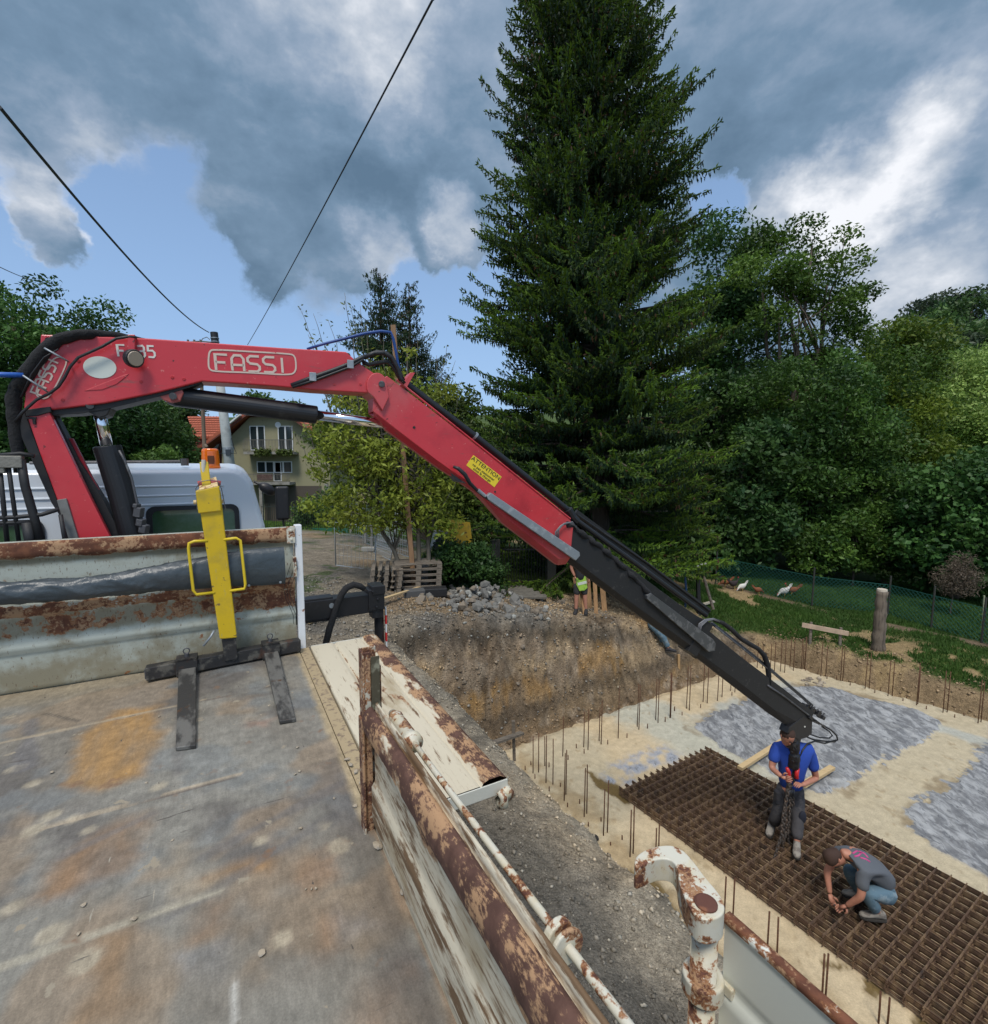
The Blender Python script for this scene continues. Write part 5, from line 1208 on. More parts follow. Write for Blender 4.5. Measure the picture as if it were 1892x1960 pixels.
def tree_parts(root, crownV, crownF, colr, mleaf, mb, mbark):
    np_mesh('crown', crownV, crownF, mleaf, parent=root, col=colr)
    mb.build('trunk', mbark, root, smooth=True)
def limb(b, p0, p1, r0, r1, n=6, wob=.08, rng=random):
    P = []; R = []
    L = (p1-p0).length
    for i in range(n+1):
        t = i/n; q = p0.lerp(p1, t) + Vector((rng.uniform(-1,1), rng.uniform(-1,1), rng.uniform(-1,1)))*wob*L*math.sin(math.pi*t)*.5 + Vector((0,0,.06*L*math.sin(math.pi*t)))
        P.append(q); R.append(r0+(r1-r0)*t)
    b.tube(P, R, 6); return P
def broadleaf(name, label, cat, base, H, ells, n, leaf, colA, colB, group=None, seed=0, trunk_r=.2, clumpr=.9, nclump=90, mleaf=None, up=.35, fill=.5, asp=.5, limbs=14, trunks=None, bark=None, dens=1.0):
    rng = np.random.default_rng(seed); rnd = random.Random(seed)
    base = Vector(base); root = thing(name, label, cat, base, 0, group)
    # clump centres in the shell and interior of the ellipsoids
    cs = []; vols = np.array([e[3]*e[4]*e[5] for e in ells]); vols = vols/vols.sum()
    for e, w_ in zip(ells, vols):
        k = max(3, int(nclump*w_)); d = unit(rng.normal(size=(k,3))); r = (rng.random(k)**(1/3.0))*(1-fill)+fill; r = r[:,None]*(.85+.25*rng.random((k,1)))
        cs.append(np.array(e[:3]) + d*r*np.array(e[3:6]))
    cs = np.concatenate(cs) + np.array(base); nc = len(cs)
    cr = clumpr*(.55+.8*rng.random(nc)); ci = rng.choice(nc, size=n, p=cr**2/np.sum(cr**2))
    d = unit(rng.normal(size=(n,3))); r = (.35+.65*rng.random(n)**.6)[:,None]*cr[ci][:,None]*np.array([1.15,1.15,.72])
    P = cs[ci] + d*r + rng.normal(size=(n,3))*clumpr*.10
    V, Fq = leaf_cloud(P, leaf, up, rng, asp, .25)
    cc = rng.random(nc); tone = (.72+.55*rng.random(nc)); k = cc[ci]; k = np.clip(k*.75+.35*rng.random(n), 0, 1)
    col = (np.array(colA)[None]*(1-k[:,None]) + np.array(colB)[None]*k[:,None])*(1.22*tone[ci]*(.8+.4*rng.random(n)))[:,None]
    col = np.repeat(col, 4, axis=0)
    b = MB(); tops = trunks or [(0,0,H*.8)]
    for t in tops:
        tp = base + Vector(t); st = base + Vector((t[0]*.15, t[1]*.15, -.3)); P_ = limb(b, st, tp, trunk_r, trunk_r*.22, 8, .05, rnd)
        for i in range(limbs):
            c = Vector(cs[rnd.randrange(nc)]); q = P_[min(8, 2+int(6*rnd.random()))]
            if (c-q).length < H*.75 and c.z > q.z-H*.1: limb(b, q, c, trunk_r*.3, trunk_r*.05, 5, .12, rnd)
    tree_parts(root, V, Fq, col, mleaf or M_leaf, b, bark or M_bark); return root

def spruce(name, label, base, H, prof, seed=0, whorl=.34, dens=1.0, group=None, shoot=.16, per=7, cA=(.012,.035,.012), cB=(.05,.105,.018), cones=True, tip=(0,0)):
    """prof: list of (fraction of height, branch length)"""
    rng = np.random.default_rng(seed); rnd = random.Random(seed); base = Vector(base)
    root = thing(name, label, 'spruce tree', base, 0, group)
    b = MB(); b.tube([base+Vector((0,0,-.3)), base+Vector((0,0,H*.3)), base+Vector((tip[0]*.6,tip[1]*.6,H*.7)), base+Vector((tip[0],tip[1],H))], [H*.016+.04, H*.012+.03, H*.006+.02, .01], 10)
    hs = np.array([p[0] for p in prof]); ls = np.array([p[1] for p in prof])
    CE = []; AX = []; WD = []; KK = []; h = .03*H
    while h < H*.985:
        L0 = float(np.interp(h/H, hs, ls)); nb = per if L0 > .8 else max(4, per-2); ph = rnd.uniform(0, 6.28)
        for j in range(nb):
            L = L0*rnd.choice((rnd.uniform(.45,.75), rnd.uniform(.75,1.05), rnd.uniform(.95,1.32))); a = ph + 2*math.pi*j/nb + rnd.uniform(-.45,.45); hz = h + rnd.uniform(-1.7,1.7)*whorl
            dr = np.array([math.cos(a), math.sin(a), 0]); sd_ = np.array([-math.sin(a), math.cos(a), 0])
            rise = .30 + .35*(h/H); drop = (.85-.65*(h/H))*rnd.uniform(.8,1.2)     # branch droops and turns up at its tip
            def pos0(t): return np.array([base.x+tip[0]*h/H, base.y+tip[1]*h/H, base.z+hz]) + dr*(t*L) + np.array([0,0,L*(rise*t - drop*t*t + .46*t**3.0)])
            P_ = [Vector(pos0(t)) for t in (0,.3,.6,.85,1.0)]; b.tube(P_, [.012+L*.012,.01+L*.008,.006+L*.004,.008,.004], 4, caps=False)
            tone = rnd.random(); bt = rnd.uniform(.65,1.3); up_ = rnd.uniform(.0,.25)
            subs = [(pos0, 0, 1.0, L)]
            if L > 1.3:
                for sb_t, sg in ((.38,1),(.50,-1),(.62,1),(.70,-1)):
                    t0 = sb_t+rnd.uniform(-.06,.06); l2 = L*(1-t0)*rnd.uniform(.75,1.1); p0_ = pos0(t0); d2 = dr*math.cos(.62)+sd_*sg*math.sin(.62)
                    subs.append(((lambda t, p0_=p0_, d2=d2, l2=l2: p0_ + d2*(t*l2) + np.array([0,0,l2*(-.22*t+up_*t+.25*t**2.5)])), t0, 1.0, l2))
            for (pos, tb, tscale, Lb) in subs:
                m = max(4, int(Lb/.10*dens))
                for q in range(m):
                    t = (.10 if tb == 0 else .05)+.9*((q+rnd.random())/m); p = pos(t); tg = pos(min(1, t+.05))-pos(max(0,t-.05)); tg = tg/(np.linalg.norm(tg)+1e-9)
                    tt_ = tb+(1-tb)*t; sl = (.14+(.34 if L > 1.3 else .46)*(1-t)**.7*min(1, Lb/1.6)); sdx = np.cross(tg, [0,0,1.0])
                    for sgn in (-1, 1):
                        dd = tg*.75 + sdx*sgn*.8 + np.array([0,0,-.15-.3*(1-t)]); dd = dd/np.linalg.norm(dd)
                        nseg = max(1, int(sl/(shoot*.75)))
                        for k in range(nseg):
                            f = (k+.5)/nseg; c = p + dd*sl*f + np.array([0,0,-.22*sl*f*f]); dj = dd + rng.normal(size=3)*.35 + np.array([0,0,-.2*f+.2*(tt_>.85)]); CE.append(c); AX.append(dj); WD.append(shoot*.5*rnd.uniform(.7,1.15)); KK.append((tone, f, tt_, bt, 0))
                            if rnd.random() < .75:
                                hd = np.array([rng.normal()*.22, rng.normal()*.22, -1.0]); hl = shoot*rnd.uniform(.5,1.25)*(1.25-.6*tt_); CE.append(c+hd*hl*.5); AX.append(hd); WD.append(hl*.62); KK.append((tone, f*.3, tt_, bt, 1))
                    if tt_ > .66:
                        for _ in range(2): CE.append(p+rng.normal(size=3)*.03+np.array([0,0,.03])); AX.append(tg+rng.normal(size=3)*.35+np.array([0,0,.35])); WD.append(shoot*.45); KK.append((tone, 1, 1, bt, 0))
        h += whorl*(.75+.5*rnd.random())*(1 if h < H*.8 else .7)
    CE = np.array(CE); AX = unit(np.array(AX)); WD = np.array(WD)[:,None]; KK = np.array(KK)
    s1 = unit(np.cross(AX, RNG.normal(size=AX.shape))); s2 = unit(np.cross(AX, s1)); wv = WD*.27
    V1, F1 = quads(CE, AX*WD, s1*wv); V2, F2 = quads(CE, AX*WD, s2*wv)
    V = np.concatenate([V1, V2]); Fq = np.concatenate([F1, F2+len(V1)])
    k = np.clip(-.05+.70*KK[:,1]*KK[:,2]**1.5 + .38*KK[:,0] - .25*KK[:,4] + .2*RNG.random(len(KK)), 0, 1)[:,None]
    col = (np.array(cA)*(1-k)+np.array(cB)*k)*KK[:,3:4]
    br = (RNG.random(len(KK)) < .03)[:,None]; col = np.where(br, np.array([.10,.055,.025]), col)
    col = np.repeat(col, 4, axis=0); col = np.concatenate([col, col])
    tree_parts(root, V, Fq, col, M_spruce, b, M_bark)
    return root
# the big spruce
sb = PY(1150, 1120, 17.0); sb.z = gz(sb.x, sb.y)
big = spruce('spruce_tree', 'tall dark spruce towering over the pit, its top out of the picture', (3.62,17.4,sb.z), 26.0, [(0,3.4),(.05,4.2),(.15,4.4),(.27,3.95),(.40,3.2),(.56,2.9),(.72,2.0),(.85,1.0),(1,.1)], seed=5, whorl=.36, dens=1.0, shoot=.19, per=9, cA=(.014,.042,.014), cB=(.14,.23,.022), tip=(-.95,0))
for (u, v, H, nm, L) in ((728,522,6.6,'small pointed spruce behind the boom elbow, the taller of the pair',1.6),(783,548,6.2,'smaller spruce behind the boom elbow, right of the taller one',1.5)):
    P = PY(u, v, 19.0 if u < 750 else 20.5); spruce('spruce_tree', nm, (P.x, P.y, P.z-H), H, [(0,L*1.2),(.3,L*1.1),(.6,L*.75),(.85,L*.38),(1,.05)], seed=u, whorl=.22, dens=.8, shoot=.13, per=6, cA=(.018,.045,.022), cB=(.07,.12,.045))
def EL(u, v, ru, rv, Y, base, rd=None):
    c = PY(u, v, Y)-Vector(base); k = Y/F; return (c.x, c.y, c.z, ru*k, (rd or ru*.85)*k, rv*k)
def bt(label, bu, Y, ells, n, leaf, cA, cB, seed, cat='tree', name='broadleaf_tree', group=None, trunks=None, clr=.9, ncl=90, fill=.5, tr=.2, asp=.5, limbs=12, mleaf=None, bark=None, H=None, up=.35):
    bp = PY(bu, 1000, Y); bz = gz(bp.x, Y); base = (bp.x, Y, bz)
    E_ = [EL(*e, Y, base) if len(e) == 4 else EL(*e[:4], Y+e[4], base) for e in ells]
    H = H or max(e[2]+e[5] for e in E_)
    tk = [((PY(u, v, Y)-Vector(base))) for u, v in trunks] if trunks else None
    return broadleaf(name, label, cat, base, H, E_, n, leaf, cA, cB, group, seed, tr, clr, ncl, mleaf, up, fill, asp, limbs, tk, bark)
DG, MG = (.018,.05,.016), (.055,.115,.025)
bt('tall airy ash tree right of the big spruce, sky showing through its top', 1540, 27, [(1508,480,75,70),(1590,520,70,70),(1655,590,50,60),(1450,560,60,80),(1560,620,90,70),(1530,780,120,130),(1640,760,80,120),(1470,900,110,140),(1600,950,120,130)], 72000, .105, (.026,.06,.014), (.10,.17,.024), 31, name='ash_tree', clr=.85, ncl=210, fill=.2, trunks=[(1500,500),(1585,540),(1555,470),(1460,560)], tr=.22, limbs=16, group='trees beyond the netting fence')
bt('bluish green tree squeezed between the big spruce and the airy ash', 1400, 30, [(1385,520,60,90),(1350,600,50,110),(1410,720,70,160),(1420,920,70,150)], 34000, .12, (.022,.062,.02), (.075,.15,.032), 32, name='ash_tree', clr=1.2, ncl=80, group='trees beyond the netting fence')
bt('dense dark maple filling the space below the airy ash', 1560, 22.5, [(1540,800,110,120),(1480,930,90,120),(1610,960,110,110),(1560,880,120,120),(1660,860,60,110)], 62000, .09, (.018,.048,.012), (.07,.135,.022), 33, name='maple_tree', clr=.8, ncl=170, fill=.55, group='trees beyond the netting fence', tr=.14, trunks=[(1545,1000),(1620,980)])
bt('yellowish green tree behind the dark maple, lit at its right side', 1710, 33, [(1715,690,55,70),(1740,780,60,90),(1710,880,70,100),(1760,960,60,90)], 34000, .13, (.04,.08,.012), (.14,.19,.02), 34, name='broadleaf_tree', clr=1.3, ncl=90, group='trees beyond the netting fence')
bt('pale feathery round tree at the right edge on the slope', 1850, 37, [(1850,760,75,75),(1910,740,80,90),(1810,850,60,90),(1900,860,90,80)], 40000, .12, (.10,.18,.035), (.30,.40,.10), 35, name='willow_tree', clr=1.3, ncl=110, group='trees beyond the netting fence')
bt('large leaved dark maple at the right edge behind the dead bush', 1840, 19.5, [(1850,985,110,90),(1905,920,80,60),(1790,1040,70,70),(1880,1060,90,70),(1830,930,60,50)], 40000, .10, (.016,.052,.014), (.065,.14,.03), 36, name='maple_tree', clr=.8, ncl=130, fill=.5, group='trees beyond the netting fence', tr=.16, asp=.7)
bt('low dark thicket tree under the dark maple beside the fence', 1640, 20.5, [(1620,1040,70,50),(1700,1040,70,60),(1560,1050,60,40)], 18000, .085, (.022,.06,.012), (.09,.16,.025), 37, name='sapling', clr=.55, ncl=70, group='trees beyond the netting fence', tr=.05)
bt('dark broadleaf tree behind the big spruce at its lower right', 1420, 21, [(1440,980,60,80),(1400,1040,60,50),(1460,880,50,80)], 14000, .12, DG, (.05,.10,.022), 38, clr=.7, ncl=70, group='trees beyond the netting fence', tr=.12)
bt('very dark thicket in the shade behind the iron gate', 1250, 23, [(1010,1000,70,70),(1120,980,90,90),(1250,960,90,110),(1350,980,80,110),(1430,1000,60,90)], 20000, .13, (.010,.030,.010), (.03,.06,.016), 61, name='thicket', cat='bush', clr=.9, ncl=110, fill=.2, tr=.05, limbs=10)
bt('dark broadleaf tree filling the gap between the big spruce and the maple', 1330, 25, [(1310,860,70,110),(1370,800,60,120),(1350,950,80,90)], 20000, .12, (.014,.04,.012), (.05,.10,.02), 62, clr=.9, ncl=90, fill=.3, tr=.14, group='trees beyond the netting fence')
# hillside forest at the far right
rf = random.Random(4)
for i, (u, v, Y, kind) in enumerate(((1745,600,80,0),(1775,585,86,1),(1800,592,78,0),(1830,575,88,1),(1862,570,84,0),(1885,565,90,1),(1915,575,85,0),(1760,640,70,0),(1815,640,66,1),(1860,635,70,0),(1900,640,66,0),(1735,660,58,0),(1790,690,60,0),(1845,690,58,0),(1895,700,56,0))):
    pz = PY(u, v, Y); gx_ = gz(pz.x, Y); Hh_ = pz.z-gx_+2
    e = [(0,0,Hh_*.62,3.4,3.4,Hh_*.36),(1.2,.5,Hh_*.8,2.2,2.2,Hh_*.18),(-1.3,-.4,Hh_*.45,3,3,Hh_*.25)]
    hl_ = ['dark round crowned tree','sombre flat topped pine'][kind]+' on the wooded hillside, '+['first from the left in the top row','second from the left in the top row','third from the left in the top row','fourth from the left in the top row','fifth from the left in the top row','sixth from the left in the top row','at the right end of the top row','first from the left in the second row','second from the left in the second row','third from the left in the second row','at the right end of the second row','nearest the yellowish tree','first from the left in the lowest row','in the middle of the lowest row','at the right end of the lowest row'][i]
    broadleaf('pine_tree' if kind else 'broadleaf_tree', hl_, 'tree', (pz.x,Y,gx_), Hh_, e, 5200, .30, (.02,.05,.018) if not kind else (.022,.038,.022), (.07,.125,.03) if not kind else (.05,.07,.035), 'forest on the far hillside', 900+i, .25, 1.7, 40, None, .35, .4, .5, 6)
# left hill trees
GL = 'trees on the hillside behind the cab'
bt('huge dark green tree at the left edge above the crane arm', 60, 31, [(30,690,130,120),(120,640,75,80),(160,700,70,90),(60,820,140,120),(-60,650,110,110),(185,780,60,90)], 76000, .125, (.016,.05,.014), (.06,.13,.025), 41, clr=1.3, ncl=170, fill=.5, group=GL, tr=.35)
bt('dark tree behind the lift cylinder, right of the huge tree', 250, 36, [(225,800,50,70),(270,820,50,60),(245,860,60,50)], 24000, .12, (.016,.05,.014), (.06,.12,.022), 42, clr=1.2, ncl=70, group=GL)
bt('pale drooping tree left of the red roofed house', 318, 40, [(310,820,30,55),(325,860,34,45)], 9000, .16, (.03,.075,.02), (.09,.16,.04), 43, name='willow_tree', clr=1.0, ncl=60, group=GL)
bt('dark conifer like tree just left of the red tiled roof', 345, 52, [(348,800,18,30),(345,850,20,45)], 6000, .2, (.012,.035,.012), (.035,.075,.02), 44, clr=1.1, ncl=40, group=GL)
bt('low round bush on the grass slope below the house', 300, 32, [(300,885,28,22)], 4000, .13, (.03,.08,.015), (.09,.16,.03), 45, name='bush', cat='bush', clr=.6, ncl=30, tr=.05, limbs=3)
bt('distant leafy tree whose crown peeps above the black elbow cylinder', 495, 75, [(497,768,17,15),(480,790,20,18)], 3000, .3, (.03,.07,.02), (.08,.15,.03), 46, clr=1.3, ncl=30)
bt('distant thin tree between the house roof and the walnut', 565, 60, [(560,795,16,14)], 1200, .25, (.03,.07,.02), (.08,.13,.03), 47, clr=1.2, ncl=16)
# young walnut in front of the house, with thin upright shoots
bt('young yellow green walnut tree with long bare tipped shoots in front of the house', 812, 13.2, [(700,850,70,60),(650,900,55,60),(780,890,85,80),(720,960,80,60),(820,980,60,60),(660,985,60,35),(760,790,60,55),(850,880,50,70),(690,770,55,45),(640,800,35,45),(840,770,40,50),(770,710,35,50),(715,700,35,45),(600,960,30,30)], 16500, .070, (.09,.135,.015), (.25,.28,.04), 51, name='walnut_tree', clr=.33, ncl=300, fill=.1, mleaf=M_leaf2, bark=M_barkp, tr=.07, asp=.38, limbs=60, trunks=[(700,700),(640,840),(780,660),(840,760)], up=.1)
root = [o for o in C.objects if o.name == 'walnut_tree'][0]
b = MB(); LP = []; rw = random.Random(9)
for (u0, v0, u1, v1) in ((650,800,572,585),(660,800,600,600),(680,790,628,612),(690,790,660,560),(700,790,672,590),(640,820,590,640),(720,780,700,620),(830,860,856,660),(840,860,836,680),(820,850,872,690),(640,850,606,660),(740,800,735,640),(790,820,800,650),(860,880,880,730),(610,880,560,760),(600,900,556,820),(705,770,690,585)):
    A = PY(u0, v0, 13.2+rw.uniform(-.6,.6)); B = PY(u1, v1, A.y+rw.uniform(-.5,.5)); P_ = limb(b, A, B, .016, .004, 7, .05, rw)
    for q in range(26):
        t = rw.uniform(.15, 1); i = min(6, int(t*7)); p = P_[i].lerp(P_[i+1], t*7-i); LP.append(p+Vector((rw.gauss(0,.09), rw.gauss(0,.09), rw.gauss(-.05,.07))))
b.build('shoot', M_barkp, root, smooth=True)
V, Fq = leaf_cloud(np.array([tuple(p) for p in LP]), .055, .1, np.random.default_rng(3), .4, .6)
col = np.repeat((np.array([.10,.13,.03])*(.6+.8*RNG.random((len(LP),1)))), 4, axis=0); np_mesh('leaves', V, Fq, M_leaf2, parent=root, col=col)
bt('olive green thicket between the walnut and the big spruce', 800, 21, [(860,830,60,90),(800,860,70,80),(900,900,50,90),(740,850,50,60),(880,990,70,60),(660,840,50,50)], 30000, .095, (.035,.065,.015), (.11,.15,.03), 52, name='thicket', cat='bush', clr=.6, ncl=170, fill=.3, tr=.06, limbs=20)
bt('dark leafy shrub behind the rubble heap, below the yellow sign', 880, 13.8, [(880,1085,65,45),(835,1105,30,30),(930,1100,35,35)], 15000, .05, (.016,.045,.014), (.05,.10,.022), 53, name='shrub', cat='bush', clr=.3, ncl=110, tr=.03, limbs=8, asp=.6)
bt('garden shrub by the green fence in front of the house', 610, 27, [(600,985,34,18),(625,960,24,20)], 5000, .09, (.03,.07,.02), (.08,.14,.03), 54, name='shrub', cat='bush', clr=.5, ncl=40, tr=.04, limbs=4)
bt('brown dried up bush in front of the netting fence at the right', 1835, 16.8, [(1835,1112,26,30),(1842,1082,16,22)], 5200, .045, (.06,.045,.03), (.14,.11,.08), 55, name='dead_bush', cat='bush', clr=.28, ncl=60, tr=.03, limbs=14, asp=.25)
# ================================================================ HOUSE
HY = 44.0
def hp(u, v, y=HY): return PY(u, v, y)
M_stucco = mat('beige_stucco', (.30,.28,.17), .9, layers=[((.24,.22,.14), .6, .5, .7), ((.20,.19,.13), 3, .58, .75)], bump=[(30,.2,.01)])
M_tile = mat('red_clay_tiles', (.42,.115,.06), .75, layers=[((.30,.08,.045), 3, .5, .7)])
M_brownwood = mat('brown_eaves_wood', (.16,.05,.035), .7)
M_pvc = mat('white_window_frame', (.70,.72,.72), .4); M_pane = mat('dark_window_pane', (.025,.035,.04), .08, spec=.9)
M_iron = mat('grey_ironwork', (.14,.13,.11), .6); M_conc = mat('weathered_concrete', (.30,.29,.26), .9, layers=[((.18,.17,.15), 2, .5, .7)])
hb = hp(530, 1000); hz = -2.4
house = thing('house', 'beige two storey gabled house with red roof, white windows and two balconies', 'house', (hb.x, HY, hz))
gab = [hp(425,1003), hp(425,852), hp(478,799), hp(560,797), hp(632,850), hp(632,1003)]
b = MB(); b.prism(gab, (0,9,0)); wall = b.build('wall', M_stucco, house)
b = MB()
def slab_between(b, p, q, th, y0, y1):
    p, q = Vector(p), Vector(q); n = Vector((-(q.z-p.z),0,q.x-p.x)).normalized()*th
    P = [Vector((v_.x, y, v_.z)) for y in (y0, y1) for v_ in (p, q, q+n, p+n)]; b.add(P, [(0,1,2,3),(7,6,5,4),(0,4,5,1),(1,5,6,2),(2,6,7,3),(3,7,4,0)])
slab_between(b, hp(362,883), hp(481,794), .22, HY-.9, HY+9.4); slab_between(b, hp(556,792), hp(655,862), .22, HY-.9, HY+9.4); slab_between(b, hp(476,795), hp(562,793), .18, HY-.8, HY+9.4)
rf_ = b.build('roof', M_tile, house)
b = MB(); slab_between(b, hp(361,887), hp(481,798), .10, HY-.95, HY-.80); slab_between(b, hp(556,796), hp(654,866), .10, HY-.95, HY-.8); b.build('eaves_board', M_brownwood, house)
b = MB(); slab_between(b, hp(441,812,HY-1), hp(462,795,HY-1), .12, HY-1.2, HY-.9); b.build('skylight', M_pvc, rf_)
# red dormer wing on the left
b = MB(); b.prism([hp(375,905,HY+1), hp(371,833,HY+1), hp(440,838,HY+1), hp(440,905,HY+1)], (0,5,0)); b.build('wooden_wing', mat('red_brown_planks', (.20,.055,.04), .7, layers=[((.12,.035,.03), 4, .5,.6,(8,1,.1))]), house)
b = MB(); A, B, C_, D_ = hp(372,835,HY+.6), hp(437,835,HY+.6), hp(437,797,HY+3.5), hp(359,797,HY+3.5)
b.add([A,B,C_,D_]+[q+Vector((0,.05,-.2)) for q in (A,B,C_,D_)], [(0,1,2,3),(7,6,5,4),(0,4,5,1),(1,5,6,2),(2,6,7,3),(3,7,4,0)])
wr_ = b.build('wing_roof', M_tile, house)
b = MB()
for i in range(1, 9):
    t = i/9; b.beam(A.lerp(D_, t)+Vector((0,-.03,.03)), B.lerp(C_, t)+Vector((0,-.03,.03)), .08, .06)
for i in range(1, 14):
    t = i/14; b.beam(A.lerp(B, t)+Vector((0,-.02,.02)), D_.lerp(C_, t)+Vector((0,-.02,.02)), .05, .04)
b.build('tile_ridges', mat('tile_edge', (.30,.075,.04), .8), wr_)
b = MB(); b.prism([hp(396,842,HY+.98), hp(396,858,HY+.98), hp(409,860,HY+.98), hp(409,843,HY+.98)], (0,.05,0)); b.build('wing_window', M_pane, house)
b = MB(); b.prism([hp(403,842,HY+.9), hp(405,862,HY+.9), hp(418,856,HY+.9), hp(418,844,HY+.9)], (0,.05,0)); b.build('white_sheet', M_pvc, house)
def win(u0, v0, u1, v1, nx, door=None):
    P0, P1 = hp(u0, v0), hp(u1, v1); x0, x1, z0, z1 = P0.x, P1.x, P1.z, P0.z; b = MB(); t = .07; y = HY
    b.ab((x0,y-.06,z0), (x1,y-.002,z0+t)); b.ab((x0,y-.06,z1-t), (x1,y-.002,z1)); 
    for i in range(nx+1):
        x = x0 + (x1-x0)*i/nx; w_ = t if i in (0, nx) else t*1.9; b.ab((x-(w_/2 if 0 < i < nx else 0)-(t if i == nx else 0),y-.058,z0+t), (x+(w_/2 if 0 < i < nx else 0)+(t if i == 0 else 0),y-.002,z1-t))
    f = b.build('window_frame', M_pvc, house); b = MB(); b.ab((x0+.03,y-.03,z0+.03), (x1-.03,y-.015,z1-.03)); b.build('pane', M_pane, f)
win(478,815,509,862,2); win(532,815,562,862,2); win(492,883,560,905,4); win(523,884,540,921,1)
def balcony(u0, v0, u1, v1, dep, n, label=None):
    P0, P1 = hp(u0, v0), hp(u1, v1); b = MB(); x0, x1, z0, z1 = P0.x, P1.x, P1.z, P0.z
    b.ab((x0,HY-dep,z0-.22), (x1,HY-.001,z0)); fl = b.build('balcony_slab', M_conc, house); b = MB()
    b.beam((x0,HY-dep+.05,z1), (x1,HY-dep+.05,z1), .05, .05)
    for i in range(n+1):
        x = x0+.02+(x1-x0-.04)*i/n; b.tube([Vector((x,HY-dep+.05,z0)), Vector((x,HY-dep-.08,z0+.25)), Vector((x,HY-dep+.02,z0+.6)), Vector((x,HY-dep+.05,z1))], .018, 4)
    b.beam((x0,HY-dep+.05,z0+.06), (x1,HY-dep+.05,z0+.06), .04, .03); b.build('railing', M_iron, house)
balcony(477,843,572,865,1.1,34); balcony(485,907,566,922,1.3,30)
b = MB(); p = hp(492,908,HY-1.35); q = hp(522,922,HY-1.35); b.ab((p.x,HY-1.37,q.z+.1), (q.x,HY-1.33,p.z)); b.build('railing_panel', mat('dark_brown_panel', (.06,.035,.03), .7, layers=[((.2,.12,.1),9,.5,.56,(6,1,1))]), house)
b = MB()
for u in (499,625): p = hp(u,925,HY-1.1); b.ab((p.x-.12,HY-1.2,hz), (p.x+.12,HY-.95,p.z))
b.build('balcony_pillar', M_conc, house)
b = MB(); p, q = hp(505,930), hp(618,1000); b.ab((p.x,HY-.02,q.z), (q.x,HY+.0-.004,p.z)); b.build('basement_shade_sheet', mat('basement_shade', (.09,.075,.06), .9), house)  # flat dark sheet on the wall, shade under the balcony put into its colour
b = MB(); p = hp(532,813,HY-.05); b.tube([p+Vector((0,.05,0)), p], .25, 14); b.build('round_lamp', M_pvc, house)
b = MB(); b.tube([hp(424,859,HY-.1), hp(431,862,HY-.1), hp(436,905,HY-.1), hp(437,1000,HY-.1)], .06, 6); b.tube([hp(360,890,HY-.9), hp(363,905,HY-.5), hp(380,912,HY-.2)], .05, 6); b.build('downpipe', mat('dark_gutter', (.06,.05,.05), .6), house)
ux = Vector((1,0,0)); uy = Vector((0,0,1))
text_mesh('house_number', '122', .42, M_iron, hp(421,853,HY-.04)+Vector((-.1,0,0)), ux, uy, wall, extr=.01)
for k, (u0, v0, u1, v1) in enumerate(((488,860,520,870),(530,862,560,870))):
    A, B = hp(u0, v0, HY-1.15), hp(u1, v1, HY-1.15); n = 500; P = np.stack([RNG.uniform(A.x,B.x,n), RNG.normal(HY-1.2,.08,n), RNG.uniform(B.z,A.z,n)+RNG.normal(0,.08,n)], 1)
    V, Fq = leaf_cloud(P, .09, .3, RNG, .6); np_mesh('balcony_plants', V, Fq, M_leaf, parent=house, col=np.repeat(np.array([.12,.16,.04])*(.5+RNG.random((n,1))), 4, axis=0))
# ================================================================ POLES AND WIRES
M_cpole = mat('pale_concrete_pole', (.40,.43,.42), .8, layers=[((.30,.32,.31), 3, .5, .7)], bump=[(20,.2,.01)])
PYY = 26.0
base = PY(450, 925, PYY); topP = PY(410, 637, PYY); base.z = gz(base.x, PYY)-.2
pole = thing('utility_pole', 'pale concrete utility pole leaning left beside the house, black wrapped top', 'utility pole', base)
b = MB(); b.tube([base, topP], [.30,.17], 16); b.build('post', M_cpole, pole, smooth=True)
dp = (topP-base).normalized(); b = MB(); b.tube([topP-dp*.9, topP+dp*.02], [.18,.18], 14); b.build('black_wrap', M_rubber, pole)
b = MB()
for k in range(4): b.tube([topP-dp*(.25+.18*k), topP-dp*(.29+.18*k)], .20, 14)
for k in range(3): q = PY(437,858+4*k,PYY); b.tube([q-dp*.05, q+dp*.05], .27, 14)
b.build('metal_band', M_galv, pole)
b = MB(); q = PY(437,866,PYY-.26); b.box(q, (.26,.03,.30)); b.build('number_plate', mat('dark_plate', (.03,.04,.05), .5), pole)
b = MB()
for sgn in (-1, 1):
    b.tube([PY(436+sgn*7,838,PYY-.1), PY(436+sgn*12,856,PYY-.1), PY(436+sgn*17,868,PYY-.1), PY(436+sgn*4,867,PYY-.2)], .02, 5)
b.build('bird_guard_wire', M_rubber, pole)
b = MB(); b.tube([PY(405,655,PYY), PY(385,653,PYY), PY(352,655,PYY)], .035, 6)
for u in (360,372,384): b.tube([PY(u,655,PYY), PY(u,650,PYY)], .05, 6)
b.tube([PY(402,650,PYY), PY(396,645,PYY), PY(388,648,PYY), PY(384,655,PYY)], .02, 5); b.build('insulator_arm', M_iron, pole)
A = PY(393,905,23); A.z = gz(A.x, 23)-.2; T_p = PY(386,735,23); b = MB(); b.tube([A, T_p], [.10,.075], 8); b.tube([PY(392,850,23), PY(397,856,22.9)], .06, 6)
tag(b.build('wooden_pole', mat('weathered_pole_wood', (.16,.12,.085), .9, var=(8,.3,(1,1,.1))), loc=A), 'thin weathered wooden pole between the red roof and the concrete pole', 'pole')
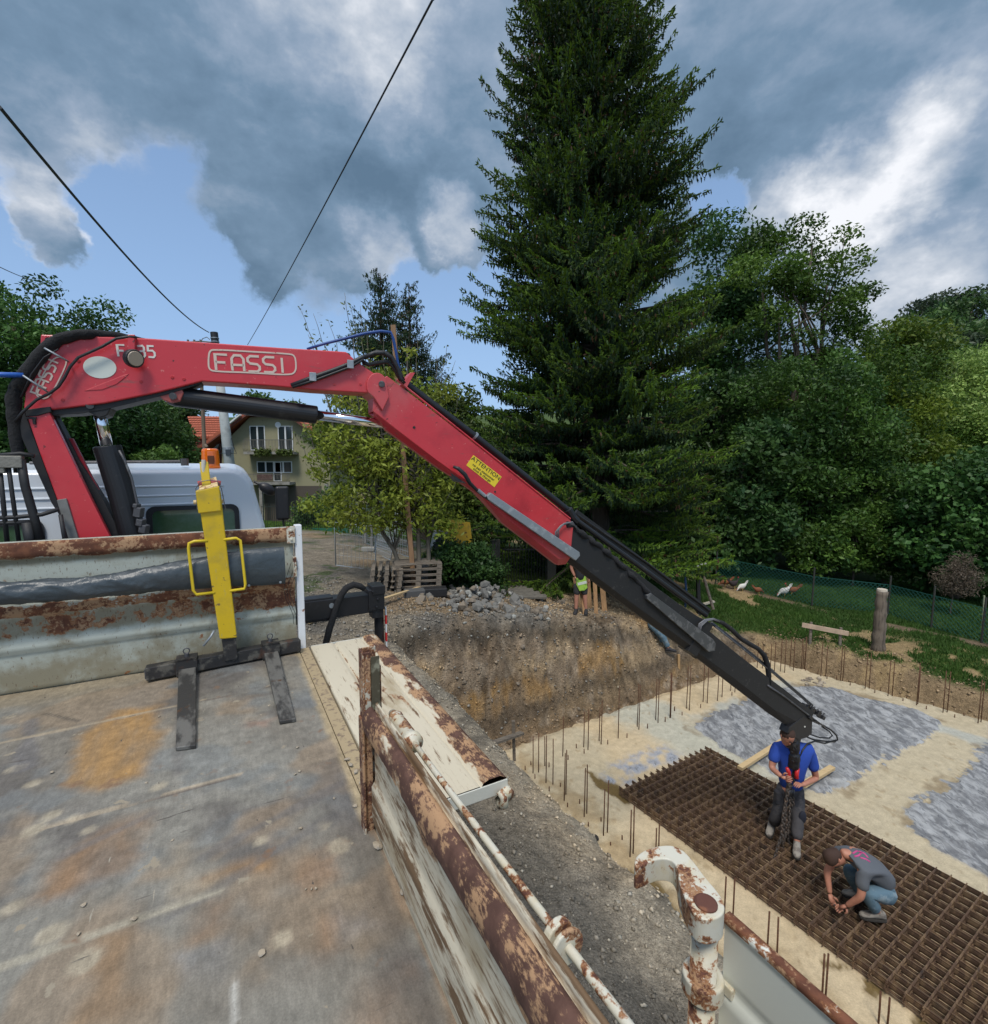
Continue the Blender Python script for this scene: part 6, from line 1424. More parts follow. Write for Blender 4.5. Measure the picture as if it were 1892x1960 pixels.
def wire(name, label, P, r, sag):
    b = MB(); pts = []
    for i in range(len(P)-1):
        for k in range(24):
            t = k/24; q = P[i].lerp(P[i+1], t); q.z -= sag*4*t*(1-t); pts.append(q)
    pts.append(P[-1]); b.tube(pts, r, 5)
    return tag(b.build(name, M_rubber, loc=P[0]), label, 'cable', 'overhead cables')
def vp(u, v, d): return CAM + ray(u, v).normalized()*d
# heavy twisted cable: passes overhead to the pole
wire('overhead_cable', 'thick black cable sagging from the upper left corner down to the pole top', [vp(-260,-60,7.0), vp(0,205,9.5), vp(400,636,28.5)], .022, .35)
wire('overhead_cable', 'thin straight cable crossing the dark cloud from the top edge down behind the boom', [vp(900,-160,8.0), vp(828,0,10), vp(474,660,36)], .016, .12)
wire('overhead_cable', 'short thin cable at the left edge above the trees', [vp(-200,390,20), vp(58,535,38)], .018, .2)
# ================================================================ YARD: fences, gate, sign, pallets, timber
M_green = mat('green_fence_paint', (.015,.11,.06), .5)
def on(u, v): return hitg(u, v)
# metal garden fence before the house
fence = thing('garden_fence', 'dark green bar fence in front of the lawn of the house', 'fence', PY(570,1010,24))
b = MB(); y = 24.6; a0 = PY(500,968,y); a1 = PY(655,1003,y); z1 = a0.z+.1; z0 = z1-1.35
n = 44
for i in range(n+1): x = a0.x+(a1.x-a0.x)*i/n; b.tube([Vector((x,y,z0)), Vector((x,y,z1))], .013, 4)
for z in (z0+.12, z1-.15): b.beam((a0.x,y,z), (a1.x,y,z), .03, .03)
b.build('bars', mat('dark_iron', (.02,.03,.025), .6), fence)
b = MB(); b.ab((PY(565,0,y).x,y-.12,z0-.12), (PY(640,0,y).x,y-.04,z0+.14)); b.build('green_board', M_green, fence)
# lawn strip handled by ground; steel site fence panels
M_hg = mat('galvanised_fence_wire', (.42,.46,.48), .4, .3)
def panel(label, A, B, h, nx=20, nz=7, lean=Vector((0,0,0)), wires=True, r=.006):
    t = thing('site_fence_panel', label, 'fence panel', A, 0, 'steel site fence panels'); b = MB(); up = Vector((0,0,h))+lean
    b.tube([A, A+up, B+up, B, A], .021, 8); b.build('tube_frame', M_hg, t, smooth=True)
    if wires:
        b = MB()
        for i in range(1, nx): q = A.lerp(B, i/nx); b.tube([q, q+up], r, 4, caps=False)
        for i in range(1, nz): b.tube([A+up*(i/nz), B+up*(i/nz)], r, 4, caps=False)
        b.build('wire_mesh', M_hg, t)
    return t
A = on(643,1082); B = on(720,1092); panel('steel site fence panel standing nearest the road, its wires hardly visible', A, B, 1.35, 10, 4, wires=True, r=.0035)
A = on(716,1058); B = on(748,1072); panel('bright leaning site fence panel behind the walnut tree', A, B, 1.75, 16, 10, lean=Vector((.25,.3,0)))
A = on(655,1012); B = on(700,1040); panel('far site fence panel beside the gravel road', A, B, 1.5, 14, 8)
A = on(700,1040); B = on(790,1068); panel('long site fence panel half hidden by walnut leaves', A, B, 1.9, 22, 10)
for i, (u, v) in enumerate(((672,1020),(700,1040),(712,1046))):
    p = on(u, v); b = MB(); b.box(p+Vector((0,0,.6)), (.1,.1,1.5)); tag(b.build('fence_post', M_conc), ['grey concrete fence post farthest along the road','grey concrete fence post in the middle of the road fence','grey concrete fence post nearest the pallets'][i], 'post', 'concrete posts of the road fence')
p = on(706,1055); b = MB(); b.box(p+Vector((0,0,.08)), (.5,.25,.16)); tag(b.build('cement_slab', M_conc, bev=.02), 'grey concrete fence foot lying beside the leaning panel', 'fence foot')
# tall wooden post
M_wood = mat('weathered_timber', (.30,.20,.12), .85, layers=[((.20,.135,.08), 5, .45, .7, (6,6,.6))], bump=[(20,.4,.006,(4,4,.3))])
M_woodl = mat('fresh_timber', (.52,.38,.20), .75, layers=[((.40,.27,.13), 6, .5, .7, (1,6,6))], bump=[(20,.3,.004)])
M_woodg = mat('grey_timber', (.20,.165,.125), .9, layers=[((.11,.09,.07), 5, .45, .65, (1,5,5))], bump=[(24,.5,.006)])
pw = on(795,1130); b = MB(); tpw = PY(753,622,pw.y); b.beam(pw-Vector((0,0,.3)), tpw, .12, .07, up=(0,1,0)); tag(b.build('timber_stake', mat('orange_brown_timber', (.26,.15,.075), .8, layers=[((.17,.10,.055), 5, .45, .7, (6,6,.6))], bump=[(20,.4,.006,(4,4,.3))]), loc=pw), 'tall orange brown timber stake rising in front of the walnut tree', 'wooden stake')
# pallets: two stacks of individual pallets
def pallet(label, o, rz, w_=1.2, d_=.8):
    t = thing('pallet', label, 'pallet', o, rz, 'wooden pallets stacked beside the stake'); M = Matrix.Translation(o) @ Matrix.Rotation(rz, 4, 'Z'); rnd = random.Random(int(o.z*1000)+int(o.x*77))
    for i in range(5):
        b = MB(M); y = -d_/2+.05+(d_-.1)*i/4; b.box((rnd.uniform(-.01,.01), y, .128), (w_,.095,.022)); b.build('top_board', M_woodg, t)
    for y in (-d_/2+.05,0,d_/2-.05):
        for x in (-w_/2+.07,0,w_/2-.07):
            b = MB(M); b.box((x,y,.062), (.13,.10,.105)); b.build('block', M_woodg, t)
        b = MB(M); b.box((0,y,.005), (w_,.1,.02)); b.build('bottom_board', M_woodg, t)
p0 = on(738,1128); p1 = on(778,1132)
for i in range(4): pallet(['bottom pallet of the open end stack left of the stake','second pallet of the left stack','third pallet of the left stack','top pallet of the left stack'][i], Vector((p0.x, p0.y+.3, p0.z-.02+.152*i)), R_(95+i*2))
for i in range(5): pallet(['bottom pallet of the stack behind the stake','second pallet of the stack behind the stake','third pallet of the stack behind the stake','fourth pallet of the stack behind the stake','top pallet of the stack behind the stake'][i], Vector((p1.x+.25, p1.y+.35, p1.z-.02+.152*i)), R_(8+i*1.5))
b = MB(); q = on(812,1125); b.tube([q, q+Vector((0,0,.75))], [.22,.22], 14); tag(b.build('grey_barrel', mat('dusty_grey_plastic', (.20,.19,.17), .7, var=(6,.3))), 'grey cylinder behind the pallets, right of the stake', 'barrel')
# planks and block by the rubble
A = on(590,1196); B = on(842,1122); b = MB(); b.beam(A+Vector((0,0,.04)), B+Vector((0,0,.16)), .09, .03); tag(b.build('long_plank', M_woodl), 'long thin pale plank lying across the gravel behind the outrigger', 'plank')
q = on(832,1140); b = MB(); b.box(q+Vector((0,0,.10)), (.62,.32,.22), R=Matrix.Rotation(R_(12),3,'Z')); 
tag(b.build('black_box', M_blackm, bev=.02), 'black plastic box beside the rubble heap under the plank end', 'box')
q = on(812,1143); b = MB(); b.box(q+Vector((-.25,.1,.08)), (.5,.3,.18), R=Matrix.Rotation(R_(18),3,'Z')); tag(b.build('concrete_block', mat('dark_block', (.08,.08,.078), .9), bev=.02), 'dark concrete block left of the black plastic box', 'block')
# rubble heap
M_rub = [mat('grey_rubble', (.15,.145,.13), .9, layers=[((.23,.215,.19), 7, .5, .62)], bump=[(25,.5,.01)]), mat('brownish_rubble', (.19,.155,.115), .9, layers=[((.16,.14,.12), 7, .5, .62)], bump=[(25,.5,.01)]), mat('pale_rubble', (.30,.30,.27), .9, bump=[(25,.4,.01)])]
rr = random.Random(12)
for i in range(230):
    t = rr.random(); u = 918+rr.gauss(0,60); v = 1150+rr.gauss(0,12)+(u-905)*.12
    u = min(max(u,805),1075); v = min(max(v,1126),1188)
    p = on(u, v); ht = max(0, .38*math.exp(-((u-925)/52.)**2-((v-1148)/15.)**2)); r = rr.uniform(.06,.16)*(1.25 if rr.random() < .2 else .85)
    b = MB(); rock(b, (p.x, p.y, p.z+ht*rr.uniform(.2,1)+r*.3), r, i, .75, 0)
    m = M_rub[0] if rr.random() < .62 else (M_rub[1] if rr.random() < .7 else M_rub[2])
    tag(b.build('rubble_stone', m), 'broken stone in the rubble heap above the pit corner', 'stone', 'broken stones of the rubble heap')
for i in range(60):
    u = rr.uniform(745,1010); v = rr.uniform(1165,1225); p = on(u, v); b = MB(); r = rr.uniform(.02,.05); rock(b, (p.x,p.y,p.z+r*.2), r, 400+i, .7, 0)
    tag(b.build('scattered_stone', M_rub[i%3]), 'small stone scattered on the gravel between outrigger and pit', 'stone', 'stones scattered on the gravel')
b = MB(); q = on(975,1165); b.box(q+Vector((0,0,.03)), (.30,.10,.05), R=Matrix.Rotation(.1,3,'Z')); tag(b.build('white_offcut', M_rub[2]), 'white broken slab lying at the front of the rubble heap', 'slab piece')
# brick pillar, white downpipe piece, yellow sign
q = on(846,1100); pil = thing('gate_pillar', 'dark grey pillar with a cap beside the yellow sign', 'pillar', q); b = MB(); wq = 14.6
c0 = PY(846,1060,wq); zt = PY(846,1020,wq).z; b.ab((c0.x-.24,wq-.2,gz(c0.x,wq)-.2), (c0.x+.24,wq+.2,zt)); b.build('shaft', mat('dark_brick', (.055,.055,.062), .8, var=(10,.3)), pil)
b = MB(); b.ab((c0.x-.28,wq-.24,zt), (c0.x+.28,wq+.24,zt+.08)); b.build('cap', M_conc, pil)
b = MB(); P = [PY(u, v, wq-.3) for u, v in ((819,1062),(824,1046),(829,1040),(833,1020))]; b.beam(P[0], P[1], .09, .05, up=(0,1,0)); b.beam(P[1], P[2], .09, .05, up=(0,1,0)); b.beam(P[2], P[3], .11, .05, up=(0,1,0)); tag(b.build('white_board', M_pvc), 'white cranked board leaning against the dark pillar', 'board')
sy = 14.3; S = [PY(858,994,sy), PY(900,1000,sy+.3), PY(905,1042,sy+.3), PY(860,1053,sy)]
sign = thing('yellow_sign', 'yellow information board with dark rows of writing hanging under the spruce', 'sign', S[3]); b = MB(); b.prism(S, (0,.03,0)); b.build('board', mat('dirty_yellow_board', (.42,.26,.012), .6, layers=[((.25,.17,.02), 4, .5, .7)]), sign)
b = MB()
for (fx_, fy_, fw, fh) in ((.08,.10,.35,.06),(.5,.10,.2,.06),(.10,.25,.45,.07),(.05,.42,.52,.07),(.70,.42,.12,.07),(.05,.60,.28,.06),(.70,.58,.12,.10),(.05,.72,.50,.06),(.10,.85,.2,.03)):
    n = 5
    for k in range(n):
        a = fx_+fw*k/n; c = a+fw/n*.72; P = []
        for (s_, t_) in ((a,fy_),(c,fy_),(c,fy_+fh),(a,fy_+fh)): P.append(S[0].lerp(S[1], s_).lerp(S[3].lerp(S[2], s_), t_)-Vector((0,.006,0)))
        b.prism(P, (0,.004,0))
b.build('sign_writing', mat('dark_sign_ink', (.06,.03,.01), .6), sign)
# iron gate and posts under the spruce
gy_ = 15.8; gt = thing('iron_gate', 'black iron bar gate standing in the shade under the spruce', 'gate', PY(1010,1110,gy_)); b = MB(); x0, x1 = PY(964,0,gy_).x, PY(1056,0,gy_).x; z0 = gz((x0+x1)/2,gy_)+.05; z1 = PY(1000,1048,gy_).z
M_ir = mat('black_iron', (.012,.012,.012), .6)
for i in range(16): x = x0+(x1-x0)*i/15; b.tube([Vector((x,gy_,z0)), Vector((x,gy_,z1+.12*math.sin(math.pi*i/15)))], .012, 5)
b.build('bars', M_ir, gt); b = MB()
for z in (z0+.08, z1-.06): b.beam((x0,gy_,z), (x1,gy_,z), .04, .04)
b.build('cross_rail', M_ir, gt)
for i, (u, lab) in enumerate(((950,'dark gate post left of the iron gate'),(1068,'dark gate post right of the iron gate'))):
    x = PY(u,0,gy_).x; b = MB(); b.box((x,gy_,(z0+z1)/2), (.28,.28,z1-z0+.5)); tag(b.build('gate_post', mat('mossy_dark_post', (.035,.036,.03), .9), bev=.02), lab, 'post', 'posts of the iron gate')
b = MB(); x0b, x1b = PY(880,0,gy_).x, PY(944,0,gy_).x
for i in range(14): x = x0b+(x1b-x0b)*i/13; b.tube([Vector((x,gy_+.1,z0)), Vector((x,gy_+.1,z1))], .012, 5)
b.beam((x0b,gy_+.1,z1-.06), (x1b,gy_+.1,z1-.06), .04, .04); b.beam((x0b,gy_+.1,z0+.1), (x1b,gy_+.1,z0+.1), .04, .04); tag(b.build('iron_fence', M_ir), 'black iron bar fence behind the dark shrub, left of the gate', 'fence')
# stacked slabs (steps) near the gate
for i in range(4):
    q = on(985+i*10, 1128+i*6); b = MB(); b.box(q+Vector((0,.0,.06)), (.75+.05*i,.3,.07)); tag(b.build('stone_step', mat('mossy_step', (.12,.11,.09), .9, var=(10,.3)) if i == 0 else bpy.data.materials['mossy_step'], bev=.012), ['topmost and narrowest grey slab step below the iron gate','second grey slab step below the iron gate','third grey slab step below the iron gate','lowest and widest grey slab step below the iron gate'][i], 'step', 'slab steps below the gate')
# boards leaning by the spruce trunk
for i, (ub, vb, ut, vt, w_) in enumerate(((1112,1163,1100,1105,.10),(1128,1165,1124,1100,.16),(1142,1176,1138,1098,.10),(1158,1170,1152,1102,.14),(1120,1178,1112,1120,.07))):
    q = on(ub, vb); tpp = PY(ut, vt, q.y+.25); b = MB(); b.beam(q-Vector((0,0,.05)), tpp, w_, .03, up=(0,1,0)); tag(b.build('leaning_board', mat('amber_board', (.30,.17,.075), .8, var=(6,.25,(5,5,.5))) if i == 0 else bpy.data.materials['amber_board'], loc=q), ['narrow upright board just behind the hi vis worker','broad upright board beside the hi vis worker','upright board in the middle of the leaning row','upright board at the right end of the leaning row','thin short board in front of the leaning row'][i], 'board', 'boards standing by the spruce')
# T-shaped pole with strut and blue hose
q = PY(1340,1160,15.4); q.z = gz(q.x, q.y); tpl = thing('washing_pole', 'dark pole with a pale crosspiece and a slanting strut at the meadow edge', 'pole', q); top_ = PY(1336,1084,15.4)
b = MB(); b.beam(q-Vector((0,0,.2)), top_, .10, .10, up=(0,1,0)); b.build('upright', M_blackm, tpl)
b = MB(); b.beam(PY(1326,1084,15.4), PY(1352,1079,15.4), .09, .06); b.build('crosspiece', mat('pale_grey_wood', (.42,.40,.36), .8), tpl)
e_ = PY(1366,1166,15.3); b = MB(); b.tube([PY(1345,1096,15.4), e_], .045, 8); b.build('strut', M_woodg, tpl)
b = MB(); b.tube([PY(u, v, 15.6) for u, v in ((1312,1165),(1314,1130),(1312,1105),(1303,1093),(1290,1092))], .035, 8); tag(b.build('blue_garden_hose', mat('blue_hose', (.02,.07,.18), .5), smooth=True), 'blue hose looping over behind the extension boom beside the dark pole', 'hose')
b = MB(); q = on(1352,1163); b.beam(q+Vector((-.15,0,.1)), q+Vector((.3,.1,.18)), .1, .05); tag(b.build('short_plank', mat('pale_short_plank', (.42,.38,.30), .8)), 'short pale plank at the foot of the dark pole', 'plank')
# batter board
qa, qb = on(1552,1222), on(1617,1228); bz = PY(1580,1203,13.9)
bb = thing('batter_board', 'pale horizontal board nailed to two stakes on the meadow edge', 'batter board', qa)
L_, R__ = PY(1536,1196,14.1), PY(1625,1213,13.6); b = MB(); b.beam(L_, R__, .035, .13); b.build('board', mat('pale_pink_timber', (.46,.34,.24), .8, var=(5,.2)), bb)
for u, vb in ((1556,1225),(1613,1240)):
    p = L_.lerp(R__, (u-1536)/89.); b = MB(); b.beam(Vector((p.x,p.y+.06,gz(p.x,p.y)-.1)), Vector((p.x,p.y+.06,p.z+.12)), .07, .04, up=(0,1,0)); b.build('stake', M_woodg, bb)
# thick wooden post
q = PY(1681,1245,13.6); q.z = gz(q.x,13.6); tpz = PY(1689,1132,13.6)
ps = thing('fence_post', 'thick weathered round post with a pale sawn top on the right bank', 'post', q, 0); b = MB(); n = 16; P = []
for i in range(n+1): t = i/n; P.append(q.lerp(tpz, t)+Vector((.012*math.sin(i*1.3), 0, -.15 if i == 0 else 0)))
b.tube(P, [.165-.035*i/n+.012*math.sin(i*2.1) for i in range(n+1)], 14); b.build('trunk_post', mat('grey_brown_post', (.17,.135,.10), .9, layers=[((.09,.07,.055), 7, .45, .62, (3,3,.25))], bump=[(18,.8,.02,(3,3,.2))]), ps, smooth=True)
b = MB(); b.tube([tpz, tpz+Vector((0,0,.07))], [.128,.12], 14); b.build('sawn_top', mat('pale_sawn_wood', (.50,.43,.34), .8), ps, bev=.01)
# netting fence
fp = [(1370,1118,-1.95),(1555,1150,-2.1),(1700,1170,-2.3),(1880,1222,-2.42),(1960,1250,-2.45)]
FP = []
for (u, v, z) in fp: p = PZ(u, v, z); p.z = gz(p.x, p.y); FP.append(p)
net = thing('netting_fence', 'dark green diamond wire netting fence along the far side of the meadow', 'fence', FP[0]); b = MB(); hN = 1.0
for i in range(len(FP)-1):
    A, B = FP[i], FP[i+1]; L = (B-A).length; st_ = .13; n = int(L/st_)
    for k in range(-int(hN/st_), n+1):
        for sgn in (1, -1):
            x0 = k*st_ if sgn == 1 else (k*st_+hN); x1 = x0+sgn*hN; z0, z1 = 0.0, hN
            # clip
            def cl(x0, z0, x1, z1):
                if x0 < 0: z0 += (0-x0)/(x1-x0)*(z1-z0); x0 = 0
                if x1 > L: z1 = z0+(L-x0)/(x1-x0)*(z1-z0); x1 = L
                return x0, z0, x1, z1
            if sgn == 1: xa, za, xb, zb = cl(x0, z0, x1, z1)
            else: xa, za, xb, zb = cl(x1, z1, x0, z0)
            if xb-xa < .05: continue
            b.beam(A.lerp(B, xa/L)+Vector((0,0,za+.03)), A.lerp(B, xb/L)+Vector((0,0,zb+.03)), .008, .008)
    b.beam(A+Vector((0,0,hN+.04)), B+Vector((0,0,hN+.04)), .012, .012)
b.build('wire_netting', mat('green_coated_wire', (.02,.11,.085), .5), net)
for i, p in enumerate(FP[:-1]+[FP[2].lerp(FP[3], .5)]):
    b = MB(); b.tube([p-Vector((0,0,.2)), p+Vector((.02,0,1.35))], .028, 8); b.build('post', bpy.data.materials['mossy_dark_post'], net)
p = PY(1880,1215,14.7); p.z = gz(p.x, 14.7); b = MB(); b.tube([p, PY(1885,1140,14.7)], .022, 6); tag(b.build('thin_stake', mat('pale_stake', (.30,.32,.20), .8), loc=p), 'thin pale stake in front of the netting at the right edge', 'stake')
b = MB(); q = on(1693,1120); b.tube([q, PY(1694,1108,q.y)], .12, 8); tag(b.build('far_post', mat('reddish_post', (.12,.07,.05), .9)), 'reddish post just behind the thick weathered post', 'post')
# tufts of boards by pit corner
A = PY(945,1422,7.2); B = PY(1000,1403,7.7); b = MB(); b.beam(A, B, .09, .035); bo = thing('setting_out_board', 'grey plank on a stake at the inner corner of the pit', 'plank', A); b.build('plank', M_woodg, bo)
b = MB(); q = A.lerp(B, .72); b.beam(Vector((q.x,q.y+.05,q.z-.45)), Vector((q.x-.02,q.y+.05,q.z+.22)), .05, .04, up=(0,1,0)); b.build('stake', M_woodg, bo)
A = on(1300,1282); b = MB(); b.beam(A-Vector((0,0,.1)), A+Vector((-.02,0,.42)), .06, .05, up=(0,1,0)); tag(b.build('wooden_peg', mat('orange_peg', (.38,.24,.11), .8), loc=A), 'short orange wooden peg on the clay bank by the jeans wearer', 'peg')
# ================================================================ FOUNDATION: rebars, mats, planks
M_rebar = mat('rusty_rebar', (.10,.045,.025), .85, .2, layers=[((.17,.085,.04), 30, .5, .62)], bump=[(120,.5,.002,(1,1,4))])
def c1(x, y): return ((1250+x*.28055)*.76568, (1600+y*.28055)*.76568)
def c2(x, y): return ((1650+x*.21142)*.76568, (1580+y*.21142)*.76568)
def c3(x, y): return ((2000+x*.24894)*.76568, (1480+y*.24894)*.76568)
def c4(x, y): return ((1550+x*.36998)*.76568, (2050+y*.36998)*.76568)
bars = []
for (x, yt, yb) in ((293,860,1195),(342,830,1188),(408,850,1292),(398,860,1130),(470,880,1300),(570,1010,1445),(585,980,1392),(558,680,1045),(745,640,965),(783,620,988),(882,600,910),(900,540,940),(1052,410,882),(1222,390,780),(1237,400,805),(1386,350,722),(1407,360,745),(1520,300,702),(748,1140,1592),(772,1110,1562),(920,1330,1752),(955,1250,1725),(1157,1515,1960),(1185,1480,1925),(1384,1680,1990),(1408,1640,1990)):
    bars.append((c1(x, yt), c1(x+3, yb), 'left'))
for (x, yb) in ((224,1170),(275,1130),(311,1245),(437,1140),(438,1355),(538,1322),(607,1075),(680,975),(750,1020),(960,938),(602,1500),(709,1468),(787,1672),(900,1630),(1088,1790),(985,1850),(1132,880),(1315,795),(1472,735),(1557,640),(1315,795)):
    bars.append((c1(x, yb-48), c1(x+1, yb), 'stub'))
for (x, yt, yb) in ((122,480,1028),(317,400,918),(352,390,938),(514,330,835),(563,330,852),(684,430,825),(738,480,780),(1478,70,490),(1428,80,475),(1540,60,435),(1582,80,470),(1695,150,462),(1716,60,455),(1357,120,470),(1311,140,420),(1154,130,430),(840,560,705),(890,580,720),(1215,165,440),(1005,270,420)):
    bars.append((c2(x, yt), c2(x-2, yb), 'left' if x < 1000 else 'corner'))
for (x, yb) in ((172,940),(263,995),(483,905),(852,760),(64,1075)): bars.append((c2(x, yb-50), c2(x, yb), 'stub'))
for (xt, yt, xb, yb) in ((38,470,14,795),(55,450,46,790),(224,500,212,855),(266,540,260,852),(428,545,408,912),(438,545,430,908),(680,620,655,990),(710,610,696,988),(920,690,885,1055),(940,700,928,1052),(1208,710,1173,1142),(1196,750,1186,1130),(1475,790,1438,1222),(1500,800,1480,1218),(1838,880,1790,1325),(1870,900,1820,1318)):
    bars.append((c3(xt, yt), c3(xb, yb), 'right'))
for (x, yb) in ((56,810),(273,880),(370,878),(505,950),(555,930),(753,1020),(808,1000),(1035,1108),(1073,1080),(1270,1185),(1342,1160),(1555,1270),(1648,1255),(183,815)): bars.append((c3(x, yb-40), c3(x, yb), 'stub'))
for (xt, yt, xb, yb) in ((716,385,700,740),(776,395,758,765),(1024,620,988,1000),(1088,660,1055,1065),(1405,905,1355,1370),(1418,905,1378,1365),(1765,1160,1748,1385),(1818,1200,1808,1400)): bars.append((c4(xt, yt), c4(xb, yb), 'near'))
for (x, yb) in ((938,930),(1240,1185)): bars.append((c4(x, yb-50), c4(x, yb), 'stub'))
rl = {'left':('rusty upright rebar rising beside the clay bank or the pit corner','upright rebars on the clay bank side'),'corner':('rusty upright rebar in the far corner of the foundation behind the boom tip','upright rebars in the far corner'),
      'right':('rusty upright rebar along the grass side edge of the foundation','upright rebars on the grass side'),'near':('rusty upright rebar between the tailgate post and the steel mesh stack','upright rebars beside the mesh stack'),'stub':('short rusty rebar stub sticking out of the sandy concrete','short rebar stubs in the concrete')}
rng_b = random.Random(3)
for (tp_, bp_, k) in bars:
    p = PZ(bp_[0], bp_[1], SL-.02); vd = (tp_[1]-bp_[1]); # height from the vertical extent
    q = PPl(tp_[0], tp_[1], p, Vector((0,1,0))); hgt = max(.05, q.z-p.z); lean = Vector((rng_b.uniform(-.01,.01)*hgt, rng_b.uniform(-.01,.01)*hgt, hgt))
    b = MB(); b.tube([p-Vector((0,0,.05)), p+lean*.5+Vector((.002,0,0)), p+lean], .0095 if k != 'stub' else .010, 6)
    tag(b.build('rebar_stub' if k == 'stub' else 'rebar', M_rebar, loc=p, smooth=True), rl[k][0], 'rebar', rl[k][1])
# welded mesh mats, one stack
MT = -2.95
MA = PZ(1190,1507,MT); MBp = PZ(1355,1430,MT)
mdir = Vector((MBp.x-MA.x, MBp.y-MA.y, 0)); mw = mdir.length; mdir.normalize(); far = PZ(1892,1705,MT); ldir = Vector((far.x-MBp.x, far.y-MBp.y, 0)).normalized()
ldir = (ldir - mdir*ldir.dot(mdir)*.6).normalized(); ML = 6.4
M_mesh = mat('rusty_welded_mesh', (.115,.068,.042), .8, .25, layers=[((.21,.135,.075), 14, .46, .60), ((.04,.028,.022), 5, .55, .7)], bump=[(120,.5,.002)])
nm = 10; lab9 = ['lowest','second lowest','third lowest','fourth lowest','fifth lowest','fifth from the top','fourth from the top','third from the top','second from the top','topmost']
ns = 15; sp1 = mw/(ns); rb = .0058; rngm = random.Random(8)
for k in range(nm):
    z = -3.083 + k*((MT-.012+3.083)/(nm-1)); ox = rngm.uniform(-1,1)*(.012 if k > 4 else .028); oy_ = rngm.uniform(-1,1)*(.012 if k > 4 else .028); dx_ = rngm.uniform(-.004,.004)
    O = Vector((MA.x, MA.y, z)) + mdir*(ox) + ldir*(oy_)
    t = thing('steel_mesh_mat', lab9[k]+' rusty steel mesh mat in the stack under the two workers', 'mesh mat', O, 0, 'welded steel mesh mats in one stack')
    b = MB(); nL = 0
    for i in range(ns+1):
        for dd in (0,):
            a = O + mdir*(sp1*i+dd) - ldir*(.05+rngm.uniform(0,.03)); e_ = a + ldir*(ML+.1); mid = a.lerp(e_, .5); b.tube([a, mid, e_], .0072, 5)
    b.build('lengthwise_bars', M_mesh, t)
    b = MB(); j = 0; yy = .05+dx_
    while yy < ML:
        a = O + ldir*yy - mdir*(.03+rngm.uniform(0,.02)) + Vector((0,0,.012)); e_ = a + mdir*(mw+.06); b.tube([a, e_], .0068, 5); yy += .158
    b.build('crosswise_bars', M_mesh, t)
# timber battens on the slab
for i, (a, c_, lab) in enumerate((((1418,1470),(1490,1424),'long fresh timber batten left of the man in blue'),((1566,1486),(1594,1469),'end of a fresh timber batten right of the man in blue'))):
    A = PZ(a[0], a[1], -2.95); B = PZ(c_[0], c_[1], -2.95); d_ = (B-A).normalized(); A2 = A - d_*(.02 if i == 0 else .5); B2 = B + d_*(.35 if i == 0 else 0); b = MB(); b.beam(A2, B2, .10, .06); tag(b.build('timber_batten', M_woodl, bev=.004), lab, 'timber', 'timber battens on the foundation')
# dark lumps, clods and pale stones on the slab
for i, (u, v, r, lab) in enumerate(((1139,1605,.07,'black clod lying on the sandy concrete near the puddle'),)):
    p = PZ(u, v, SL); b = MB(); rock(b, (p.x,p.y,p.z+.03), r, 77, .6, 1); tag(b.build('clod', mat('black_soil_clod', (.02,.018,.016), .95)), lab, 'clod')
for i in range(26):
    u = rr.uniform(1536,1578); v = rr.uniform(1298,1316); p = PZ(u, v, SL); b = MB(); r = rr.uniform(.04,.12); rock(b, (p.x,p.y,p.z+r*.1), r, 600+i, .35, 0); tag(b.build('flat_stone', M_rub[1] if i % 3 else M_stone), 'flat muddy stone in the patch at the far end of the gravel field', 'stone', 'flat stones beyond the grey patch')
for i in range(90):
    s_ = rr.uniform(3.2,4.7); t_ = rr.uniform(-1,8.3); p = st2w(s_, t_); p.z = gz(p.x, p.y); b = MB(); r = rr.uniform(.012,.04); rock(b, (p.x,p.y,p.z+r*.2), r, 700+i, .7, 0); tag(b.build('bank_stone', M_rub[i%2]), 'small stone on the bank between truck and foundation', 'stone', 'stones on the near bank')
for i in range(60):
    s_ = rr.uniform(4.3,14); t_ = 8.06+rr.uniform(.0,.9); p = st2w(s_, t_); p.z = gz(p.x, p.y); b = MB(); r = rr.uniform(.02,.07); rock(b, (p.x,p.y,p.z+r*.25), r, 900+i, .7, 0); tag(b.build('crumbled_clod', M_rub[1]), 'crumbled clod at the foot of the clay bank', 'clod', 'clods at the foot of the clay bank')
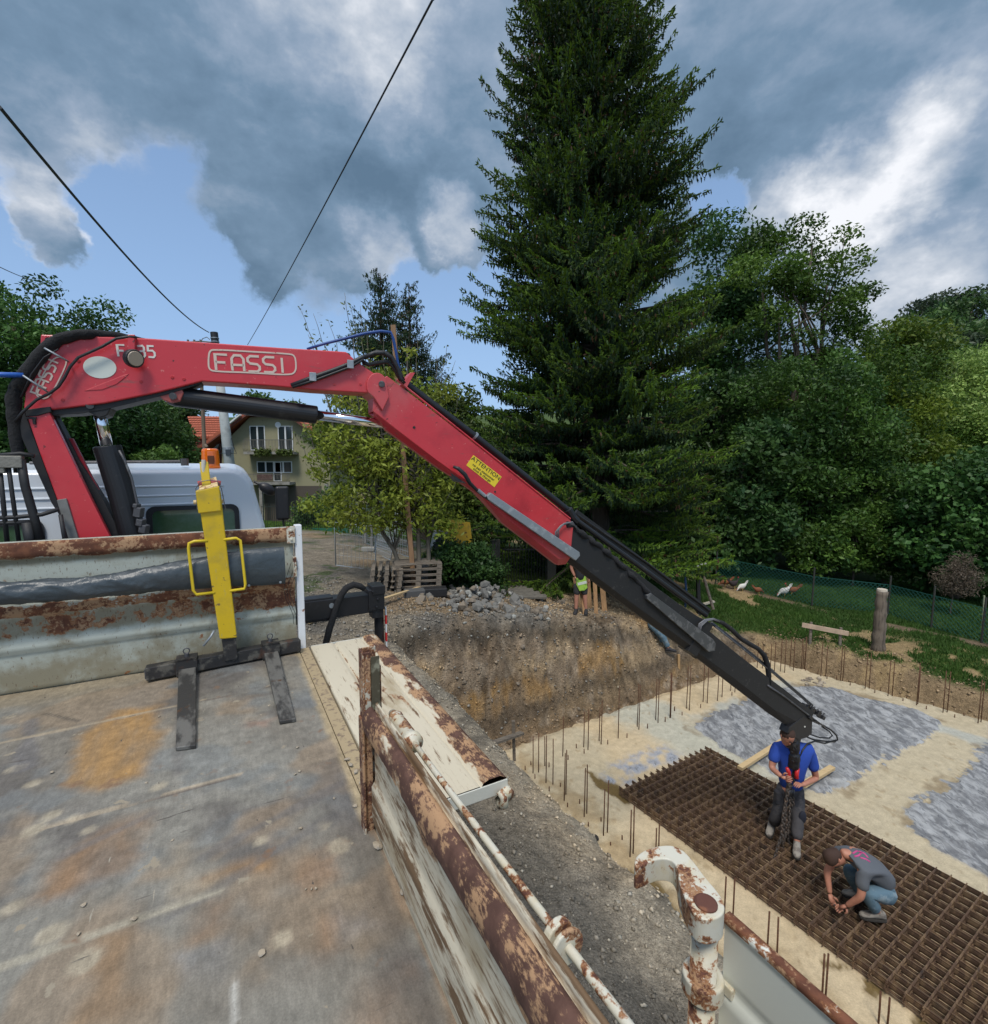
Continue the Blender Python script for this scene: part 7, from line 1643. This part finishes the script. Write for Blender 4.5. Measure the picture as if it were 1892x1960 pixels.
# ================================================================ CHICKENS
M_hw = mat('white_feathers', (.62,.60,.54), .9, bump=[(30,.4,.01)]); M_hb = mat('russet_feathers', (.20,.07,.03), .9, bump=[(30,.4,.01)]); M_hk = mat('dark_feathers', (.03,.02,.02), .9); M_comb = mat('red_comb', (.5,.03,.03), .6); M_leg = mat('yellow_leg', (.5,.35,.1), .7)
def hen(label, u, v, ang, m, s=1.0, peck=False):
    p = on(u, v); t = thing('chicken', label, 'chicken', p, R_(ang), 'chickens on the bare strip by the netting'); M = Matrix.Translation(p) @ Matrix.Rotation(R_(ang), 4, 'Z') @ Matrix.Scale(s, 4); b = MB(M)
    prof = [(-.24,.30,.01),(-.20,.27,.045),(-.13,.22,.085),(-.04,.20,.105),(.05,.205,.095),(.11,.235,.065),(.145,.28,.045),(.165,.33,.036),(.185,.365,.036),(.205,.375,.024),(.215,.375,.008)]
    if peck: prof = prof[:5]+[(.12,.19,.065),(.165,.15,.045),(.20,.11,.036),(.225,.08,.034),(.24,.06,.02),(.245,.05,.008)]
    rings_ = []
    for (x, z, r) in prof: rings_.append([Vector((x, r*.8*math.cos(a), z+r*math.sin(a))) for a in [2*math.pi*k/12 for k in range(12)]])
    b.rings(rings_); b.build('body', m, t, smooth=True)
    b = MB(M); b.prism([Vector((-.18,.012,.24)), Vector((-.30,.012,.34)), Vector((-.33,.012,.42)), Vector((-.25,.012,.41)), Vector((-.14,.012,.30))], (0,-.024,0)); b.build('tail', m, t, bev=.004)
    h = prof[-3]; b = MB(M); b.prism([Vector((h[0]-.03,.005,h[1]+.03)), Vector((h[0]-.02,.005,h[1]+.06)), Vector((h[0],.005,h[1]+.045)), Vector((h[0]+.015,.005,h[1]+.055)), Vector((h[0]+.02,.005,h[1]+.02))], (0,-.01,0)); b.build('comb', M_comb, t)
    for sy_ in (-1, 1):
        b = MB(M); b.tube([Vector((-.02,sy_*.04,.14)), Vector((.0,sy_*.045,.07)), Vector((-.01,sy_*.045,.0))], [.018,.008,.007], 6)
        for a in (-.5,0,.5): b.tube([Vector((-.01,sy_*.045,.004)), Vector((.04,sy_*.045+.03*a,.004))], .005, 4)
        b.build('leg', M_leg, t)
hen('white hen with its head down beside a russet one on the bare strip', 1500, 1143, 195, M_hw, 1.15, True); hen('russet hen directly behind the white hen', 1515, 1140, 160, M_hb, 1.1)
hen('pale headed hen next to the dark hen at the left', 1420, 1132, 200, M_hw, .95, True); hen('dark hen at the left of the flock', 1405, 1128, 20, M_hk, 1.1); hen('russet hen farthest left near the pole', 1388, 1124, 170, M_hb, 1.0, True); hen('small russet hen between the dark and white hens', 1452, 1138, 10, M_hb, .9, True)
# ================================================================ GRASS
M_grass = leafmat('grass_blades', .7, .25)
def scatter_grass(name, label, n, xr, yr, hgt, cA, cB, mask=None, wd=.006):
    x = RNG.uniform(*xr, n); y = RNG.uniform(*yr, n); s_ = x*bV[0]+y*bV[1]; t_ = x*aV[0]+y*aV[1]; d = polydist(s_, t_, PIT)
    ok = (d > .25); g = fbm(x, y, .9, 4, 99)
    ix = np.clip(np.searchsorted(gx, x)-1, 0, len(gx)-2); iy = np.clip(np.searchsorted(gy, y)-1, 0, len(gy)-2); ok &= (RNG.random(n) < GRASS_OK[ix, iy]**2)
    x, y = x[ok], y[ok]; z = ground(x, y); m = len(x); tone = fbm(x, y, 1.3, 4, 71); hh = hgt*(.4+1.0*RNG.random(m))*(.35+1.3*tone)
    a = RNG.uniform(0, 6.28, m); wv = np.stack([np.cos(a), np.sin(a), np.zeros(m)], 1)*wd*(1+RNG.random((m,1))*1.5); ln = RNG.normal(size=(m,3))*.35; ln[:,2] = 1
    P = np.stack([x,y,z-.01], 1); T = P + unit(ln)*hh[:,None]; V = np.stack([P-wv, P+wv, T], 1).reshape(-1,3); Fq = np.arange(len(V)).reshape(-1,3)
    k = np.clip(tone[:,None]*1.2-.2+RNG.random((m,1))*.35, 0, 1); col = np.repeat((np.array(cA)*(1-k)+np.array(cB)*k), 3, axis=0)
    return tag(np_mesh(name, V, Fq, M_grass, col=col), label, 'grass', kind='stuff')
scatter_grass('meadow_grass', 'short dark green grass of the meadow right of the foundation', 230000, (5.5,22), (10,22), .10, (.025,.062,.012), (.075,.15,.025), wd=.010)
scatter_grass('yard_weeds', 'weeds and tufts of grass in the gravel yard', 60000, (-9,4), (9,24), .11, (.04,.075,.012), (.12,.17,.03), wd=.010)
scatter_grass('lawn_grass', 'lawn in front of the house', 50000, (-22,-3), (22,42), .16, (.05,.11,.012), (.13,.22,.03), wd=.02)

# loose soil crumbs and gravel: far too many to count
def crumbs(name, label, P, r, m, cols):
    n = len(P); o8 = np.array([(1,0,0),(-1,0,0),(0,1,0),(0,-1,0),(0,0,1),(0,0,-1)], float); f8 = np.array([(0,2,4),(2,1,4),(1,3,4),(3,0,4),(2,0,5),(1,2,5),(3,1,5),(0,3,5)])
    sc3 = (.6+.8*RNG.random((n,6,1)))*r[:,None,None]; an = RNG.uniform(0,6.28,n); ca_, sa_ = np.cos(an)[:,None], np.sin(an)[:,None]; V = o8[None]*sc3*np.array([1.2,.9,.65]); X_ = V[...,0]*ca_-V[...,1]*sa_; Y_ = V[...,0]*sa_+V[...,1]*ca_
    V = np.stack([X_,Y_,V[...,2]], -1)+P[:,None,:]; Fq = (f8[None]+np.arange(n)[:,None,None]*6).reshape(-1,3)
    return tag(np_mesh(name, V.reshape(-1,3), Fq, m, col=np.repeat(cols, 6, axis=0)), label, 'soil', kind='stuff')
def gcol(x, y):
    ix = np.clip(np.searchsorted(gx, x)-1, 0, len(gx)-2); iy = np.clip(np.searchsorted(gy, y)-1, 0, len(gy)-2); return COLG[ix, iy]
def st_pts(n, s0, s1, t0, t1):
    s_ = RNG.uniform(s0, s1, n); t_ = RNG.uniform(t0, t1, n); return bV[0]*s_+aV[0]*t_, bV[1]*s_+aV[1]*t_
M_crumb = mat('soil_crumbs', attr='Col', rough=.95, spec=.2, var=(30,.25))
x, y = st_pts(15000, 3, 14.5, 8.0, 11.5); r = .008+.035*RNG.random(len(x))**6; c = gcol(x, y)*(.6+.9*RNG.random((len(x),1))); c = np.where(RNG.random((len(x),1)) < .04, np.array([.30,.26,.19]), c)
crumbs('soil_crumbs', 'loose clods and crumbs of clay covering the excavated bank', np.stack([x,y,ground(x,y)+r*.3], 1), r, M_crumb, c)
x, y = st_pts(16000, 1.4, 4.2, -2.5, 9.5); r = .005+.016*RNG.random(len(x))**4; c = gcol(x, y)*(.55+1.0*RNG.random((len(x),1))); c = np.where(RNG.random((len(x),1)) < .08, np.array([.36,.33,.27]), c)
crumbs('gravel', 'gravel and grit on the strip between truck and foundation', np.stack([x,y,ground(x,y)+r*.3], 1), r, M_crumb, c)
n = 9000; x = RNG.uniform(-6, 3.2, n); y = RNG.uniform(7.5, 13.5, n); d_ = polydist(x*bV[0]+y*bV[1], x*aV[0]+y*aV[1], PIT); ok = d_ > .2; x, y = x[ok], y[ok]; r = .010+.035*RNG.random(len(x))**4; c = np.where(RNG.random((len(x),1)) < .5, gcol(x, y)*(.6+.9*RNG.random((len(x),1))), np.array([.17,.16,.14])*(.6+.9*RNG.random((len(x),1))))
crumbs('gravel', 'coarse grey gravel around the rubble heap and the outrigger', np.stack([x,y,ground(x,y)+r*.3], 1), r, M_crumb, c)
x, y = st_pts(5000, 14.0, 16.2, -5, 8.6); r = .010+.04*RNG.random(len(x))**4; c = np.array([.28,.20,.12])*(.6+.9*RNG.random((len(x),1)))
crumbs('soil_crumbs', 'yellowish soil crumbs along the grass side edge of the foundation', np.stack([x,y,ground(x,y)+r*.3], 1), r, M_crumb, c)
# ================================================================ PEOPLE
M_skin = mat('sunburnt_skin', (.42,.19,.125), .5, var=(14,.10), spec=.35)
M_blue_s = mat('blue_tshirt_cotton', (.018,.062,.34), .85, bump=[(18,.4,.012),(160,.3,.001)])
M_grey_s = mat('grey_tshirt_cotton', (.095,.105,.12), .85, bump=[(18,.4,.012)])
M_trou = mat('dark_work_trousers', (.058,.055,.058), .9, layers=[((.02,.022,.03), 4, .5, .62), ((.13,.12,.11), 9, .60, .7)], bump=[(14,.6,.02)])
M_jean = mat('faded_blue_denim', (.10,.17,.22), .9, layers=[((.22,.28,.31), 6, .5, .65)], bump=[(16,.6,.02)])
M_boot = mat('dusty_work_shoe', (.26,.235,.20), .9, layers=[((.15,.13,.11), 12, .5, .6)]); M_sole = mat('dark_shoe_sole', (.04,.035,.03), .9)
M_hair = mat('short_brown_hair', (.045,.022,.014), .85, bump=[(90,.6,.004)])
def skin_geo(b, verts, edges, rad, sub=2):
    me = bpy.data.meshes.new('t'); me.from_pydata([tuple(v) for v in verts], edges, []); o = bpy.data.objects.new('t', me); C.objects.link(o)
    sm = o.modifiers.new('s', 'SKIN'); sm.use_smooth_shade = True; sb_ = o.modifiers.new('u', 'SUBSURF'); sb_.levels = sub; sb_.render_levels = sub
    for i, r in enumerate(rad):
        sv = me.skin_vertices[0].data[i]; sv.radius = r if isinstance(r, tuple) else (r, r); sv.use_root = (i == 0)
    bpy.context.view_layer.update(); dg = bpy.context.evaluated_depsgraph_get(); ev = o.evaluated_get(dg); m2 = bpy.data.meshes.new_from_object(ev)
    b.add([v.co.copy() for v in m2.vertices], [tuple(p.vertices) for p in m2.polygons]); bpy.data.objects.remove(o); bpy.data.meshes.remove(m2)
def hand(b, wrist, dirn, palmn, curl=.9, s=1.0, thumb=1):
    """palm plus five bent fingers; dirn along the hand, palmn out of the palm"""
    d = dirn.normalized(); n = (palmn - d*palmn.dot(d)).normalized(); x = d.cross(n)
    P = [wrist, wrist+d*.035*s, wrist+d*.085*s]
    b.tube(P, [.026*s,.036*s,.040*s], 10, flat=.55)
    for k, (off, ln) in enumerate(((-.031,.068),(-.010,.078),(.011,.073),(.030,.058))):
        a = wrist+d*.085*s+x*off*s; q = [a]; dd = d.copy()
        for seg in range(3): dd = (dd*math.cos(curl*.55)+n*math.sin(curl*.55)).normalized() if seg else (dd*math.cos(curl*.3)+n*math.sin(curl*.3)).normalized(); n2 = n; q.append(q[-1]+dd*ln*s*(.42-.07*seg)); 
        b.tube(q, [.0095*s,.009*s,.008*s,.006*s], 7)
    a = wrist+d*.03*s-x*.030*s*thumb; q = [a, a+(d*.5-x*.7*thumb+n*.3).normalized()*.035*s, a+(d*.5-x*.7*thumb+n*.3).normalized()*.035*s+(d*.8+n*.6).normalized()*.032*s]; b.tube(q, [.014*s,.012*s,.008*s], 7)
def head_geo(b, c, up, fwd, s=1.0):
    up = up.normalized(); fwd = (fwd-up*fwd.dot(up)).normalized(); x = fwd.cross(up)
    def L(px, py, pz): return c + x*px*s + fwd*py*s + up*pz*s
    rr_ = []
    for (z, rx, ry, oy_) in ((-.125,.030,.030,.035),(-.115,.045,.050,.030),(-.09,.057,.070,.018),(-.05,.067,.088,.008),(0,.074,.097,.0),(.045,.077,.100,-.004),(.085,.070,.088,-.008),(.112,.048,.060,-.010),(.122,.015,.02,-.010)):
        rr_.append([L(rx*math.cos(a), oy_+ry*math.sin(a), z) for a in [2*math.pi*k/18 for k in range(18)]])
    b.rings(rr_)
    b.add([L(-.012,.086,.0), L(.012,.086,.0), L(.016,.088,-.038), L(-.016,.088,-.038), L(0,.118,-.032), L(0,.094,.012)], [(0,3,4,5),(5,4,2,1),(3,2,4),(0,5,1)])   # nose
    b.ellipsoid(L(0,.082,-.066), (.022*s,.012*s,.008*s), 8, 6)                                       # lips
    for sg in (-1, 1): b.ellipsoid(L(sg*.030,.080,.004), (.013*s,.010*s,.008*s), 8, 6); b.ellipsoid(L(sg*.077,-.005,-.008), (.010*s,.018*s,.030*s), 8, 6, R=Matrix.Rotation(math.atan2(fwd.y,fwd.x)-math.pi/2,3,'Z'))
def hair_geo(b, c, up, fwd, s=1.0):
    up = up.normalized(); fwd = (fwd-up*fwd.dot(up)).normalized(); x = fwd.cross(up); rr_ = []
    for (z, rx, ry, oy_) in ((-.06,.066,.055,-.045),(-.03,.076,.075,-.034),(0.0,.080,.088,-.018),(.03,.083,.094,-.012),(.06,.081,.097,-.008),(.09,.072,.086,-.010),(.115,.052,.062,-.012),(.128,.02,.025,-.012)):
        rr_.append([c + x*rx*math.cos(a)*s + fwd*(oy_+ry*math.sin(a))*s + up*z*s for a in [2*math.pi*k/18 for k in range(18)]])
    b.rings(rr_)
_ftex = bpy.data.textures.new('cloth_folds', 'CLOUDS'); _ftex.noise_scale = .085; _ftex.noise_depth = 2
def folds(o, k):
    d = o.modifiers.new('folds', 'DISPLACE'); d.texture = _ftex; d.strength = k; d.mid_level = .5; d.texture_coords = 'LOCAL'; return o
def person(label, J, mats_, face, hd_up, hands=True, parts=('shirt','trousers','shoes','hair'), s=1.0, group=None, curl=.9, sleeve=.75, foot=None, legs=True, short_tr=False, root_at=None):
    """J: dict of world joint positions"""
    t = thing('person', label, 'person', root_at or (J['anL']+J['anR'])/2-Vector((0,0,.08)), 0, group)
    b = MB(); names = ['pelvis','spine','chest','neck','headb','shL','elL','wrL','shR','elR','wrR','hipL','knL','anL','hipR','knR','anR']
    V = [J[n] for n in names]; E = [(0,1),(1,2),(2,3),(3,4),(2,5),(5,6),(6,7),(2,8),(8,9),(9,10),(0,11),(11,12),(12,13),(0,14),(14,15),(15,16)]
    R0 = [(.105,.085),(.10,.08),(.11,.08),.056,.055,.060,.046,.030,.060,.046,.030,.085,.062,.042,.085,.062,.042]
    # forearm swell
    skin_geo(b, V, E, [((r[0]*s,r[1]*s) if isinstance(r, tuple) else r*s) for r in R0])
    head_geo(b, J['head'], hd_up, face, s)
    if hands:
        for sd, th in (('L',1),('R',-1)):
            hd_ = J['hand'+sd]-J['wr'+sd]; hand(b, J['wr'+sd], hd_, J.get('palm'+sd, Vector((0,0,-1))), curl, s, th)
    b.build('body', mats_['skin'], t, smooth=True)
    if 'shirt' in parts:
        b = MB(); eL = J['shL'].lerp(J['elL'], sleeve); eR = J['shR'].lerp(J['elR'], sleeve); hem = J['pelvis'].lerp(J['spine'], -.05)
        V = [hem, J['spine'], J['chest'], J['chest'].lerp(J['neck'], .62), J['shL'], eL, J['shR'], eR]; E = [(0,1),(1,2),(2,3),(2,4),(4,5),(2,6),(6,7)]
        skin_geo(b, V, E, [(.185*s,.150*s),(.168*s,.138*s),(.178*s,.138*s),.085*s,.088*s,.074*s,.088*s,.074*s]); folds(b.build('shirt', mats_['shirt'], t, smooth=True), .022)
    if 'trousers' in parts:
        b = MB(); kk = .93 if not short_tr else None
        aL = J['knL'].lerp(J['anL'], .9); aR = J['knR'].lerp(J['anR'], .9)
        if short_tr: aL = J['hipL'].lerp(J['knL'], .95); aR = J['hipR'].lerp(J['knR'], .95); V = [J['pelvis'].lerp(J['spine'], .25), J['pelvis'], J['hipL'], aL, J['hipR'], aR]; E = [(1,0),(1,2),(2,3),(1,4),(4,5)]; rd = [(.155,.125),(.16,.13),.105,.09,.105,.09]; V[0], V[1] = V[1], V[0]; rd[0], rd[1] = rd[1], rd[0]; E = [(0,1),(0,2),(2,3),(0,4),(4,5)]
        else: V = [J['pelvis'], J['pelvis'].lerp(J['spine'], .45), J['hipL'], J['knL'], aL, J['hipR'], J['knR'], aR]; E = [(0,1),(0,2),(2,3),(3,4),(0,5),(5,6),(6,7)]; rd = [(.160,.135),(.150,.120),.108,.088,.072,.108,.088,.072]
        skin_geo(b, V, E, [((r[0]*s,r[1]*s) if isinstance(r, tuple) else r*s) for r in rd]); folds(b.build('trousers', mats_['trousers'], t, smooth=True), .026)
    if 'shoes' in parts:
        for sd in 'LR':
            a = J['an'+sd]; fd = J['toe'+sd]-a; fd.z = 0; fd.normalize(); zb = a.z-.085*s; x = fd.cross(Vector((0,0,1)))
            b = MB(); rr_ = []
            for (f, hw, top_) in ((-.085,.022,.05),(-.075,.038,.085),(-.03,.043,.125),(.03,.045,.115),(.08,.048,.075),(.13,.050,.058),(.175,.042,.045),(.20,.02,.03)):
                c_ = Vector((a.x,a.y,zb+.018*s)) + fd*f*s; rr_.append([c_ + x*hw*s*math.cos(q) + Vector((0,0,(top_*.5+top_*.5*math.sin(q))*s)) for q in [2*math.pi*k/12 for k in range(12)]])
            b.rings(rr_); so_ = b.build('shoe', mats_['shoe'], t, smooth=True)
            b = MB(); P = []
            for (f, hw) in ((-.092,.02),(-.08,.038),(0,.046),(.1,.052),(.17,.046),(.205,.02)): P.append((f, hw))
            pl_ = [Vector((a.x,a.y,zb))+fd*f*s+x*hw*s for f, hw in P]+[Vector((a.x,a.y,zb))+fd*f*s-x*hw*s for f, hw in P[::-1]]
            b.prism(pl_, (0,0,.022*s)); b.build('sole', M_sole, so_)
    if 'hair' in parts: b = MB(); hair_geo(b, J['head'], hd_up, face, s); b.build('hair', M_hair, t, smooth=True)
    return t
def jt(d, Y0):
    return {k: PY(v[0], v[1], Y0+v[2]) for k, v in d.items()}
# --- man in the blue shirt, standing on the mesh behind the hook
J = jt(dict(pelvis=(1513,1512,.05), spine=(1516,1478,0), chest=(1519,1446,-.03), neck=(1513,1421,-.10), headb=(1510,1414,-.15), head=(1508,1409,-.19),
    shR=(1487,1431,.0), elR=(1477,1470,-.06), wrR=(1497,1487,-.27), handR=(1506,1490,-.36), shL=(1549,1433,-.02), elL=(1563,1490,-.02), wrL=(1536,1503,-.24), handL=(1522,1499,-.33),
    hipR=(1499,1518,.03), knR=(1489,1562,-.02), anR=(1476,1594,.12), hipL=(1528,1520,.03), knL=(1527,1570,-.12), anL=(1526,1617,-.28), toeR=(1470,1606,-.1), toeL=(1526,1650,-.6)), PZ(1526,1625,-2.94).y+.26)
for k in ('anR','anL'): J[k].z = -2.94+.09
J['palmR'] = Vector((1,0,-.2)); J['palmL'] = Vector((-.3,0,-1))
pb = person('standing man in a blue t-shirt and dark work trousers, head bent, holding the red hooks', J, dict(skin=M_skin, shirt=M_blue_s, trousers=M_trou, shoe=M_boot), Vector((-.1,-1,-.9)), Vector((.0,-.65,1)), curl=1.3, s=1.06)
b = MB(); c_ = J['knL'].lerp(J['hipL'], .25)+Vector((.02,-.085,0)); b.ellipsoid(c_, (.06,.03,.10), 10, 8); b.build('knee_pocket', mat('navy_patch', (.015,.017,.028), .9), pb, smooth=True)
b = MB(); c_ = J['hipR']+Vector((-.10,-.05,-.03)); b.box(c_, (.10,.09,.20)); b.build('holster_pocket', M_trou, pb, bev=.02)
# --- crouching man in the grey shirt
P0 = PZ(1673,1757,-2.94); _f = Vector((-.995,.1,0)); _l = Vector((-.1,-.995,0))
def ga(a, b_, c): return P0 + _f*a*1.08 + _l*b_*1.08 + Vector((0,0,c*1.1 if c > .1 else c))
J = dict(pelvis=ga(-.16,-.10,.30), spine=ga(-.10,-.10,.50), chest=ga(.12,-.10,.64), neck=ga(.29,-.10,.67), headb=ga(.34,-.10,.66), head=ga(.41,-.10,.61),
    shL=ga(.20,.08,.60), elL=ga(.24,.14,.36), wrL=ga(.33,.05,.16), handL=ga(.37,.0,.10), shR=ga(.26,-.24,.61), elR=ga(.42,-.20,.35), wrR=ga(.42,-.11,.15), handR=ga(.41,-.06,.09),
    hipL=ga(-.13,.0,.27), knL=ga(.15,.06,.36), anL=ga(-.03,.02,.088), hipR=ga(-.13,-.2,.27), knR=ga(.17,-.26,.36), anR=ga(.0,-.24,.088), toeL=ga(.2,.0,.05), toeR=ga(.2,-.3,.05))
J['palmR'] = Vector((.6,0,-.6)); J['palmL'] = Vector((-.6,0,-.5))
pg = person('crouching man in a grey t-shirt and faded jeans tying the steel mesh, bent forward', J, dict(skin=M_skin, shirt=M_grey_s, trousers=M_jean, shoe=M_boot), Vector((-.55,-.2,-1)), Vector((-1,-.1,-.1)), curl=1.2)
b = MB()
q0 = J['chest'].lerp(J['spine'], .25)
for k, (du, dv) in enumerate(((0,0),(10,-2),(20,3),(7,7),(16,10),(24,14))):
    rv = ray(1634+du, 1630+dv); p = CAM + rv*((q0-CAM).dot(rv)/rv.dot(rv)); b2_ = None
# pink print on the back: short raised strokes following the shirt
def on_mesh(o, u, v):
    r = ray(u, v).normalized(); Wi = wmat(o).inverted(); a = Wi @ CAM; d = (Wi.to_3x3() @ r).normalized(); h = o.ray_cast(a, d); return (wmat(o) @ h[1]) if h[0] else None
shirt = [c for c in pg.children if c.name.startswith('shirt')][0]
bpy.context.view_layer.update()
for k, pts in enumerate((((1633,1634),(1641,1629),(1650,1632),(1644,1638),(1636,1640)), ((1645,1630),(1655,1634),(1662,1642)), ((1648,1642),(1658,1645),(1666,1650)))):
    P = [on_mesh(shirt, *p) for p in pts]; P = [p for p in P if p is not None]
    if len(P) > 1: b.tube([p + (CAM-p).normalized()*.003 for p in P], .010, 6)
if b.v: b.build('back_print', mat('pink_print', (.55,.06,.22), .7), pg, smooth=True)
b = MB(); hm = J['handR'].lerp(J['handL'], .5); b.tube([J['handR']+Vector((0,-.02,.0)), J['handL']+Vector((0,-.02,0)), J['handL']+Vector((.06,-.02,.02))], .008, 6)
tag(b.build('pliers', M_galvd), 'small dark tying pliers in the hands of the crouching man', 'pliers')
# --- worker with the hi vis vest in his hand, mostly behind the boom
q = on(1112,1174); Yv = q.y
J = jt(dict(pelvis=(1111,1112,0), spine=(1111,1095,0), chest=(1110,1078,0), neck=(1110,1062,0), headb=(1110,1057,0), head=(1110,1049,0), shR=(1097,1068,0), elR=(1094,1088,0), wrR=(1101,1104,-.05), handR=(1104,1110,-.05),
    shL=(1124,1068,0), elL=(1128,1090,0), wrL=(1128,1108,0), handL=(1128,1114,0), hipR=(1105,1114,0), knR=(1104,1142,0), anR=(1103,1168,0), hipL=(1118,1114,0), knL=(1120,1142,0), anL=(1122,1168,0), toeR=(1098,1174,-.3), toeL=(1122,1176,-.3)), Yv)
dz = gz(q.x, q.y)+.085-J['anR'].z
for k in J: J[k] = J[k]+Vector((0,0,dz))
pv = person('worker in dark shirt and shorts behind the boom, carrying a lime high visibility vest', J, dict(skin=M_skin, shirt=mat('dark_tshirt', (.02,.02,.022), .9), trousers=mat('dark_shorts', (.035,.035,.035), .9), shoe=mat('black_shoe', (.02,.02,.02), .8)), Vector((0,-1,0)), Vector((0,0,1)), short_tr=True)
b = MB(); Yw = Yv-.12
b.prism([PY(u, v, Yw)+Vector((0,0,dz)) for u, v in ((1103,1108),(1110,1104),(1114,1107),(1118,1098),(1122,1104),(1125,1126),(1119,1131),(1110,1132),(1104,1120))], (0,.06,0)); vst = tag(b.build('safety_vest', mat('lime_vest', (.30,.50,.06), .8, layers=[((.12,.22,.03), 6, .5, .6)]), bev=.01), 'lime yellow safety vest dangling from the hand of the worker behind the boom', 'safety vest')
b = MB(); b.prism([PY(u, v, Yw-.005)+Vector((0,0,dz)) for u, v in ((1106,1116),(1123,1112),(1124,1117),(1107,1121))], (0,.07,0)); b.build('reflective_tape', mat('silver_tape', (.55,.58,.5), .4), vst)
# --- person in jeans bending down on the bank, upper body behind the boom
q = on(1283,1252); Yj = q.y
J = jt(dict(pelvis=(1247,1200,0), spine=(1258,1185,-.05), chest=(1276,1180,-.1), neck=(1290,1186,-.12), headb=(1294,1189,-.13), head=(1300,1194,-.15), shR=(1272,1174,.1), elR=(1290,1200,.05), wrR=(1300,1218,0), handR=(1304,1225,0),
    shL=(1280,1190,-.25), elL=(1296,1208,-.25), wrL=(1306,1226,-.2), handL=(1309,1232,-.2), hipR=(1244,1202,.12), knR=(1262,1222,.12), anR=(1272,1246,.15), hipL=(1250,1205,-.10), knL=(1270,1226,-.12), anL=(1280,1248,-.1), toeR=(1290,1252,.1), toeL=(1298,1256,-.15)), Yj)
dz = gz(q.x, q.y)+.085-J['anL'].z
for k in J: J[k] = J[k]+Vector((0,0,dz))
person('person in faded blue jeans bending down on the clay bank behind the boom', J, dict(skin=M_skin, shirt=mat('charcoal_top', (.03,.032,.036), .9), trousers=M_jean, shoe=mat('dark_trainer', (.03,.03,.035), .8)), Vector((.9,-.1,-.7)), Vector((.6,0,.6)))
